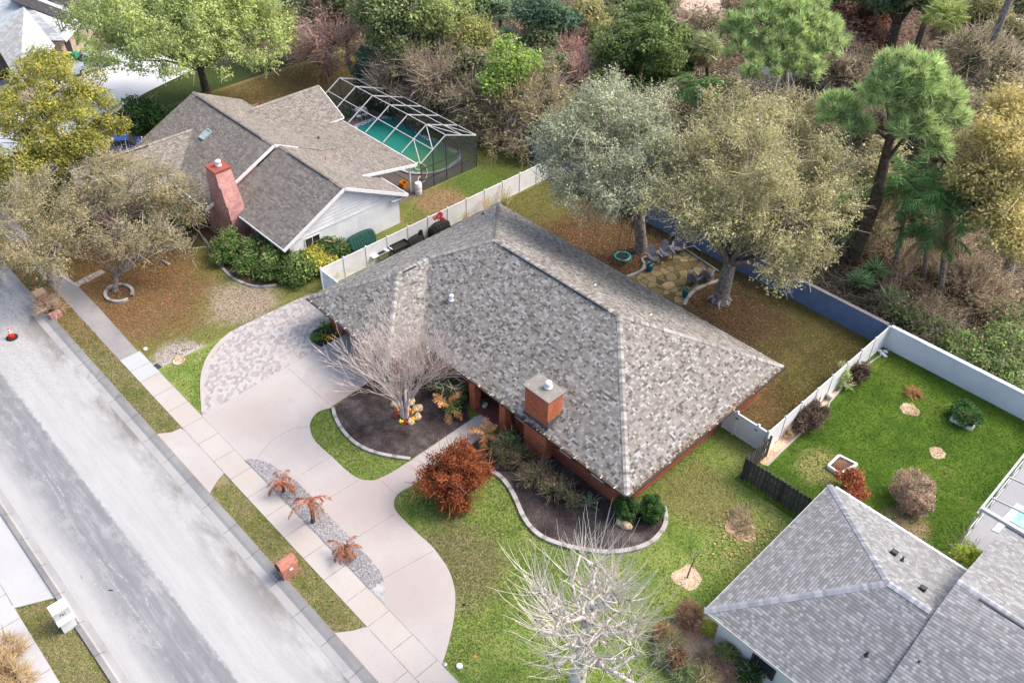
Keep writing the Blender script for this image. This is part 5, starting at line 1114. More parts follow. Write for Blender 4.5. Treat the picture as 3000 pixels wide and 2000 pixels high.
fo.location = Vector((xb-.155, (ya+yb)/2, 1.1))-ORG[wm.name]; fo.rotation_euler = (R(90), 0, R(90))
cn_ = thing('traffic_cone', 'red traffic cone with white bands on a black base in the street', 'traffic cone', G(36, 990)); p = G(36, 990); b = MB()
b.lathe((p.x, p.y, .02), [(.36, 0), (.36, .05), (.2, .08)], 16); b.build('base', 'black', cn_)
b = MB(); R_ = lambda z: .19*(1-z/.78)+.03
segs = [(.06, .42, 0), (.42, .52, 1), (.52, .58, 0), (.58, .68, 1), (.68, .76, 0)]
for z0, z1, m_ in segs: b.lathe((p.x, p.y, .02), [(R_(z0), z0), (R_(z1), z1)], 14, m_)
b.build('cone_body', [plain('red_plastic', (.8, .03, .01), .5, .05), 'white'], cn_, True)
bp_ = thing('brick_planter', 'low brick planter box with dead twigs at the end of the verge', 'planter', G(165, 930)); p = G(163, 930)
b = MB(); b.box(p.x-1.9, p.y-.25, 0, p.x+.15, p.y+.35, .3); b.box(p.x-.15, p.y-.3, .0, p.x+.25, p.y+.42, .42, bev=.02); b.build('brick_body', 'brick_pink', bp_)
b = MB(); b.box(p.x-1.8, p.y-.17, .301, p.x-.16, p.y+.27, .33); b.build('soil_bed', 'mulch', bp_)
bm_ = thing('brick_pillar_mailbox', 'weathered brick pillar mailbox with dusty cap under the grey tree', 'mailbox', G(128, 890)); p = G(130, 895); b = MB(); b.box(p.x-.3, p.y-.3, 0, p.x+.3, p.y+.3, 1.05); b.build('brick_body', 'brick_pink', bm_); b = MB(); b.box(p.x-.38, p.y-.38, 1.05, p.x+.38, p.y+.38, 1.15, bev=.04); b.build('cap', plain('dusty_cap', (.4, .28, .2), .9, .2), bm_)
def disc(name, lab, cat, px, py, r, h, m, prof=None):
    p = G(px, py); b = MB(); b.lathe((p.x, p.y, .03), prof or [(r, 0), (r, h*.7), (r*.8, h)], 14); return tag(b.build(name, m, None, True), lab, cat)
disc('utility_cap', 'round white utility cap in the pale soil by the old sidewalk', 'utility cap', 427, 1026, .13, .16, 'white')
disc('utility_cap', 'round white utility cap on the lawn at the bottom driveway corner', 'utility cap', 1346, 1952, .15, .1, 'white')
disc('valve_cover', 'small round steel valve cover at the bottom driveway corner', 'utility cover', 1303, 1946, .11, .04, 'steel')
disc('sprinkler_head', 'tiny dark sprinkler head in the lawn beside the driveway curve', 'sprinkler', 1359, 1772, .07, .05, 'black')
disc('manhole_ring', 'sandy ringed access cover in the lawn beside the pavers', 'access cover', 524, 1058, .38, .05, 'chips', [(.4, 0), (.4, .04), (.3, .05), (.28, .02), (.2, .02), (.18, .05), (.02, .05)])
p = G(462, 1074); t = thing('meter_cover', 'dark square water meter cover beside the new sidewalk slabs', 'meter cover', p); b = MB(); b.box(p.x-.25, p.y-.15, .03, p.x+.25, p.y+.15, .07, ang=.2, bev=.01); b.build('lid', 'dark', t)
disc('leaf_orange', 'single bright orange leaf lying on the lower lawn', 'leaf', 1391, 1922, .08, .01, plain('orange_leaf', (.7, .2, .03), .7, .1))

# ------------------------------------------------------------------ vehicles and bins
def car(name, lab, x, y, rz, paint, L_=4.6, Wd=1.8):
    t = thing(name, lab, 'car', (0, 0, 0)); b = MB(); n = 14
    prof = [(-L_/2, .45, .75), (-L_/2+.15, .35, .82), (-L_*.3, .3, .9), (-L_*.12, .3, .95), (L_*.25, .3, .97), (L_*.42, .35, .92), (L_/2, .45, .8)]
    sec = [[(x_, -Wd/2*(.92 if abs(x_) > L_*.4 else 1), zb), (x_, -Wd/2, (zb+zt)/2), (x_, -Wd/2*.9, zt), (x_, -Wd*.2, zt+.05), (x_, Wd*.2, zt+.05), (x_, Wd/2*.9, zt), (x_, Wd/2, (zb+zt)/2), (x_, Wd/2*(.92 if abs(x_) > L_*.4 else 1), zb)] for x_, zb, zt in prof]
    for s0, s1 in zip(sec, sec[1:]):
        for i in range(8): b.poly([s0[i], s0[(i+1) % 8], s1[(i+1) % 8], s1[i]])
    b.poly(sec[0]); b.poly(sec[-1][::-1]); b.build('body', paint, t)
    b = MB(); lo = [(-L_*.16, .93), (L_*.3, .96)]; 
    bt = [(-L_*.2, -Wd*.43, .93), (L_*.36, -Wd*.43, .95), (L_*.36, Wd*.43, .95), (-L_*.2, Wd*.43, .93)]; tp_ = [(-L_*.04, -Wd*.34, 1.42), (L_*.22, -Wd*.34, 1.42), (L_*.22, Wd*.34, 1.42), (-L_*.04, Wd*.34, 1.42)]
    for i in range(4): j = (i+1) % 4; b.poly([bt[i], bt[j], tp_[j], tp_[i]])
    b.build('windows', 'glass', t); b = MB(); b.prism([(x_, y_) for x_, y_, _ in tp_], 1.42, 1.47, bev=.03); b.build('roof', paint, t)
    for sx in (-.3, .31):
        for sy in (-1, 1):
            b = MB(); b.lathe((0, 0, 0), [(.32, -.1), (.33, 0), (.32, .1)], 16); b.v = [(sx*L_+q[0], sy*Wd*.45+q[2], .33+q[1]) for q in b.v]; w_ = b.build('wheel', 'black', t)
            b = MB(); b.lathe((0, 0, 0), [(.2, -.01), (.2, .01)], 12); b.v = [(sx*L_+q[0], sy*(Wd*.45+.105)+q[2], .33+q[1]) for q in b.v]; b.build('rim', 'steel', w_)
    for sy in (-1, 1): b = MB(); b.box(-L_/2-.01, sy*.6-.18, .6, -L_/2+.1, sy*.6+.18, .74, bev=.02); b.build('headlight', 'steel', t)
    return place(t, x, y, .05, rz)
cp = NT('blue_car_paint', .2, .6); cp.b.inputs['Metallic'].default_value = .3; cp = cp.col((.03, .09, .35))
p = G(345, 432, .6); car('parked_car', 'glossy blue sedan parked between the grey roof and the yellow green tree', p.x, p.y, R(60), cp)
cp2 = NT('silver_car_paint', .25, .6); cp2.b.inputs['Metallic'].default_value = .4; cp2 = cp2.col((.45, .52, .56))
p = G(262, 186, .6); car('parked_car', 'silver blue car half hidden by the big oak on the white driveway', p.x, p.y, R(100), cp2)
p = G(300, 465, .6); car('parked_car', 'dark blue car glimpsed through the leaves left of the sedan', p.x, p.y-2.2, R(35), cp)
p = G(2965, 95, .5); t = thing('covered_boat', 'white shrink wrapped boat shape in front of the turquoise house', 'boat', (0, 0, 0)); b = MB()
sec = [[(x_, -w_, .3), (x_, -w_*1.1, .9), (x_, -w_*.5, h_), (x_, w_*.5, h_), (x_, w_*1.1, .9), (x_, w_, .3)] for x_, w_, h_ in ((-3, .1, 1.2), (-2, .8, 1.5), (0, 1.1, 1.9), (2, 1.1, 1.7), (2.8, 1.0, 1.1))]
for s0, s1 in zip(sec, sec[1:]):
    for i in range(5): b.poly([s0[i], s1[i], s1[i+1], s0[i+1]])
b.poly(sec[0]); b.poly(sec[-1][::-1]); b.build('hull', 'white', t); b = MB(); b.box(-.3, -.3, 1.85, .3, .3, 2.0, bev=.05); b.build('hatch', 'dark', t); place(t, p.x-1.5, p.y, 0, .4)
def bin_(lab, px, py, body, lid):
    p = G(px, py, .5); t = thing('wheelie_bin', lab, 'bin', (0, 0, 0), 'bins by the tan brick wall'); b = MB()
    q0 = [(-.24, -.27), (.24, -.27), (.24, .27), (-.24, .27)]; q1 = [(x*1.2, y*1.2) for x, y in q0]
    for i in range(4): j = (i+1) % 4; b.poly([q0[i]+(.06,), q0[j]+(.06,), q1[j]+(1.0,), q1[i]+(1.0,)])
    b.build('bin_body', body, t); b = MB(); b.box(-.31, -.35, 1.0, .31, .35, 1.07, bev=.04); b.build('lid', lid, t)
    for s_ in (-1, 1): b = MB(); b.lathe((0, 0, 0), [(.1, -.02), (.1, .02)], 10); b.v = [(s_*.25+z, .27+x, .1+y) for x, y, z in b.v]; b.build('wheel', 'black', t)
    return place(t, p.x, p.y, .02, .5)
gp = plain('green_plastic', (.01, .2, .12), .4, .1); yp = plain('yellow_plastic', (.75, .5, .03), .4, .1)
bin_('green wheelie bin with a yellow lid by the tan brick corner', 202, 172, gp, yp); bin_('all green wheelie bin right of the yellow lidded one', 222, 172, gp, gp)
p = G(252, 98, .5); t = thing('hose_reel', 'green coiled garden hose on the tan brick wall', 'hose', (p.x, p.y, .4)); b = MB()
for i in range(4): b.tube([Vector((p.x+(.3+.02*i)*math.cos(a), p.y+.05*i, .9+(.35+.02*i)*math.sin(a))) for a in [2*math.pi*j/16 for j in range(17)]], .03, 5)
b.build('coil', gp, t)

# ------------------------------------------------------------------ right yard
def rbed(lab, c, s_, seed):
    cs = [G(*q) for q in c]; t = thing('raised_bed', lab, 'planter', cs[0]); cen = sum(cs, Vector())/4; b = MB()
    for i in range(4):
        p, q = cs[i], cs[(i+1) % 4]; b.beam(p+Vector((0, 0, .16)), q+Vector((0, 0, .16)), .12, .26)
    b.build('side_boards', 'white', t); b = MB(); b.poly([(p.x, p.y, .2) for p in (cs if (cs[1]-cs[0]).cross(cs[2]-cs[1]).z > 0 else cs[::-1])]); b.build('soil_bed', 'mulch_r', t); return t, cen
rb1, rc1 = rbed('empty white raised bed half covered by the rust shrub', ((2423, 1372), (2458, 1395), (2508, 1368), (2455, 1342)), 1, 1)
rb2, rc2 = rbed('white raised bed full of dark green herbs', ((2783, 1232), (2842, 1262), (2866, 1238), (2808, 1210)), 1, 2)
crown(rb2, 71, [((rc2.x-.1, rc2.y+.1, .55), (.9, .75, .35))], [(.03, .08, .02), (.05, .11, .035), (.02, .05, .015)], 40, .3, 60, .09, 2, (.06, .13, .04), .3, name='herbs')
for (px, py, r_, lab) in ((2665, 1200, .55, 'sandy ring of stones on the green lawn behind the twiggy seedling'), (2747, 1327, .45, 'bare sandy ring in the middle of the green lawn'), (2013, 1692, .7, 'round tan chip bed around the bare sapling'), (2172, 1550, .75, 'tan chip bed under the fallen twiggy shrub')):
    p = G(px, py); rg = random.Random(px); pts_ = [(p.x+r_*(1+rg.uniform(-.2, .2))*math.cos(a), p.y+r_*(1+rg.uniform(-.2, .2))*math.sin(a)) for a in [2*math.pi*i/14 for i in range(14)]]
    sheet('tree_ring', [(q.x, q.y) for q in crom([(x, y, 0) for x, y in pts_], 2, True)], .045, 'chips')
strip = [G(2080+x/4.355, 1140+y/4.355) for x, y in ((770, 720), (830, 690), (960, 560), (1200, 360), (1420, 150))]+[D(2025, 812), D(2040, 806), D(2005, 830), D(1960, 862), D(1905, 925)]+[G(2080+x/4.355, 1140+y/4.355) for x, y in ((1500, 250), (1300, 430), (1100, 620), (900, 810), (720, 990), (590, 920))]
sheet('chip_strip', [(p.x, p.y) for p in strip], .06, 'chips')
curbing('strip_edging', [D(2040, 806), D(2005, 830), D(1960, 862), D(1905, 925)]+[G(2080+x/4.355, 1140+y/4.355) for x, y in ((1500, 250), (1300, 430), (1100, 620), (900, 810), (720, 990))], .1, .03, .12, 'tint', 'thin tan edging between the shrub strip and the bright lawn')
p = G(2080+1510/4.355, 1140+130/4.355); t = thing('garden_gnome_planter', 'small pale stone planter at the shrub strip', 'planter', p); b = MB(); b.lathe(p, [(.15, .05), (.2, .3), (.22, .4), (.1, .42)], 10); b.build('bowl', plain('cream_stone', (.5, .47, .42), .9, .2), t, True)
rg = random.Random(4)
for i, (x, y) in enumerate(((2582, 1040), (2592, 1034), (2576, 1032), (2590, 1046))):
    p = G(x, y); b = MB(); b.blob((p.x, p.y, .12), (.16, .13, .12), i, n=8, rings=5); tag(b.build('white_rock', 'white_wall', None, True), ['large white rock at the corner of the shrub strip', 'white rock nearest the pale wall corner', 'small white rock against the white fence', 'white rock at the lawn side of the corner pile'][i], 'rock', 'white rocks in the wall corner')
# right pool and cage
sheet('pool_deck_right', [(-3.45, 36.0), (8, 36.0), (8, 47), (-3.45, 46.6)], .05, 'deck_w')
t = thing('swimming_pool', 'blue swimming pool under the white cage at the right edge', 'swimming pool', (0, 40, 0))
rpx = [(2700+x/2.24, 1300+y/2.24) for x, y in ((520, 600), (455, 570), (620, 395), (672, 390))]; q_ = [G(*a) for a in rpx]; b = MB(); pp_ = [(q_[0].x-.1, q_[0].y), (q_[1].x, q_[1].y), (q_[2].x, q_[2].y), (q_[2].x+7, q_[2].y+.4), (q_[2].x+7, q_[0].y-1)]
b.prism([(x, y) for x, y in pp_], .051, .1); b.build('coping', 'white_wall', t)
b = MB(); c_ = Vector((sum(x for x, y in pp_)/5, sum(y for x, y in pp_)/5)); b.prism([(x+(c_.x-x)*.11, y+(c_.y-y)*.11) for x, y in pp_], .1, .106); b.build('pool_water', 'pool_b', t)
cg = thing('pool_cage', 'white framed pool cage at the right edge above the blue grey roof', 'pool enclosure', (0, 40, 0)); x_ = -3.5
for y in (36.1, 37.6, 39.6, 41.6, 43.6, 45.6): bar((x_, y, 0), (x_, y, 2.6 if y > 36.5 else 2.3), .06, .06, 'frame_w', 'post')
bar((x_, 36.1, 2.6), (x_, 46, 2.6), .1, .1, 'frame_w', 'eave_beam'); bar((x_, 36.1, 1.0), (x_, 46, 1.0), .05, .06, 'frame_w', 'rail'); bar((x_, 36.1, .05), (x_, 46, .05), .06, .08, 'frame_w', 'sill')
for y in (37.6, 39.6, 41.6, 43.6): bar((x_, y, 2.6), (6, y, 3.9), .05, .1, 'frame_w', 'beam')
bar((x_, 36.4, 2.75), (8, 36.4, 2.75), .18, .2, 'frame_w', 'super_gutter'); bar((x_, 41.6, 2.6), (-.5, 37.6, 3.1), .05, .06, 'frame_w', 'brace')

# ------------------------------------------------------------------ plants
def LB(x, y, z, r, fz=.8):
    c = D(x, y, z); s = dist(c)/FPX*1.27551; return ((c.x, c.y, c.z), (r*s, r*s, r*s*fz))
def LP(x, y, z, r, fz=.8): return LB(x/1.27551, y/1.27551, z, r/1.27551, fz)
def tree(name, label, cat, lobes, cols, base=None, seed=1, r0=.22, bark='bark', nl=9, grp=None, fork=.35, **kw):
    lobes = [LB(*l) if len(l) in (4, 5) else l for l in lobes]
    cx = sum(l[0][0] for l in lobes)/len(lobes); cy = sum(l[0][1] for l in lobes)/len(lobes)
    bs = Vector(base) if base is not None else Vector((cx, cy, 0)); bs.z = 0
    t = thing(name, label, cat, bs, grp)
    if r0: limbs(t, bs, lobes, r0, seed, bark, nl, fork=fork)
    crown(t, seed, lobes, cols, **kw); return t
def shrub(label, lobes, cols, name='shrub', cat='shrub', seed=1, grp=None, stem=True, **kw):
    lobes = [LP(*l) if len(l) in (4, 5) else l for l in lobes]; c = lobes[0][0]; t = thing(name, label, cat, (c[0], c[1], .03), grp); rg = random.Random(seed)
    if stem:
        b = MB()
        for l in lobes:
            for i in range(6):
                a = rg.uniform(0, 6.28); b.tube([(c[0]+(l[0][0]-c[0])*.15+.04*math.cos(a), c[1]+(l[0][1]-c[1])*.15+.04*math.sin(a), 0), (l[0][0]+l[1][0]*.3*math.cos(a), l[0][1]+l[1][1]*.3*math.sin(a), l[0][2]*.6), (l[0][0]+l[1][0]*.7*math.cos(a), l[0][1]+l[1][1]*.7*math.sin(a), l[0][2])], [.03, .02, .008], 4)
        b.build('stems', 'bark_d', t, True)
    crown(t, seed, lobes, cols, name='foliage', **kw); return t
BEI = [(.21, .18, .105, 3), (.17, .155, .08, 3), (.26, .225, .15, 2), (.15, .15, .06, 2)]
PALE = (.34, .31, .27)
T1c = [(0.260, 0.319, 0.112, 3), (0.330, 0.389, 0.153, 3), (0.165, 0.212, 0.071, 2), (0.401, 0.437, 0.236, 1)]
tree('oak_tree', 'broad light green oak spreading over the lawn behind the grey brown roofs', 'tree', [(430, 100, 6.5, 105), (330, 110, 6, 90), (240, 60, 6.5, 60), (600, 50, 7, 60), (470, 10, 9, 80), (560, 115, 6, 80), (255, 125, 5, 50), (440, 40, 7.5, 95), (620, 95, 5.5, 50), (330, 40, 7, 85), (530, 45, 7.5, 75), (250, 65, 6, 50)], T1c, D(475, 212), 11, .38, 'bark_d', 16, ncl=460, cr_=1.0, lpc=230, size=.13, twigs=6, twigcol=(.4, .38, .26), low=-.25, spiky=.45)
T2c = [(.24, .22, .05, 3), (.17, .185, .045, 4), (.09, .115, .03, 3), (.27, .22, .05, 1.5)]
tree('camphor_tree', 'dense yellow green tree at the left edge above the grey twiggy trees', 'tree', [(90, 205, 6, 75), (195, 225, 5.5, 55), (40, 285, 5, 65), (150, 300, 5, 80), (243, 285, 5, 40), (100, 370, 4, 70), (205, 365, 4, 50), (110, 150, 6.5, 42), (25, 385, 4, 50)], T2c, D(160, 420), 12, .3, 'bark_d', 14, ncl=210, cr_=.85, lpc=230, size=.13, twigs=3, low=-.35, flat=.6)
tree('twiggy_oak', 'thin leaved beige oak with pale bare branches in front of the grey brown roof', 'tree', [(325, 430, 4.5, 75), (250, 400, 5, 50), (395, 465, 3.6, 52), (425, 505, 2.6, 34), (215, 450, 4.2, 50)], BEI, D(286, 545), 13, .2, 'bark', 16, ncl=130, cr_=.8, lpc=150, size=.085, twigs=7, twigcol=PALE, twl=1.0, tww=.015, spiky=.5, low=-.4)
tree('twiggy_oak', 'grey beige thinning oak overhanging the street at the left edge', 'tree', [(90, 460, 5, 62), (50, 530, 4.5, 66), (150, 520, 4, 52), (95, 590, 3.6, 62), (25, 600, 4, 45), (180, 585, 3, 38), (20, 460, 5, 50)], BEI, D(118, 652), 14, .18, 'bark', 16, ncl=135, cr_=.8, lpc=150, size=.085, twigs=7, twigcol=PALE, twl=1.0, tww=.015, spiky=.5, low=-.4)
tree('twiggy_oak', 'sparse half dead oak standing in the small edged ring on the leafy lawn', 'tree', [(275, 550, 3.6, 48), (340, 550, 3, 48), (400, 575, 2.6, 38), (310, 590, 2.3, 34)], BEI, D(266, 668), 15, .16, 'bark', 14, ncl=52, cr_=.7, lpc=100, size=.08, twigs=8, twigcol=PALE, twl=1.0, tww=.014, spiky=.5, low=-.3)
pr = G(350, 862); rg_ = [pr+Vector((1.05*math.cos(a), .85*math.sin(a), 0)) for a in [2*math.pi*i/16*.93+.6 for i in range(17)]]
curbing('ring_edging', rg_, .2, .03, .2, 'tint', 'pale block ring around the half dead oak')
sheet('ring_soil', [(p.x, p.y) for p in rg_[:-1]], .045, 'mulch_r')
b = MB(); a_, e_ = G(455, 761), G(497, 779); b.tube([a_+Vector((0, 0, .1)), a_.lerp(e_, .4)+Vector((0, .12, .1)), e_+Vector((0, 0, .12))], [.05, .1, .13], 8); tag(b.build('fallen_branch', 'bark', None, True), 'short fallen branch lying on the leafy orange lawn', 'branch')
# back row behind the block wall
BR = [(.17, .14, .09, 3), (.21, .17, .12, 2), (.12, .125, .06, 4), (.25, .2, .16, 1)]
def bt(name, label, lobes, cols, seed, **kw):
    k = dict(ncl=110, cr_=1.0, lpc=120, size=.2, twigs=6, r0=.2, bark='bark_d', nl=10); k.update(kw); return tree(name, label, 'tree', lobes, cols, None, seed, **k)
bt('brown_tree', 'reddish brown leafless tree left of the tall olive green ones', [(740, 50, 5, 60), (765, 110, 4, 50), (725, 135, 2.6, 40), (800, 35, 5, 50), (700, 90, 3.4, 30)], [(.2, .115, .085, 3), (.25, .16, .125, 2), (.14, .09, .065, 2)], 21, lpc=60, size=.15, twigs=26, twigcol=(.27, .21, .19), twl=1.6, tww=.03, spiky=.5)
OL = [(.11, .14, .06, 3), (.16, .19, .08, 2), (.06, .09, .04, 2)]
bt('evergreen_tree', 'tall olive green tree standing behind the screened pool', [(890, 35, 8, 62), (905, 95, 6, 45), (870, 10, 8, 45)], OL, 22, ncl=130, lpc=150)
bt('evergreen_tree', 'olive green tree to the right of the tallest one behind the pool', [(965, 35, 8, 55), (1020, 25, 7, 45), (985, 85, 6, 35)], [(.17, .21, .08, 3), (.11, .15, .06, 2), (.24, .27, .1, 1)], 23, ncl=120, lpc=150)
bt('teal_shrub_tree', 'narrow dark blue green tree at the left end of the block wall', [(852, 130, 4.2, 22), (848, 160, 2.8, 26), (848, 190, 1.4, 26)], [(.04, .09, .07, 3), (.07, .14, .1, 2), (.08, .2, .05, .6)], 24, ncl=60, cr_=.7, lpc=150, size=.15, twigs=2)
bt('tangled_tree', 'tangled brown twiggy tree behind the block wall and pool cage', [(930, 160, 4, 50), (1000, 195, 3, 55), (900, 200, 2.6, 36), (1030, 140, 4, 45), (960, 120, 5, 40)], BR, 25, ncl=140, lpc=90, size=.14, twigs=26, twigcol=(.25, .21, .17), twl=1.7, tww=.028, spiky=.5)
bt('olive_tree', 'small yellow olive tree next to the fan palms', [(1095, 85, 6, 38), (1060, 60, 6, 30), (1115, 115, 5, 30)], [(.19, .2, .06, 3), (.24, .24, .09, 2), (.12, .14, .05, 2)], 26, ncl=70, size=.17)
bt('bright_tree', 'vivid lime green tree rising out of the brown thicket', [(1165, 150, 6, 38), (1205, 140, 6, 28), (1140, 190, 5, 28), (1160, 122, 6.5, 26)], [(.16, .25, .05, 3), (.22, .3, .08, 2), (.09, .15, .035, 2)], 27, ncl=80, size=.17)
bt('vine_thicket', 'brown and olive tangle of vines below the lime green tree', [(1180, 240, 3, 50), (1240, 205, 3.5, 50), (1105, 245, 2.6, 46), (1250, 270, 2.4, 42), (1060, 235, 2.4, 34), (1160, 290, 1.4, 40), (1215, 310, 1.2, 36)], [(.2, .19, .09, 3), (.28, .23, .14, 2), (.12, .13, .06, 3)], 28, ncl=180, lpc=110, size=.15, twigs=26, twigcol=(.25, .21, .17), twl=1.6, tww=.026, spiky=.5)
bt('dark_tree', 'dark blue green tree at the top edge between fan palms and yellow tree', [(1250, 35, 7, 40), (1285, 55, 6, 32), (1220, 20, 7, 30)], [(.05, .1, .06, 3), (.09, .15, .09, 2)], 29, ncl=80)
bt('yellow_tree', 'yellowish green small tree at the top edge left of the round green tree', [(1340, 35, 6, 34), (1372, 60, 5, 26), (1325, 65, 5, 24)], [(.21, .2, .08, 3), (.26, .24, .12, 2), (.14, .15, .06, 2)], 30, ncl=70)
bt('red_tree', 'rusty red leafless tree with greyish twigs beside the round green tree', [(1290, 125, 4, 46), (1330, 185, 3, 44), (1352, 105, 4, 30), (1212, 105, 4, 28), (1372, 225, 2, 36)], [(.26, .12, .09, 3), (.3, .19, .165, 2), (.17, .09, .07, 2)], 31, ncl=120, lpc=60, size=.14, twigs=28, twigcol=(.33, .26, .23), twl=1.4, tww=.026, spiky=.5)
bt('round_tree', 'large rounded mid green tree at the top centre right', [(1480, 110, 6, 78), (1412, 125, 5, 46), (1548, 110, 5, 52), (1480, 62, 7, 60), (1480, 165, 4, 58), (1405, 95, 5, 38), (1545, 150, 4, 40)], [(.095, .135, .045, 3), (.14, .18, .065, 2), (.06, .09, .03, 2)], 32, ncl=230, cr_=1.0, lpc=190, size=.19, twigs=2, flat=.6, r0=.3)
bt('rust_leaf_tree', 'rust brown leafy tree on the far bank at the top right', [(1935, 35, 4, 52), (1985, 75, 3, 42), (1895, 25, 4, 34), (2010, 30, 4, 34)], [(.18, .095, .06, 3), (.24, .14, .095, 2), (.13, .075, .05, 2)], 33, ncl=130, lpc=110, size=.2, twigs=8, twigcol=(.3, .2, .16))
bt('scrub_tree', 'olive twiggy scrub tree right of the big pine', [(2230, 120, 5, 50), (2290, 165, 4, 52), (2205, 180, 3.4, 42), (2262, 215, 2.6, 42), (2322, 240, 2, 40)], [(.16, .16, .085, 3), (.21, .195, .12, 2), (.11, .12, .06, 2)], 34, ncl=150, lpc=80, size=.18, twigs=18, twigcol=(.36, .3, .24), twl=1.6, tww=.03, spiky=.4)
bt('scrub_tree', 'yellowish scrub tree beside the turquoise house', [(2320, 75, 6, 34), (2250, 30, 6, 44), (2335, 150, 4, 30)], [(.2, .19, .09, 3), (.14, .15, .06, 2)], 35, ncl=80, size=.2)
bt('dark_oak', 'dark oak with a thick black trunk beside the leaning grey pine trunk', [(2080, -45, 9, 50), (2040, 5, 7, 24), (2120, 0, 7, 26)], [(.06, .1, .05, 3), (.12, .16, .07, 1)], 36, r0=.6, fork=.6)
bt('dark_tree', 'dark green tree behind the broad oak at the top left centre', [(640, 30, 5, 36), (680, 60, 4, 30), (610, -5, 6, 40), (700, 10, 6, 36)], [(.05, .09, .05, 3), (.09, .14, .06, 2)], 37, ncl=90)
bt('dark_tree', 'dark green tree filling the top edge left of the fan palms', [(1090, 20, 6, 36), (1060, -5, 7, 40), (1140, 5, 6, 30)], [(.08, .13, .06, 3), (.13, .19, .08, 2)], 38, ncl=90)
bt('brush_tree', 'grey brown brush along the top edge above the round green tree', [(1440, 10, 3, 40), (1520, 25, 2, 34), (1580, 60, 1.6, 30), (1380, 0, 4, 34)], BR, 39, ncl=80, lpc=50, twigs=24, twigcol=(.36, .29, .24), twl=1.4, tww=.03, spiky=.5)
bt('broadleaf_tree', 'dark leafy tree in the gap between red tree and silvery oak', [(1380, 190, 3.4, 40), (1320, 250, 2.4, 40), (1260, 300, 1.6, 40), (1420, 210, 3, 34)], [(.06, .11, .04, 3), (.12, .17, .06, 2), (.2, .2, .08, 1)], 40, ncl=110, lpc=120)
bt('dark_scrub', 'dark scrub along the creek below the big pine', [(1960, 200, 2, 40), (2010, 300, 1.6, 40), (2230, 290, 1.8, 46), (2160, 380, 1.4, 30)], [(.06, .06, .04, 3), (.12, .1, .07, 2)], 41, ncl=110, lpc=70, twigs=22, twigcol=(.2, .16, .13), twl=1.5, spiky=.5)
EV = [(.1, .14, .06, 3), (.15, .18, .085, 3), (.065, .09, .045, 2)]
bt('evergreen_tree', 'grey green evergreen behind the reddish leafless tree', [(800, -10, 7, 50), (720, -5, 6, 44), (840, 30, 6, 34)], EV, 401, ncl=110, lpc=140)
bt('evergreen_tree', 'olive evergreen crown behind the tangled brown tree', [(1010, 95, 5.4, 40), (960, 125, 4.4, 30), (1045, 130, 4.6, 32)], [(.15, .17, .08, 3), (.1, .125, .06, 2)], 402, ncl=90, lpc=140)
bt('evergreen_tree', 'dark olive evergreen between the lime tree and the red tree', [(1240, 95, 5, 34), (1260, 150, 4, 34), (1225, 190, 3.4, 30)], EV, 403, ncl=90, lpc=130)
bt('evergreen_tree', 'evergreen behind the round green tree at the top edge', [(1420, 25, 5, 40), (1380, 45, 5, 32), (1500, -5, 6, 40)], EV, 404, ncl=90, lpc=130)
bt('evergreen_tree', 'grey green crown at the top right between pine and dark oak', [(2000, -10, 6, 44), (1950, -20, 6, 40)], EV, 405, ncl=80, lpc=130)
bt('evergreen_tree', 'olive crown at the top right corner behind the scrub', [(2340, -5, 7, 40), (2280, 60, 5, 38), (2210, 75, 4, 34)], [(.16, .17, .07, 3), (.21, .2, .09, 2), (.1, .12, .05, 2)], 406, ncl=110, lpc=140)
MIX = [(.16, .17, .08, 3), (.22, .2, .12, 3), (.1, .12, .06, 2)]
bt('scrub_tree', 'grey green scrub tree between fan palm and spreading pine', [(1660, 215, 4, 34), (1640, 270, 3, 34), (1690, 240, 3, 30)], MIX, 42, ncl=80, lpc=120)
bt('scrub_tree', 'grey green scrub tree between the two pines', [(1930, 170, 3, 40), (1985, 215, 2.4, 34), (1950, 120, 3, 30)], [(.14, .11, .08, 3), (.2, .16, .11, 2), (.1, .12, .06, 2)], 43, ncl=90, lpc=80, twigs=20, twigcol=(.25, .2, .16), spiky=.4)
bt('scrub_tree', 'olive scrub tree behind the left queen palm', [(1995, 430, 3.6, 44), (1985, 500, 2.6, 36), (2030, 370, 3, 30)], [(.2, .2, .1, 3), (.27, .24, .14, 2), (.13, .14, .07, 2)], 44, ncl=100, lpc=100, twigs=14, twigcol=(.3, .25, .19), spiky=.4)
bt('scrub_tree', 'brown green scrub tree left of the golden oak', [(2215, 350, 3, 44), (2180, 300, 2.4, 40), (2230, 270, 3, 36)], [(.15, .13, .08, 3), (.2, .17, .12, 2), (.12, .13, .06, 2)], 45, ncl=100, lpc=80, twigs=20, twigcol=(.26, .21, .16), spiky=.4)
bt('scrub_tree', 'grey brown bushy tree at the top edge right of the brush', [(1690, 20, 2.6, 30), (1640, 60, 2.4, 30)], BR, 46, ncl=60, lpc=60, twigs=20, twigcol=(.3, .25, .2), spiky=.5)
bt('olive_tree', 'grey green tree between lime tree and tangled brown tree', [(1090, 160, 4.6, 40), (1050, 100, 5, 34), (1110, 200, 3.6, 34)], MIX, 47, ncl=90, lpc=140)
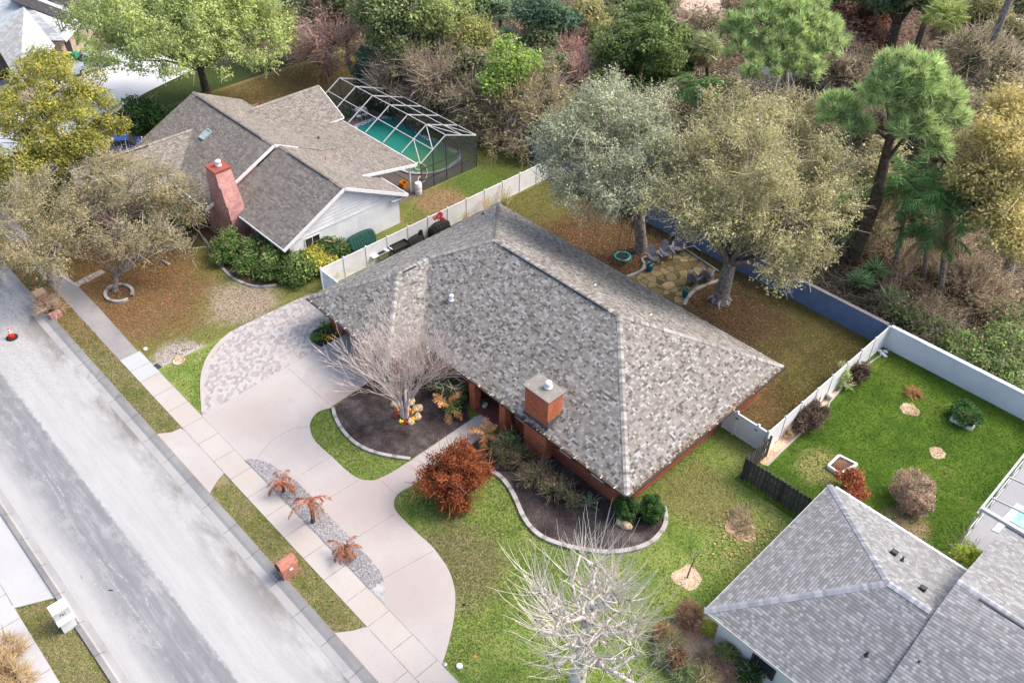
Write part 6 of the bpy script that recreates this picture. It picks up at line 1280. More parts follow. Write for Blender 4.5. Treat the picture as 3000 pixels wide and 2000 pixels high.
# the two big back garden oaks
SIL = [(0.269, 0.291, 0.202, 3), (0.202, 0.224, 0.140, 3), (0.336, 0.347, 0.269, 2), (0.140, 0.162, 0.090, 2)]
tree('live_oak', 'silvery green oak with drooping twigs over the saucer swing', 'tree', [(1400, 330, 9.6, 92), (1300, 330, 8.6, 68), (1335, 420, 7.2, 76), (1450, 415, 8.6, 80), (1480, 275, 10.6, 66), (1400, 250, 10.6, 66), (1285, 395, 7.0, 50), (1480, 460, 7.8, 50), (1370, 455, 7.6, 40), (1500, 350, 9.6, 60)], SIL, D(1472, 575), 51, .42, 'bark', 22, ncl=260, cr_=.95, lpc=200, size=.1, twigs=8, twigcol=(.33, .31, .26), twl=1.1, tww=.02, spiky=.6, low=-.5, droop=.25)
OAK = [(0.287, 0.270, 0.149, 3), (0.230, 0.230, 0.103, 3), (0.345, 0.316, 0.218, 2), (0.161, 0.178, 0.069, 2)]
tree('live_oak', 'huge beige yellow oak with hanging twigs behind the main roof', 'tree', [(1720, 400, 10.4, 110), (1605, 360, 9.9, 84), (1850, 380, 9.4, 84), (1660, 480, 8.8, 80), (1800, 510, 7.9, 90), (1875, 470, 8.4, 66), (1565, 460, 8.8, 66), (1860, 600, 6.0, 52), (1700, 290, 11.4, 76), (1785, 610, 5.8, 50), (1820, 285, 10.4, 70), (1590, 500, 8.4, 46)], OAK, D(1655, 690), 52, .5, 'bark', 26, ncl=380, cr_=.95, lpc=210, size=.1, twigs=9, twigcol=(.34, .3, .24), twl=1.1, tww=.02, spiky=.6, low=-.5, droop=.3)
p = D(1655, 690); b = MB()
for i, a in enumerate((-2.6, -1.9, -1.2, -.3, .6, 2.2)): L_ = (1.0, .8, 1.1, .8, .6, .7)[i]; b.tube([(p.x+.2*math.cos(a), p.y+.2*math.sin(a), .5), (p.x+.7*math.cos(a), p.y+.7*math.sin(a), .12), (p.x+L_*math.cos(a+.2), p.y+L_*math.sin(a+.2), .02)], [.2, .09, .03], 6)
b.build('roots', plain('pale_root', (.42, .38, .34), .9, .2), bpy.data.objects['live_oak.001'], True)
YO = [(0.375, 0.319, 0.138, 3), (0.312, 0.275, 0.106, 3), (0.213, 0.219, 0.081, 2), (0.475, 0.400, 0.237, 1)]
tree('live_oak', 'golden yellow oak at the right edge with one white dead bough', 'tree', [(2290, 330, 10.5, 62), (2335, 410, 9.5, 76), (2262, 440, 8.5, 54), (2300, 510, 7.5, 64), (2335, 255, 11.5, 50), (2340, 560, 6.5, 48), (2235, 400, 8.9, 36)], YO, D(2310, 640), 53, .35, 'bark', 16, ncl=190, cr_=1.0, lpc=170, size=.14, twigs=8, twigcol=(.33, .29, .2), spiky=.3, low=-.4)

# pines
def pine(label, lobes, base, seed, r0, ntip, cols, topz, low=-.25):
    lobes = [LB(*l) for l in lobes]; t = thing('pine_tree', label, 'tree', (base.x, base.y, 0)); rg = np.random.default_rng(seed); V = []; C = []; tips = []
    vol = np.array([l[1][0]**2 for l in lobes]); vol /= vol.sum()
    for (c, rad), fr in zip(lobes, vol):
        K, U = lumps(rg, c, rad, max(10, int(ntip*fr)), low, .55, .15)
        tips.append(K); nn = 60; i = np.repeat(np.arange(len(K)), nn)
        d = nrmz(rg.normal(size=(len(i), 3))+U[i]*.9+np.array([0, 0, .9])); ln = rg.uniform(.42, .75, len(i))
        A = K[i]+rg.normal(size=(len(i), 3))*.05; V.append(stickquads(rg, A, A+d*ln[:, None], np.full(len(i), .05)))
        tone = (1+rg.normal(size=len(K))*.16).clip(.6, 1.4); C.append(pick(rg, cols, len(i), .2)*tone[i][:, None])
    quads_obj('needles', np.concatenate(V), np.concatenate(C), t, 'leaf')
    b = MB(); rr = random.Random(seed); c0 = sum((Vector(l[0]) for l in lobes), Vector())/len(lobes); top = Vector((c0.x, c0.y, topz))
    q1 = base.lerp(top, .4)+Vector((.3, .2, 0)); q1.z = topz*.4; b.tube([base, q1, top], [r0*1.3, r0, r0*.45], 9)
    for l in lobes:
        lc = Vector(l[0]); s0 = q1.lerp(top, rr.uniform(.35, .95)); b.tube([s0, s0.lerp(lc, .5)+Vector((0, 0, .3)), lc], [r0*.4, r0*.25, r0*.1], 6)
        for j in range(7):
            a = rr.uniform(0, 6.28); tp = lc+Vector((l[1][0]*.8*math.cos(a), l[1][1]*.8*math.sin(a), rr.uniform(-.2, .7)*l[1][2])); b.tube([lc, lc.lerp(tp, .5)+Vector((0, 0, .2)), tp], [r0*.16, r0*.1, .02], 4)
    b.build('trunk', 'bark_d' if seed % 2 else 'bark', t, True); return t
PN = [(0.286, 0.377, 0.156, 3), (0.403, 0.481, 0.234, 3), (0.169, 0.234, 0.098, 2)]
pine('big round headed pine with bright needles over the creek', [(2090, 185, 14.5, 62), (2145, 235, 13.5, 52), (2030, 225, 13.5, 44), (2110, 285, 12.5, 52), (2180, 275, 12.5, 30), (2060, 155, 15, 34), (1930, 250, 12, 34), (1965, 290, 11.4, 26), (2150, 345, 11, 22), (1915, 275, 11.5, 22)], D(1958, 600), 61, .42, 620, PN, 14)
pine('spreading pine with grey limbs above the silvery oak', [(1740, 55, 11, 56), (1820, 60, 11, 60), (1900, 90, 10, 40), (1690, 70, 10, 34), (1850, 20, 12, 44), (1800, 110, 10, 50), (1885, 105, 10, 42), (1700, 115, 9.6, 32), (1765, 155, 9, 40), (1850, 165, 9, 36), (1785, 20, 12, 42), (1715, 180, 8.4, 22), (1880, 60, 11, 34)], D(1790, 260), 62, .36, 640, PN, 10.5)
# palms
def frond(rg, P0, az, el, L_, droop, nl=34, ll=.75, w_=.045, twist=.4):
    P0 = np.array(P0, float); n = 14; pts = [P0]; e = el
    for i in range(n): d = np.array([math.cos(az)*math.cos(e), math.sin(az)*math.cos(e), math.sin(e)]); pts.append(pts[-1]+d*L_/n); e -= droop/n
    pts = np.array(pts); V = []
    for i in range(n):
        a, c = pts[i], pts[i+1]; s = np.array([-math.sin(az), math.cos(az), 0])*.022*(1-i/n*.7); V.append(np.stack([a-s, a+s, c+s, c-s]))
    t = np.linspace(.12, .99, nl); ix = t*n; i0 = ix.astype(int).clip(0, n-1); p = pts[i0]+(pts[i0+1]-pts[i0])*(ix-i0)[:, None]; tg = nrmz(pts[i0+1]-pts[i0])
    side = np.array([-math.sin(az), math.cos(az), 0])
    for sg in (1, -1):
        d = nrmz(tg*.75+side*sg+np.array([0, 0, -twist])+rg.normal(size=(nl, 3))*.12); ln = ll*np.sin(t*math.pi*.85+.35).clip(.15, 1)*rg.uniform(.8, 1.15, nl)
        V.append(stickquads(rg, p, p+d*ln[:, None], np.full(nl, w_)))
    return np.concatenate(V)
def palm(name, label, head, base, n, L_, cols, seed, r0=.12, mat='bark', el=(.2, 1.3), droop=1.7, ll=.7, w_=.05, grp=None, nl=34, dead=0, dcols=None, cat='palm tree', twist=.4):
    t = thing(name, label, cat, (base[0], base[1], 0), grp); rg = np.random.default_rng(seed); V = []; C = []
    for i in range(n):
        v = frond(rg, head, i*2.4+rg.uniform(-.3, .3), rg.uniform(*el), L_*rg.uniform(.75, 1.1), droop*rg.uniform(.8, 1.25), nl, ll, w_, twist); V.append(v); C.append(pick(rg, cols, len(v)//4, .2)*rg.uniform(.8, 1.2))
    for i in range(dead):
        v = frond(rg, head, rg.uniform(0, 6.28), rg.uniform(-.9, -.2), L_*rg.uniform(.8, 1.05), 1.0, nl, ll*.7, w_*.7, .9); V.append(v); C.append(pick(rg, dcols, len(v)//4, .2))
    quads_obj('fronds', np.concatenate(V), np.concatenate(C), t, 'leaf')
    b = MB(); base = Vector((base[0], base[1], 0)); hd = Vector(head); b.tube([base, base.lerp(hd, .5)+Vector((.05, 0, 0)), hd], [r0*1.25, r0, r0*.9], 8); b.lathe((hd.x, hd.y, hd.z-r0*2.5), [(r0*.9, 0), (r0*1.5, r0*1.5), (r0*.8, r0*3)], 8); b.build('trunk', mat, t, True); return t
GR = [(.07, .14, .05, 3), (.11, .2, .07, 2), (.05, .1, .04, 2)]; DE = [(.24, .18, .12, 2), (.17, .13, .09, 2)]; GRL = [(.1, .15, .06, 3), (.15, .2, .08, 2)]
palm('queen_palm', 'tall dark green queen palm between the big pine and the golden oak', D(2180, 470, 7), D(2160, 668), 24, 4.2, GR, 71, .2, 'bark', ll=.9, w_=.06, nl=46, dead=7, dcols=DE)
palm('queen_palm', 'queen palm with feathery drooping fronds left of the taller one', D(2085, 440, 6), D(2050, 640), 24, 3.8, GR, 72, .18, 'bark', ll=.9, w_=.06, nl=46, dead=9, dcols=DE)
palm('queen_palm', 'lower queen palm in the shade below the two taller ones', D(2130, 545, 4.4), D(2120, 640), 16, 3.2, GR, 73, .16, 'bark', ll=.8, w_=.06, nl=40, dead=7, dcols=DE)
palm('feather_palm', 'green feather palm behind the silvery oak crown', D(1600, 205, 5), D(1590, 330), 18, 2.8, [(.08, .16, .05, 2), (.12, .21, .07, 2)], 74, .15, ll=.7, w_=.07, nl=36)
palm('feather_palm', 'green feather palm beside the red tree roots', D(1320, 285, 3), D(1320, 350), 14, 2.4, [(.08, .15, .05, 2), (.12, .19, .07, 2)], 75, .12, ll=.6, w_=.07)
palm('feather_palm', 'small palm peeking out right of the huge beige oak', D(1925, 460, 4), D(1930, 560), 16, 2.6, GRL, 76, .12, ll=.6, w_=.06)
palm('feather_palm', 'low palm under the pine trunk', D(1945, 520, 2.4), D(1945, 580), 14, 2.2, GRL, 77, .12, ll=.55, w_=.06)
def fan(name, label, head, base, n, cols, seed, L_=1.5, r0=.18, dead=0, bl=13, low=-.5, cat='palm tree', blade=.85, w_=.07):
    t = thing(name, label, cat, (base[0], base[1], 0)); rg = np.random.default_rng(seed); V = []; C = []; head = np.array(head, float)
    for i in range(n+dead):
        az = i*2.4; el = rg.uniform(low, 1.3) if i < n else rg.uniform(-1.4, -.8); d = np.array([math.cos(az)*math.cos(el), math.sin(az)*math.cos(el), math.sin(el)])
        e = head+d*L_*rg.uniform(.6, 1)*.6; V.append(stickquads(rg, head[None], e[None], np.array([.05]))); C.append(pick(rg, cols, 1, .1))
        s = np.array([-math.sin(az), math.cos(az), 0]); u = np.cross(d, s); ang = np.linspace(-1.5, 1.5, bl)
        dd = nrmz(d*np.cos(ang)[:, None]+s*np.sin(ang)[:, None]+u*rg.normal(size=(bl, 1))*.1+np.array([0, 0, -.25])); A = np.repeat(e[None], bl, 0); V.append(stickquads(rg, A+dd*.02, A+dd*blade, np.full(bl, w_*1.5)))
        C.append(pick(rg, cols if i < n else DE, bl, .2)*rg.uniform(.8, 1.25))
    quads_obj('fronds', np.concatenate(V), np.concatenate(C), t, 'leaf')
    if r0: b = MB(); b.tube([Vector((base[0], base[1], 0)), Vector(head)], [r0, r0], 8); b.build('trunk', 'bark_d', t, True)
    return t
FN = [(.15, .21, .13, 3), (.22, .28, .19, 2), (.09, .13, .08, 2)]
fan('fan_palm', 'pale green fan palm, lower of the pair beside the olive tree', D(1165, 92, 4.6), D(1165, 170), 34, FN, 81)
fan('fan_palm', 'pale green fan palm, upper of the pair at the top edge', D(1150, 25, 6), D(1150, 110), 34, FN, 82)
fan('fan_palm', 'dark fan palm at the top edge behind the broad oak', D(650, 25, 5.5), D(660, 90), 30, [(.06, .12, .07, 2), (.1, .18, .1, 2)], 83)
fan('fan_palm', 'fan palm with hanging dry fronds right of the round green tree', D(1625, 110, 6), D(1625, 230), 34, [(.17, .2, .09, 2), (.25, .27, .16, 2)], 84, 1.8, dead=26)
fan('fan_palm', 'yellow green fan palm right of the leaning grey pine trunk', D(2170, 40, 7), D(2160, 130), 40, [(.17, .22, .07, 2), (.22, .26, .1, 2)], 85, 2.4, dead=16, blade=1.2)
for i, (x, y, lab) in enumerate(((2010, 625, 'small palmetto nearest the blue wall end'), (2040, 690, 'palmetto between the wall corner and the palm stumps'), (1975, 650, 'pale palmetto at the foot of the big pine'), (1985, 130, 'dark palmetto clump on the far creek bank'))):
    fan('palmetto', lab, D(x, y, .5), D(x, y), 16, [(.14, .22, .1, 2), (.22, .3, .14, 2), (.05, .1, .05, 1 if i < 3 else 6)], 90+i, 1.0, 0, blade=.7, low=.05, cat='palmetto', w_=.06)
# tall bare trunks
for i, (a, e, r_, lab) in enumerate((((2095, 138), 22, .3, 'tall bare grey pine trunk leaning past the fan palm'), ((2218, 250), 20, .32, 'tall brown pine trunk rising through the olive scrub'), ((2300, 225), 18, .3, 'rough pine trunk behind the golden oak'), ((1550, 12), 10, .25, 'single trunk at the edge of the sandy clearing'))):
    p = D(*a); t = thing('tall_pine', lab, 'tree', p); b = MB(); b.tube([p, p+Vector((.1, .2, e*.4)), p+Vector((.35, .3, e))], [r_*1.25, r_, r_*.8], 10)
    rr = random.Random(i)
    for j in range(8): z = e*rr.uniform(.5, .98); a_ = rr.uniform(0, 6.28); b.tube([p+Vector((.2, .2, z)), p+Vector((.2+1.2*math.cos(a_), .2+1.2*math.sin(a_), z+.3))], [.06, .02], 4)
    b.build('trunk', 'bark', t, True)

# bare trees
def grow(b, rg, p, d, L_, r, lev, spec, m=0):
    """one limb and, recursively, its side limbs"""
    seg = 3 if lev > 0 else 4; pts = [p]; rad = [r]; dd = Vector(d)
    for i in range(seg):
        dd = (dd+Vector((rg.gauss(0, 1), rg.gauss(0, 1), rg.gauss(0, 1)))*spec['wob']+Vector((0, 0, spec['up'][lev]))).normalized(); pts.append(pts[-1]+dd*L_/seg); rad.append(max(spec['rmin'], r*(1-(i+1)/seg*.6)))
    b.tube(pts, rad, 6 if lev == 0 else (4 if lev == 1 else 3))
    if lev+1 < len(spec['n']):
        for k in range(spec['n'][lev+1]):
            t = rg.uniform(spec['t0'][lev+1], 1); f = t*seg; i = min(seg-1, int(f)); q = pts[i].lerp(pts[i+1], f-i); s = Vector((rg.gauss(0, 1), rg.gauss(0, 1), rg.gauss(0, .7))).normalized()
            grow(b, rg, q, (dd+s*spec['spr'][lev+1]).normalized(), L_*spec['len'][lev+1]*rg.uniform(.7, 1.2), max(spec['rmin'], r*spec['rr']), lev+1, spec)
cm = G(1186, 1222); t = thing('crepe_myrtle', 'bare pinkish white vase shaped tree standing among golden rocks', 'tree', cm); rg = random.Random(3); b = MB(); br = MB()
sp1 = dict(wob=.06, up=[.05, .09, .1, .08], n=[1, 4, 4, 3], t0=[0, .25, .2, .25], spr=[0, .42, .5, .6], len=[1, .8, .62, .55], rr=.5, rmin=.007)
for i in range(6):
    a = i*1.05; q = cm+Vector((.13*math.cos(a), .13*math.sin(a), 0)); h = rg.uniform(1.5, 2.0); e = cm+Vector((.36*math.cos(a), .36*math.sin(a), h)); b.tube([q, q.lerp(e, .5)+Vector((.02*math.cos(a*3), .02, 0)), e], [.11, .085, .065], 7)
    for j in range(7):
        a2 = a+rg.uniform(-.9, .9); tl = rg.uniform(.08, .85); d = Vector((math.cos(a2)*tl, math.sin(a2)*tl, 1)).normalized(); grow(br, rg, e-Vector((0, 0, rg.uniform(0, .5))), d, rg.uniform(2.3, 3.1), .026, 0, sp1)
b.build('trunk', 'bark_p', t, True); br.build('branches', 'bark_p', t)
sb = G(1703, 1890, 3.6); sb.z = 0; t = thing('sycamore_tree', 'large bare white barked sycamore with knobbed limbs at the bottom edge', 'tree', sb); rg = random.Random(9); b = MB(); kn = b; sh = MB()
crt = sb+Vector((0, 0, 3.5)); b.tube([sb, sb+Vector((.03, 0, 1.8)), crt, sb+Vector((.1, .1, 5.0)), sb+Vector((0, .3, 6.4))], [.42, .34, .3, .2, .13], 12)
def shoots(p, d, n, L0):
    for i in range(n):
        s = Vector((rg.gauss(0, 1), rg.gauss(0, 1), rg.gauss(.7, .7))).normalized(); v = (d*.6+s).normalized(); L_ = L0*rg.uniform(.35, 1.5); q = [p]
        for k in range(4): v = (v+Vector((0, 0, .17))+Vector((rg.gauss(0, .09), rg.gauss(0, .05), 0))).normalized(); q.append(q[-1]+v*L_/4)
        sh.tube(q, [.018, .015, .012, .009, .006], 3)
for i in range(17):
    a = i*2.4; z0 = 3.0+3.2*(i/17); L_ = (3.3-1.2*(i/17))*rg.uniform(.75, 1.1); e = .25+.7*(i/17)+rg.uniform(-.2, .2)
    d = Vector((math.cos(a)*math.cos(e), math.sin(a)*math.cos(e), math.sin(e))); p0 = sb+Vector((.05, .05, z0)); p1 = p0+d*L_*.5+Vector((rg.uniform(-.15, .15), rg.uniform(-.15, .15), 0)); d2 = (d+Vector((0, 0, .25))).normalized(); p2 = p1+d2*L_*.5
    r_ = .165-.06*(i/17); b.tube([p0, p0.lerp(p1, .5), p1, p2], [r_, r_*.85, r_*.65, r_*.5], 7); kn.blob(p2, (.1, .1, .1), i, 1, n=7, rings=5); shoots(p2, d2, 16, 1.9)
    for j in range(3):
        tq = rg.uniform(.25, .9); q0 = p0.lerp(p2, tq); a2 = a+rg.choice((-1, 1))*rg.uniform(.5, 1.2); d3 = Vector((math.cos(a2), math.sin(a2), rg.uniform(.2, .9))).normalized(); q1 = q0+d3*rg.uniform(.5, 1.3); b.tube([q0, q0.lerp(q1, .5), q1], [r_*.5, r_*.4, r_*.35], 5); kn.blob(q1, (.07, .07, .07), i+j, 1, n=7, rings=5); shoots(q1, d3, 9, 1.6); shoots(q0, d3, 4, 1.7)
b.build('trunk', ['bark_w', 'bark'], t, True); sh.build('shoots', plain('pale_shoot', (.6, .56, .48), .8, .15), t)
p = G(2013, 1692); t = thing('sapling', 'thin bare sapling in the tan chip ring on the side lawn', 'tree', p); b = MB(); rg = random.Random(2); b.tube([p, p+Vector((.03, .02, .8)), p+Vector((.1, .1, 1.6)), p+Vector((.3, .2, 2.4))], [.045, .035, .025, .01], 6)
for i in range(9): z = rg.uniform(.9, 2.1); a = rg.uniform(0, 6.28); b.tube([p+Vector((.08, .06, z)), p+Vector((.08+.4*math.cos(a), .06+.4*math.sin(a), z+.5))], [.012, .004], 3)
b.build('trunk', 'bark', t, True)

# frost burned palms in the gravel, rust tree and front shrubs
RU = [(.22, .085, .045, 3), (.3, .14, .08, 2), (.14, .055, .03, 2)]
for i, (hx, hy, bx, by, n, L_, h, lab) in enumerate(((648, 1100, 652, 1130, 9, 1.25, .75, 'frost burned clumping palm at the upper end of the gravel strip'), (706, 1140, 720, 1201, 9, 1.5, 1.5, 'frost burned single trunk palm in the middle of the gravel strip'), (790, 1252, 794, 1279, 9, 1.1, .6, 'frost burned dwarf palm at the lower end of the gravel strip'))):
    bs = D(bx, by); palm('burnt_palm', lab, (bs.x+(0 if i != 1 else -.1), bs.y+(0 if i != 1 else .1), h), bs, n, L_, RU, 101+i, .09 if i != 1 else .1, 'bark_d', (.1, 1.35), 2.2, .26, .03, 'brown palms in the gravel strip', 30, twist=.5)
tree('cypress_tree', 'dense rust orange small tree on the lawn corner by the walkway', 'tree', [(1030, 1085, 1.9, 56), (1078, 1085, 1.9, 42), (998, 1105, 1.6, 38), (1040, 1135, 1.1, 42), (1052, 1048, 2.4, 40), (1095, 1100, 1.6, 32), (1048, 1160, .6, 22)], [(.17, .047, .02, 4), (.23, .075, .03, 2), (.11, .03, .014, 3), (.16, .12, .045, .4)], D(1043, 1172), 110, .07, 'bark_d', 10, ncl=240, cr_=.33, lpc=110, size=.07, twigs=2, twigcol=(.2, .08, .04), flat=1.1, low=-.6, shell=.5)
GS = [(.065, .12, .035, 3), (.11, .18, .05, 2), (.04, .07, .02, 2), (.22, .25, .09, .7)]
GD = [(.035, .075, .02, 3), (.06, .12, .035, 2), (.02, .045, .015, 2)]
shrub('green shrub against the wall behind the first frost burned palm', [(1305, 1130, .7, 40), (1335, 1165, .6, 34), (1275, 1120, .5, 22), (1330, 1195, .5, 26)], GS, seed=111, ncl=46, cr_=.32, lpc=90, size=.08, twigs=5, twigcol=(.2, .15, .1), twl=.5)
shrub('green patch of shrub between porch column and chimney', [(1495, 1290, .55, 26), (1460, 1310, .4, 20)], GS, seed=112, ncl=26, cr_=.3, lpc=80, size=.08, twigs=6, twl=.4)
shrub('long dead brown hedge with green tips under the front windows', [(1480, 1330, .5, 34), (1530, 1350, .5, 36), (1580, 1390, .5, 38), (1630, 1430, .5, 36), (1670, 1455, .45, 28), (1560, 1400, .4, 30)], [(.1, .08, .05, 3), (.14, .11, .08, 2), (.06, .1, .03, 4), (.2, .25, .08, .8)], 'dead_hedge', 'hedge', 113, ncl=120, cr_=.32, lpc=60, size=.06, twigs=14, twigcol=(.17, .13, .1), twl=.5, tww=.014, spiky=.4)
p = G(1725, 1482); palm('agave', 'grey green spiky agave under the corner window', (p.x, p.y, .15), p, 26, .8, [(.12, .17, .1, 3), (.2, .25, .15, 1)], 114, .08, el=(.2, 1.3), droop=.5, ll=.1, w_=.05, nl=6, cat='plant')
for i, (x, y, r_, h, lab) in enumerate(((1834, 1486, 30, .7, 'clipped dark green ball shrub, left of the pair at the house corner'), (1912, 1488, 31, .7, 'clipped dark green ball shrub, right of the pair at the house corner'))):
    shrub(lab, [(x, y, h, r_, 1.15), (x, y+8, .5, r_*.95, 1)], GD, 'ball_shrub', seed=115+i, grp='clipped ball shrubs at the corner', ncl=150, cr_=.18, lpc=110, size=.05, twigs=0, low=-.8, shell=.85)
def rock(lab, parts, m, seed, grp=None):
    b = MB()
    for i, (x, y, r0_, r1_, h) in enumerate(parts): p = G(x, y); b.blob((p.x, p.y, h*.4), (r0_, r1_, h), seed+i, n=14, rings=9, amp=.2)
    o = b.build('boulder', m, None, True); return tag(o, lab, 'rock', grp)
gold = NT('golden_limestone', .9, .2); gold.bump(gold.noise(gold.obj(), 6, 5, .7), .08, 1); gold = gold.col(gold.ramp(gold.noise(gold.obj(), 4, 6, .7), [(.35, (.3, .2, .1)), (.55, (.6, .47, .3)), (.7, (.68, .57, .42))]))
rock('golden rock left of the bare myrtle trunk', [(1162, 1192, .36, .3, .24)], gold, 1, 'golden rocks round the myrtle'); rock('long golden rock behind and right of the myrtle trunk', [(1205, 1182, .28, .26, .22), (1224, 1200, .34, .3, .22)], gold, 5, 'golden rocks round the myrtle'); rock('golden rock in front of the myrtle, nearest the edging', [(1224, 1224, .24, .26, .22), (1204, 1238, .3, .2, .2)], gold, 9, 'golden rocks round the myrtle')
rock('tan boulder below the two ball shrubs', [(1826, 1536, .42, .36, .28)], gold, 13)
t = thing('flower_ring', 'ring of red and yellow flowers at the foot of the bare myrtle', 'flowers', cm); V = []; rg = np.random.default_rng(5)
fa = rg.uniform(0, 6.28, 26); P_ = np.c_[cm.x+.62*np.cos(fa), cm.y+.5*np.sin(fa), rg.uniform(.1, .2, 26)]; ii = np.repeat(np.arange(26), 10); Q_ = P_[ii]+rg.normal(size=(260, 3))*.05; Cc = np.array([(.5, .01, .02), (.75, .5, .02)])[(rg.uniform(size=26) < .45).astype(int)][ii]
Gq = P_[ii]+rg.normal(size=(260, 3))*.09*np.array([1, 1, .3])-np.array([0, 0, .06]); V = np.concatenate([leafquads(rg, Q_, np.full(260, .07), .8), leafquads(rg, Gq, np.full(260, .07), .5)]); quads_obj('blooms', V, np.concatenate([Cc, pick(rg, GD, 260)]), t, 'leaf')
DP = [(.42, .25, .11, 3), (.5, .34, .18, 2), (.32, .15, .06, 2)]
p = G(1312, 1212); palm('burnt_palm', 'small tan frost burned palm with a green base in the front bed', (p.x, p.y, .6), p, 9, 1.25, DP, 121, .05, 'bark_d', (-.1, 1.4), 1.2, .35, .05, None, 30, dead=3, dcols=[(.1, .2, .05, 1)], twist=.3)
p = G(1420, 1295); palm('burnt_palm', 'orange frost burned palm at the edge of the porch step', (p.x, p.y, .7), p, 8, 1.1, DP, 122, .04, 'bark_d', (.2, 1.2), 1.0, .35, .045, None, 28, dead=2, dcols=[(.3, .2, .1, 1)], twist=.2)
p = G(1420, 1197); t = thing('potted_plant', 'small potted plant inside the brick porch', 'plant', (p.x, p.y, .16)); b = MB(); b.lathe((p.x, p.y, .16), [(.13, 0), (.18, .25), (.16, .25)], 10); b.build('pot_body', 'white_wall', t, True); crown(t, 5, [((p.x, p.y, .6), (.25, .25, .3))], GD, 8, .12, 26, .06, 0, name='foliage')
p = G(1490, 1243); t = thing('porch_pot', 'small tan pot beside the right porch column', 'pot', (p.x, p.y, .05)); b = MB(); b.lathe((p.x, p.y, .05), [(.1, 0), (.16, .2), (.17, .3), (.12, .3)], 10); b.build('pot_body', plain('tan_pot', (.4, .28, .2), .8, .1), t, True)
p = G(955, 965); palm('lily_clump', 'bright green strappy lily clump in the garage corner bed', (p.x, p.y, .1), p, 26, .85, [(.07, .15, .03, 3), (.11, .2, .05, 2)], 123, .05, el=(.4, 1.4), droop=1.3, ll=.1, w_=.07, nl=8, cat='plant')
shrub('round bright green dwarf shrub at the tip of the garage bed', [(926, 988, .28, 15, .9)], [(.07, .14, .03, 2), (.1, .18, .045, 2)], 'dwarf_shrub', seed=124, ncl=40, cr_=.12, lpc=60, size=.04, twigs=0, stem=False, shell=.8)
t = thing('pansy_bed', 'scattered yellow pansies on dark soil by the garage pillar', 'flowers', G(960, 990)); rg = np.random.default_rng(8); c_ = np.array([tuple(G(x, y, .13)) for x, y in rg.uniform((942, 975), (988, 1003), (26, 2)) if (x-942)*.6+975 > y-16]); ii = np.repeat(np.arange(len(c_)), 9); quads_obj('blooms', leafquads(rg, c_[ii]+rg.normal(size=(len(ii), 3))*.05, np.full(len(ii), .06), 1), np.where(rg.uniform(size=(len(ii), 1)) < .6, [[.75, .5, .03]], [[.06, .12, .03]]), t, 'leaf')
# left neighbour's planting
for i, (lb, lab, cols) in enumerate((([(680, 720, .9, 46), (660, 745, .6, 34)], 'glossy green shrub below the pink chimney', GS), ([(755, 735, .9, 46), (730, 770, .7, 36)], 'glossy green shrub under the neighbour windows', GS), ([(820, 775, .9, 50), (790, 790, .6, 36)], 'glossy green shrub at the neighbour house corner', GS), ([(880, 785, .8, 42), (860, 800, .6, 30)], 'green shrub by the white gable corner', GS), ([(925, 752, 1.0, 30), (950, 770, .8, 24)], 'yellow leaved shrub beside the white gable wall', [(.33, .33, .05, 3), (.4, .37, .09, 2), (.2, .22, .04, 1)]), ([(965, 728, 1.1, 36), (985, 745, .7, 26)], 'dark green shrub behind the yellow one', GD))):
    shrub(lab, lb, cols, seed=130+i, ncl=70, cr_=.5, lpc=110, size=.11, twigs=3, twl=.5, twigcol=(.25, .2, .12))
p = G(650, 668); palm('fern_clump', 'spiky green fern clump at the foot of the pink chimney', (p.x, p.y, .2), p, 22, 1.3, [(.09, .14, .04, 2), (.13, .18, .06, 1)], 140, .06, droop=1.5, ll=.25, w_=.06, nl=24, cat='plant')
shrub('dark green shrub under the beige oak beside the neighbour house', [(430, 640, 1.0, 46), (480, 620, 1.0, 42), (540, 640, .8, 40), (380, 600, 1, 40)], GD, seed=141, ncl=90, cr_=.6, lpc=110, size=.13, twigs=3)
shrub('dark shrub at the back left corner of the grey brown roof', [(435, 345, 1.2, 46), (400, 320, 1.2, 34)], GD, seed=142, ncl=60, cr_=.7, lpc=110, size=.16, twigs=2)
shrub('leafless grey bush by the dark green pond liner', [(1085, 800, .5, 22)], [(.3, .27, .2, 1)], seed=143, ncl=14, cr_=.3, lpc=6, size=.05, twigs=22, twigcol=(.42, .38, .32), twl=.6, tww=.012)
# side yard plants by the fence
for i, (x, y, h, lab) in enumerate(((1404, 608, 1.3, 'tall dry pampas grass by the white fence, largest of three'), (1347, 640, .9, 'small upright grass clump by the white fence'), (1458, 585, 1.4, 'wispy feathered grass at the far end of the white fence'))):
    p = G(x, y, .2); p.x = -42.9; t = thing('ornamental_grass', lab, 'grass clump', (p.x, p.y, 0), 'grasses by the white fence'); rg = np.random.default_rng(150+i); n = 90; a = rg.uniform(0, 6.28, n); e = np.c_[np.cos(a)*rg.uniform(.05, .55, n), np.sin(a)*rg.uniform(.05, .55, n), rg.uniform(.6, 1.3, n)]*h; A = np.array([[p.x, p.y, 0]])+rg.normal(size=(n, 3))*np.array([.07, .07, 0]); V = stickquads(rg, A, A+e, np.full(n, .03))
    m_ = 70; j = rg.integers(0, n, m_); PL = leafquads(rg, (A+e)[j]+rg.normal(size=(m_, 3))*.05, np.full(m_, .07), .2); quads_obj('blades', np.concatenate([V, PL]), np.concatenate([pick(rg, [(.3, .3, .14, 2), (.45, .36, .24, 2), (.2, .24, .1, 1)], n), pick(rg, [(.5, .36, .3, 1)], m_)]), t, 'leaf')
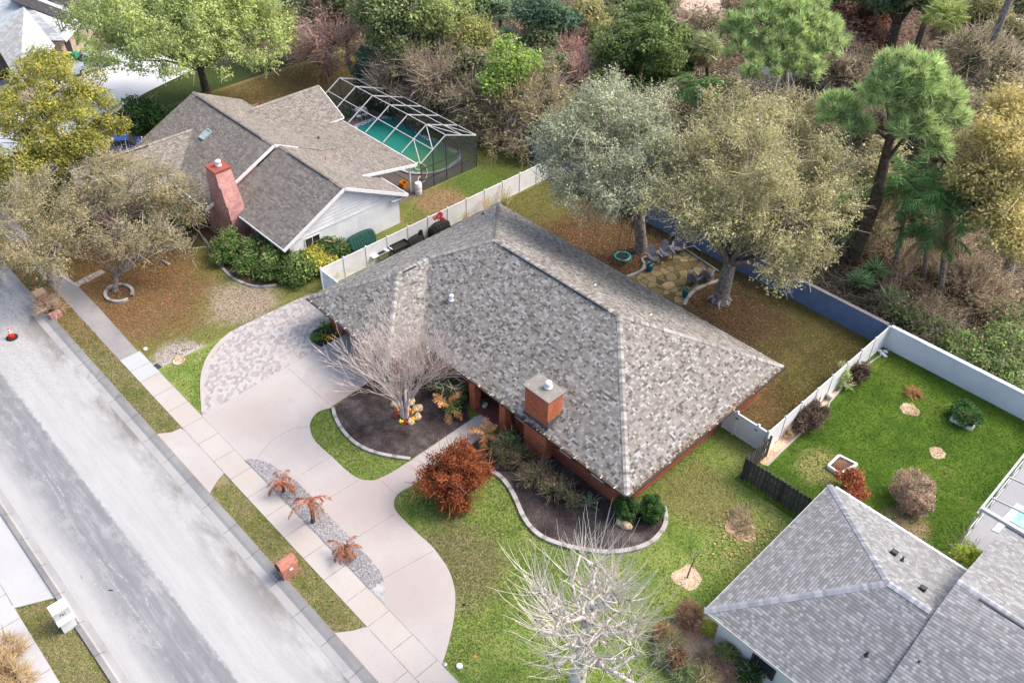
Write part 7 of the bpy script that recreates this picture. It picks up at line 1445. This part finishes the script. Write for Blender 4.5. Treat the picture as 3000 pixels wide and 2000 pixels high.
p = G(1255, 690, .2); t = thing('red_sapling', 'thin sapling with a tuft of dark red leaves between the black grill covers', 'tree', (-42.5, p.y+.35, 0)); q = Vector((-42.5, p.y+.35, 0)); b = MB(); b.tube([q, q+Vector((0, .03, 1)), q+Vector((.02, .05, 2.0))], [.05, .035, .02], 6)
for a in (.5, 2.4, 4.0): b.tube([q+Vector((0, 0, 1.0)), q+Vector((.3*math.cos(a), .3*math.sin(a), 1.45))], [.025, .008], 4)
b.build('trunk', 'bark_d', t, True); crown(t, 3, [((q.x, q.y+.05, 2.1), (.36, .36, .3))], [(.3, .04, .03, 2), (.18, .03, .03, 1)], 9, .16, 18, .11, 0, name='foliage')
shrub('few dry stalks behind the short white return fence', [(985, 800, .5, 14)], [(.35, .32, .25, 1)], 'dry_stalks', 'plant', 151, ncl=6, cr_=.3, lpc=2, size=.04, twigs=9, twigcol=(.4, .36, .28), twl=1.0, tww=.012, stem=False)
# dry twigs in the brick planter, bed across the street
shrub('dead twiggy shrub growing in the low brick planter', [(148, 905, .5, 26), (130, 890, .5, 20)], [(.16, .12, .08, 1)], seed=152, ncl=26, cr_=.3, lpc=10, size=.06, twigs=20, twigcol=(.34, .27, .2), twl=.6, tww=.014)
shrub('tan dry ornamental grass across the street at the bottom left corner', [(20, 1940, .3, 42), (40, 1990, .3, 40), (0, 1900, .3, 30)], [(.34, .26, .15, 2), (.24, .17, .1, 2)], 'dry_grass_clump', 'grass clump', 153, ncl=60, cr_=.3, lpc=30, size=.05, twigs=26, twigcol=(.36, .28, .17), twl=.5, tww=.016, stem=False)
# right yard plants
shrub('round tan frost burned bush alone on the green lawn', [(2676, 1440, 1.0, 50, 1), (2672, 1475, .45, 26, .9)], [(.25, .19, .145, 3), (.32, .25, .19, 2), (.17, .12, .09, 2)], 'round_bush', seed=160, ncl=150, cr_=.25, lpc=80, size=.06, twigs=8, twigcol=(.42, .32, .25), twl=.25, tww=.012, low=-.7, shell=.8)
shrub('rust red shrub between the empty raised bed and the blue grey roof', [(2485, 1395, .9, 22), (2500, 1420, .8, 24), (2480, 1440, .6, 20), (2515, 1450, .4, 20)], [(.22, .07, .03, 3), (.3, .12, .055, 2), (.13, .04, .02, 2)], seed=161, ncl=60, cr_=.3, lpc=60, size=.09, twigs=4, twigcol=(.25, .1, .06), twl=.4)
BK = [(.06, .045, .035, 3), (.11, .08, .06, 2), (.03, .025, .02, 2)]
shrub('larger of two blackened shrubs along the white fence', [(2372, 1222, .7, 34), (2392, 1198, .7, 28), (2348, 1245, .5, 24)], BK, seed=162, ncl=70, cr_=.35, lpc=80, size=.08, twigs=10, twigcol=(.12, .09, .07), twl=.4)
shrub('smaller blackened shrub near the wall end of the white fence', [(2519, 1084, .8, 18, 1.5), (2512, 1100, .5, 18)], BK, seed=163, ncl=36, cr_=.3, lpc=80, size=.08, twigs=8, twigcol=(.12, .09, .07), twl=.35)
shrub('pale lime shrub on the fence between the two blackened ones', [(2468, 1095, .8, 20, 1.3), (2474, 1130, .3, 14)], [(.2, .27, .11, 3), (.26, .32, .16, 2)], seed=164, ncl=26, cr_=.28, lpc=50, size=.08, twigs=5, twigcol=(.35, .3, .2), twl=.4)
shrub('small scrubby weed by the gate end of the chip strip', [(2300, 1262, .35, 16), (2318, 1248, .3, 12)], [(.16, .12, .07, 2), (.24, .22, .1, 1)], seed=165, ncl=14, cr_=.25, lpc=20, size=.06, twigs=12, twigcol=(.28, .2, .14), twl=.35, tww=.012)
shrub('low reddish twig seedling on the green lawn', [(2675, 1155, .15, 20, .4)], [(.24, .12, .06, 3), (.28, .17, .1, 1)], seed=166, ncl=18, cr_=.2, lpc=18, size=.07, twigs=8, twigcol=(.4, .2, .1), twl=.3, tww=.014, stem=False)
shrub('yellow green bush in the notch between blue grey roofs', [(2835, 1625, .9, 32), (2862, 1632, .7, 18)], [(.34, .42, .05, 3), (.2, .3, .05, 2), (.5, .5, .1, 1)], seed=167, ncl=60, cr_=.28, lpc=100, size=.07, twigs=2)
shrub('collapsed straw coloured twigs on the side lawn', [(2172, 1515, .2, 22, .35), (2176, 1545, .15, 18, .3)], [(.3, .25, .15, 2), (.24, .18, .11, 2)], 'fallen_twigs', 'dead shrub', 168, ncl=30, cr_=.3, lpc=8, size=.05, twigs=14, twigcol=(.26, .22, .16), twl=.5, tww=.014, stem=False)
# lower right bed
bedp = [G(1880+x/2.8, 1680+y/2.8) for x, y in ((300, 400), (380, 390), (520, 350), (640, 400), (590, 560), (860, 760), (900, 900), (430, 900), (290, 855), (195, 765), (125, 640), (110, 540), (160, 460), (230, 420))]
sheet('chip_bed', [(p.x, p.y) for p in bedp], .06, 'chips')
curbing('bed_edging', crom([G(1880+x/2.8, 1680+y/2.8) for x, y in ((112, 520), (112, 580), (128, 640), (160, 710), (200, 765), (245, 820), (295, 858), (360, 880), (440, 905))], 3), .14, .03, .16, 'tint', 'white painted edging around the shrub bed at the bottom edge')
for i, (x, y, z, r_, cols, lab, kw) in enumerate(((390, 340, .8, 32, [(.13, .08, .05, 3), (.2, .13, .08, 1)], 'dark brown dead shrub at the back of the chip bed', dict(lpc=40, twigs=22, twigcol=(.2, .13, .09), spiky=.3)), (560, 440, .6, 17, [(.4, .4, .05, 2), (.25, .3, .05, 2)], 'small yellow flecked shrub at the white stucco corner', {}), (180, 490, .5, 17, [(.22, .14, .08, 2), (.17, .11, .06, 1)], 'orange brown grass tuft at the left of the chip bed', dict(twigs=22, twigcol=(.25, .17, .1), lpc=20)), (240, 560, .5, 24, [(.17, .17, .08, 2), (.13, .13, .07, 2)], 'olive spiky plant in the chip bed', dict(twigs=16, lpc=40, twigcol=(.3, .3, .16))), (290, 690, .7, 28, [(.14, .08, .045, 3), (.1, .06, .035, 2)], 'rust brown round shrub in the chip bed', {}), (190, 670, .4, 20, [(.16, .2, .1, 2), (.24, .27, .14, 1)], 'grey green shrub beside the white edging', {}), (350, 800, .4, 26, [(.1, .15, .07, 2), (.2, .22, .12, 1)], 'dark strappy plant at the front of the chip bed', dict(twigs=18, lpc=40, twigcol=(.2, .24, .12))), (510, 680, .5, 16, [(.2, .16, .1, 1)], 'leafless upright twigs in the middle of the chip bed', dict(lpc=4, twigs=24, twigcol=(.3, .24, .18))), (520, 860, .4, 30, [(.2, .19, .1, 2), (.15, .13, .08, 2)], 'tan and green grasses at the bottom of the chip bed', dict(twigs=20, lpc=30, twigcol=(.42, .38, .22))), (700, 640, .8, 27, [(.09, .14, .04, 3), (.17, .2, .07, 1)], 'green shrub against the white stucco wall', {}), (660, 780, .5, 28, [(.2, .13, .1, 3), (.28, .2, .14, 1)], 'purple brown low shrub below the stucco wall', dict(lpc=50, twigs=14, twigcol=(.3, .2, .17))), (885, 830, .7, 34, GD, 'dense dark green shrub under the black framed window', {}))):
    k = dict(ncl=46, cr_=.26, lpc=90, size=.06, twigs=4, twl=.4, tww=.012); k.update(kw); shrub(lab, [(1880+x/2.8, 1680+y/2.8, z*.85, r_*.85)], cols, seed=170+i, **k)
p = G(1880+400/2.8, 1680+725/2.8); b = MB(); rg = random.Random(6)
for i in range(9): a = rg.uniform(0, 6.28); b.tube([Vector((p.x+.3*math.cos(t_+a)*rg.uniform(.7, 1), p.y+.3*math.sin(t_+a), .1+.35*abs(math.sin(t_+i)))) for t_ in (0, .8, 1.6, 2.4, 3.2)], .012, 4)
tag(b.build('wire_ornament', plain('verdigris_wire', (.2, .42, .36), .6, .1)), 'tangled pale teal wire ornament in the chip bed', 'ornament')

# ------------------------------------------------------------------ ground cover
def inpoly(P, poly):
    x, y = P[:, 0], P[:, 1]; r = np.zeros(len(P), bool); q = len(poly)
    for i in range(q):
        (x0, y0), (x1, y1) = poly[i][:2], poly[(i+1) % q][:2]
        if y0 == y1: continue
        c = ((y0 > y) != (y1 > y)) & (x < (x1-x0)*(y-y0)/(y1-y0)+x0); r ^= c
    return r
def t2(L_): return [(p[0], p[1]) for p in L_]
SANDP = [tuple(D(x, y)[:2]) for x, y in ((1520, -10), (1540, -40), (1930, -40), (1930, 10), (1820, 25), (1700, 50), (1600, 40))]
BLOCK = [[(-38.6, 9.9), (-32.9, 9.9), (-32.5, 11.25), (-37.9, 11.25)], [(-21.5, 9.9), (-11, 9.9), (-11, 11.25), (-20.2, 11.25)], [(-40.3, -.2), (-32.7, -.2), (-31.9, 1.5), (-39.5, 1.5)], t2(drv), t2(pv), bed1, bed2, t2(gl), t2([Vector((p[0], p[1], 0)) if not hasattr(p, 'x') else p for p in bed3]), [(WXL, 22.7), (-33, 22.7), (-33, 25.2), (WXR, 25.2), (WXR, 37.8), (WXL, 37.8)], t2(strip), t2(bedp), t2(fp), [(LX+.5, 22.3), (8, 22.3), (8, 32.2), (LX+.5, 32.2)], [(-66, 17), (-59, 17), (-59, 23), (-46.4, 24), (-46.4, 34), (-48.8, 38), (-48.8, 44), (-63.2, 44), (-66, 30)], [(-3.6, 36), (8, 36), (8, 47.5), (-3.6, 47.5)], t2(isl_low)[:0] or [(0, 0), (0, 1), (1, 0)]]
def scatter(name, rects, n, seed, cols, z, size, label, up=False, dens=None, block=True, h=.035, wd=.028):
    rg = np.random.default_rng(seed); A = np.array([(r[2]-r[0])*(r[3]-r[1]) for r in rects]); A = A/A.sum(); P = []
    for r, f in zip(rects, A): m = int(n*f); P.append(np.c_[rg.uniform(r[0], r[2], m), rg.uniform(r[1], r[3], m)])
    P = np.concatenate(P); k = np.ones(len(P), bool)
    if block:
        for q in BLOCK: k &= ~inpoly(P, q)
    if dens is not None: k &= rg.uniform(size=len(P)) < dens(P)
    P = P[k]; m = len(P); P3 = np.c_[P, np.full(m, z)]
    if up:
        a = rg.uniform(0, 6.28, m); s = np.c_[np.cos(a), np.sin(a), np.zeros(m)]*wd; tp = P3+np.c_[rg.normal(size=(m, 2))*.04, rg.uniform(.5, 1.3, m)*h]; V = np.stack([P3-s, P3+s, tp+s*.3, tp-s*.3], 1).reshape(-1, 3)
    else: P3[:, 2] += rg.uniform(0, .03, m); V = leafquads(rg, P3, np.full(m, size), 3.0)
    lowf = np.sin(P[:, 0]*.9+seed)*np.sin(P[:, 1]*1.1)+.6*np.sin(P[:, 0]*2.3+P[:, 1]*1.7); C = pick(rg, cols, m, .22)*(1+.1*lowf)[:, None]
    o = quads_obj(name, V, C, None, 'grass'); return tag(o, label, None, None, 'stuff')
def blob_d(spots): return lambda P: np.clip(sum(np.exp(-((P[:, 0]-x)**2+(P[:, 1]-y)**2)/(r*r)) for x, y, r in spots), 0, 1)
scatter('grass_front', [(-43.4, 12.7, -16, 24), (-17, 12.7, -4, 34), (-34, 12.7, -17, 25)], 150000, 1, [(.1, .155, .03, 3), (.155, .195, .05, 3), (.075, .12, .025, 2), (.26, .24, .11, 1.2)], .03, .05, 'short lawn grass in front of the brick house', True)
scatter('grass_verge', [(-79, 9.98, -38, 11.2), (-32.9, 9.98, -20.4, 11.2), (-32.8, -.15, -10, 1.4), (-56, -.15, -40.4, 1.4)], 60000, 2, [(.13, .18, .045, 3), (.24, .22, .09, 2), (.32, .26, .15, 2)], .03, .05, 'patchy grass on the verges along the street', True)
scatter('grass_right', [(-13.2, 32, 6, 47.6)], 60000, 3, [(.045, .1, .012, 3), (.08, .145, .018, 3), (.14, .17, .035, 1)], .036, .05, 'bright green lawn grass of the right hand garden', True)
scatter('grass_back', [(-43.3, 38, -14.3, 47.5), (-16.7, 34.2, -14.3, 47.5)], 90000, 4, [(.14, .14, .04, 3), (.17, .17, .05, 2), (.2, .17, .08, 1)], .032, .05, 'thin shaded grass in the back garden', True)
scatter('grass_left', [(-76, 12.7, -43.8, 24), (-76, 24, -66, 48), (-66, 44, -43.8, 48), (-48.6, 34, -43.7, 47)], 120000, 5, [(.15, .17, .045, 3), (.22, .22, .07, 2), (.09, .13, .03, 2)], .03, .05, 'uneven lawn grass of the left hand neighbour', True)
LF = [(.38, .2, .09, 3), (.28, .14, .065, 3), (.44, .3, .18, 1), (.2, .11, .06, 2)]
scatter('fallen_leaves_left', [(-74, 9.98, -45, 11.3), (-74, 12.6, -43.8, 23.5)], 70000, 6, LF, .06, .07, 'carpet of orange brown fallen leaves on the left lawn', dens=lambda P: .6*blob_d([(-51, 15.3, 3.6), (-56.5, 17.3, 3.6), (-63, 14, 6), (-54, 10.5, 5), (-62, 10.4, 6)])(P))
scatter('fallen_leaves_back', [(-43, 38.2, -14.5, 47.6), (-16.8, 34.4, -14.4, 47)], 60000, 7, [(.3, .16, .09, 3), (.2, .1, .06, 3), (.42, .28, .16, 1)], .06, .07, 'brown fallen leaves under the back garden oaks', dens=lambda P: .06+.6*blob_d([(-36, 42, 3.5), (-30, 44, 3), (-24, 42, 3.5)])(P))
scatter('fallen_leaves_side', [(-76, 34, -66, 52), (-66, 44, -60, 50)], 24000, 8, [(.45, .3, .14, 3), (.34, .24, .1, 2)], .06, .09, 'tan leaves under the broad oak', dens=blob_d([(-72, 42, 6), (-68, 47, 5)]))
scatter('straw_bits', [(-13, 24, -7, 31)], 3000, 9, [(.6, .5, .24, 1), (.5, .36, .18, 1)], .07, .09, 'straw coloured leaf bits on the side lawn', dens=blob_d([(-11.2, 28.6, 1.6)]))
WD = [(.15, .11, .075, 3), (.21, .165, .115, 3), (.085, .065, .045, 3), (.28, .23, .17, 1), (.1, .12, .05, 1)]
GVP = t2(gl)
scatter('white_pebbles', [(-38.5, 12.5, -22, 17)], 60000, 12, [(.5, .5, .52, 3), (.62, .62, .64, 3), (.3, .3, .32, 1.5)], .085, .06, 'loose white pebbles of the gravel strip', block=False, dens=lambda P: inpoly(P, GVP))
scatter('leaf_litter_woods', [(-80, 50, 14, 78)], 160000, 10, WD, .03, .16, 'brown leaf litter on the woodland floor', block=False)
scatter('leaf_litter_bank', [(-70, 78, -8, 118)], 90000, 16, [(.17, .11, .08, 3), (.22, .15, .11, 2), (.11, .08, .06, 2)], .03, .24, 'reddish leaf litter on the far bank', block=False, dens=lambda P: ~inpoly(P, SANDP) & ~inpoly(P, [tuple(D(x, y)[:2]) for x, y in ((1600, 195), (1720, 195), (1850, 225), (1985, 330), (2080, 390), (2200, 400), (2352, 420), (2352, 360), (2200, 330), (2100, 270), (1990, 240), (1880, 180), (1740, 150), (1600, 160))]))
rg = np.random.default_rng(77)                                 # fallen twigs and low scrub behind the walls
n = 14000; A = np.c_[rg.uniform(-44, 12, n), rg.uniform(48.4, 66, n), rg.uniform(.05, .5, n)]; d = nrmz(rg.normal(size=(n, 3))*np.array([1, 1, .45])); o = quads_obj('fallen_twigs', stickquads(rg, A, A+d*rg.uniform(.4, 1.5, (n, 1)), np.full(n, .035)), pick(rg, [(.19, .155, .115, 3), (.13, .1, .075, 2), (.28, .24, .19, 1)], n), None, 'leaf'); tag(o, 'tangle of fallen twigs behind the garden walls', None, None, 'stuff')
def scrubstuff(name, label, cells, cols, seed, **kw):
    lob = [LB(*c) for c in cells]; k = dict(ncl=200, cr_=.7, lpc=70, size=.13, twigs=10, twigcol=(.24, .19, .15), twl=1.0, tww=.018, spiky=.4, low=0, name=name); k.update(kw)
    o = crown(None, seed, lob, cols, **k); return tag(o, label, None, None, 'stuff')
scrubstuff('undergrowth_brown', 'brown tangled undergrowth behind the blue and white walls', [(2030, 560, .6, 60, .3), (2100, 620, .5, 60, .3), (2180, 600, .6, 60, .3), (2060, 700, .4, 50, .3), (2230, 650, .5, 70, .3), (2300, 700, .5, 60, .3), (2140, 740, .4, 60, .3), (1960, 570, .6, 40, .3), (2240, 560, .6, 50, .3)], [(.19, .145, .1, 3), (.25, .2, .14, 2), (.13, .1, .07, 2), (.12, .15, .06, 2)], 201, ncl=240, lpc=50, twigs=16)
scrubstuff('undergrowth_green', 'low green creepers along the outside of the white wall', [(2200, 790, .4, 40, .35), (2270, 830, .5, 50, .35), (2330, 800, .5, 50, .35), (2340, 880, .4, 36, .35), (2130, 760, .4, 34, .35), (2330, 740, .5, 36, .35), (2070, 720, .4, 30, .35)], [(.1, .17, .05, 3), (.16, .24, .07, 2), (.06, .09, .04, 2), (.24, .2, .12, 1)], 202, ncl=220, lpc=80, twigs=4)
scrubstuff('undergrowth_wall', 'dark undergrowth at the foot of the trees behind the block wall', [(900, 230, .8, 36, .5), (980, 270, .8, 46, .5), (1060, 300, .8, 46, .5), (1140, 330, .8, 46, .5), (1210, 350, .8, 30, .5), (860, 205, .8, 24, .5), (1400, 300, .8, 40, .5), (1560, 330, .8, 50, .5), (1850, 300, .8, 60, .4), (1950, 400, .8, 50, .4), (1640, 250, .8, 50, .4), (1480, 225, .8, 50, .4)], [(.1, .11, .05, 3), (.17, .14, .08, 3), (.24, .19, .12, 1), (.05, .06, .03, 2)], 203, ncl=260, lpc=80, twigs=16)
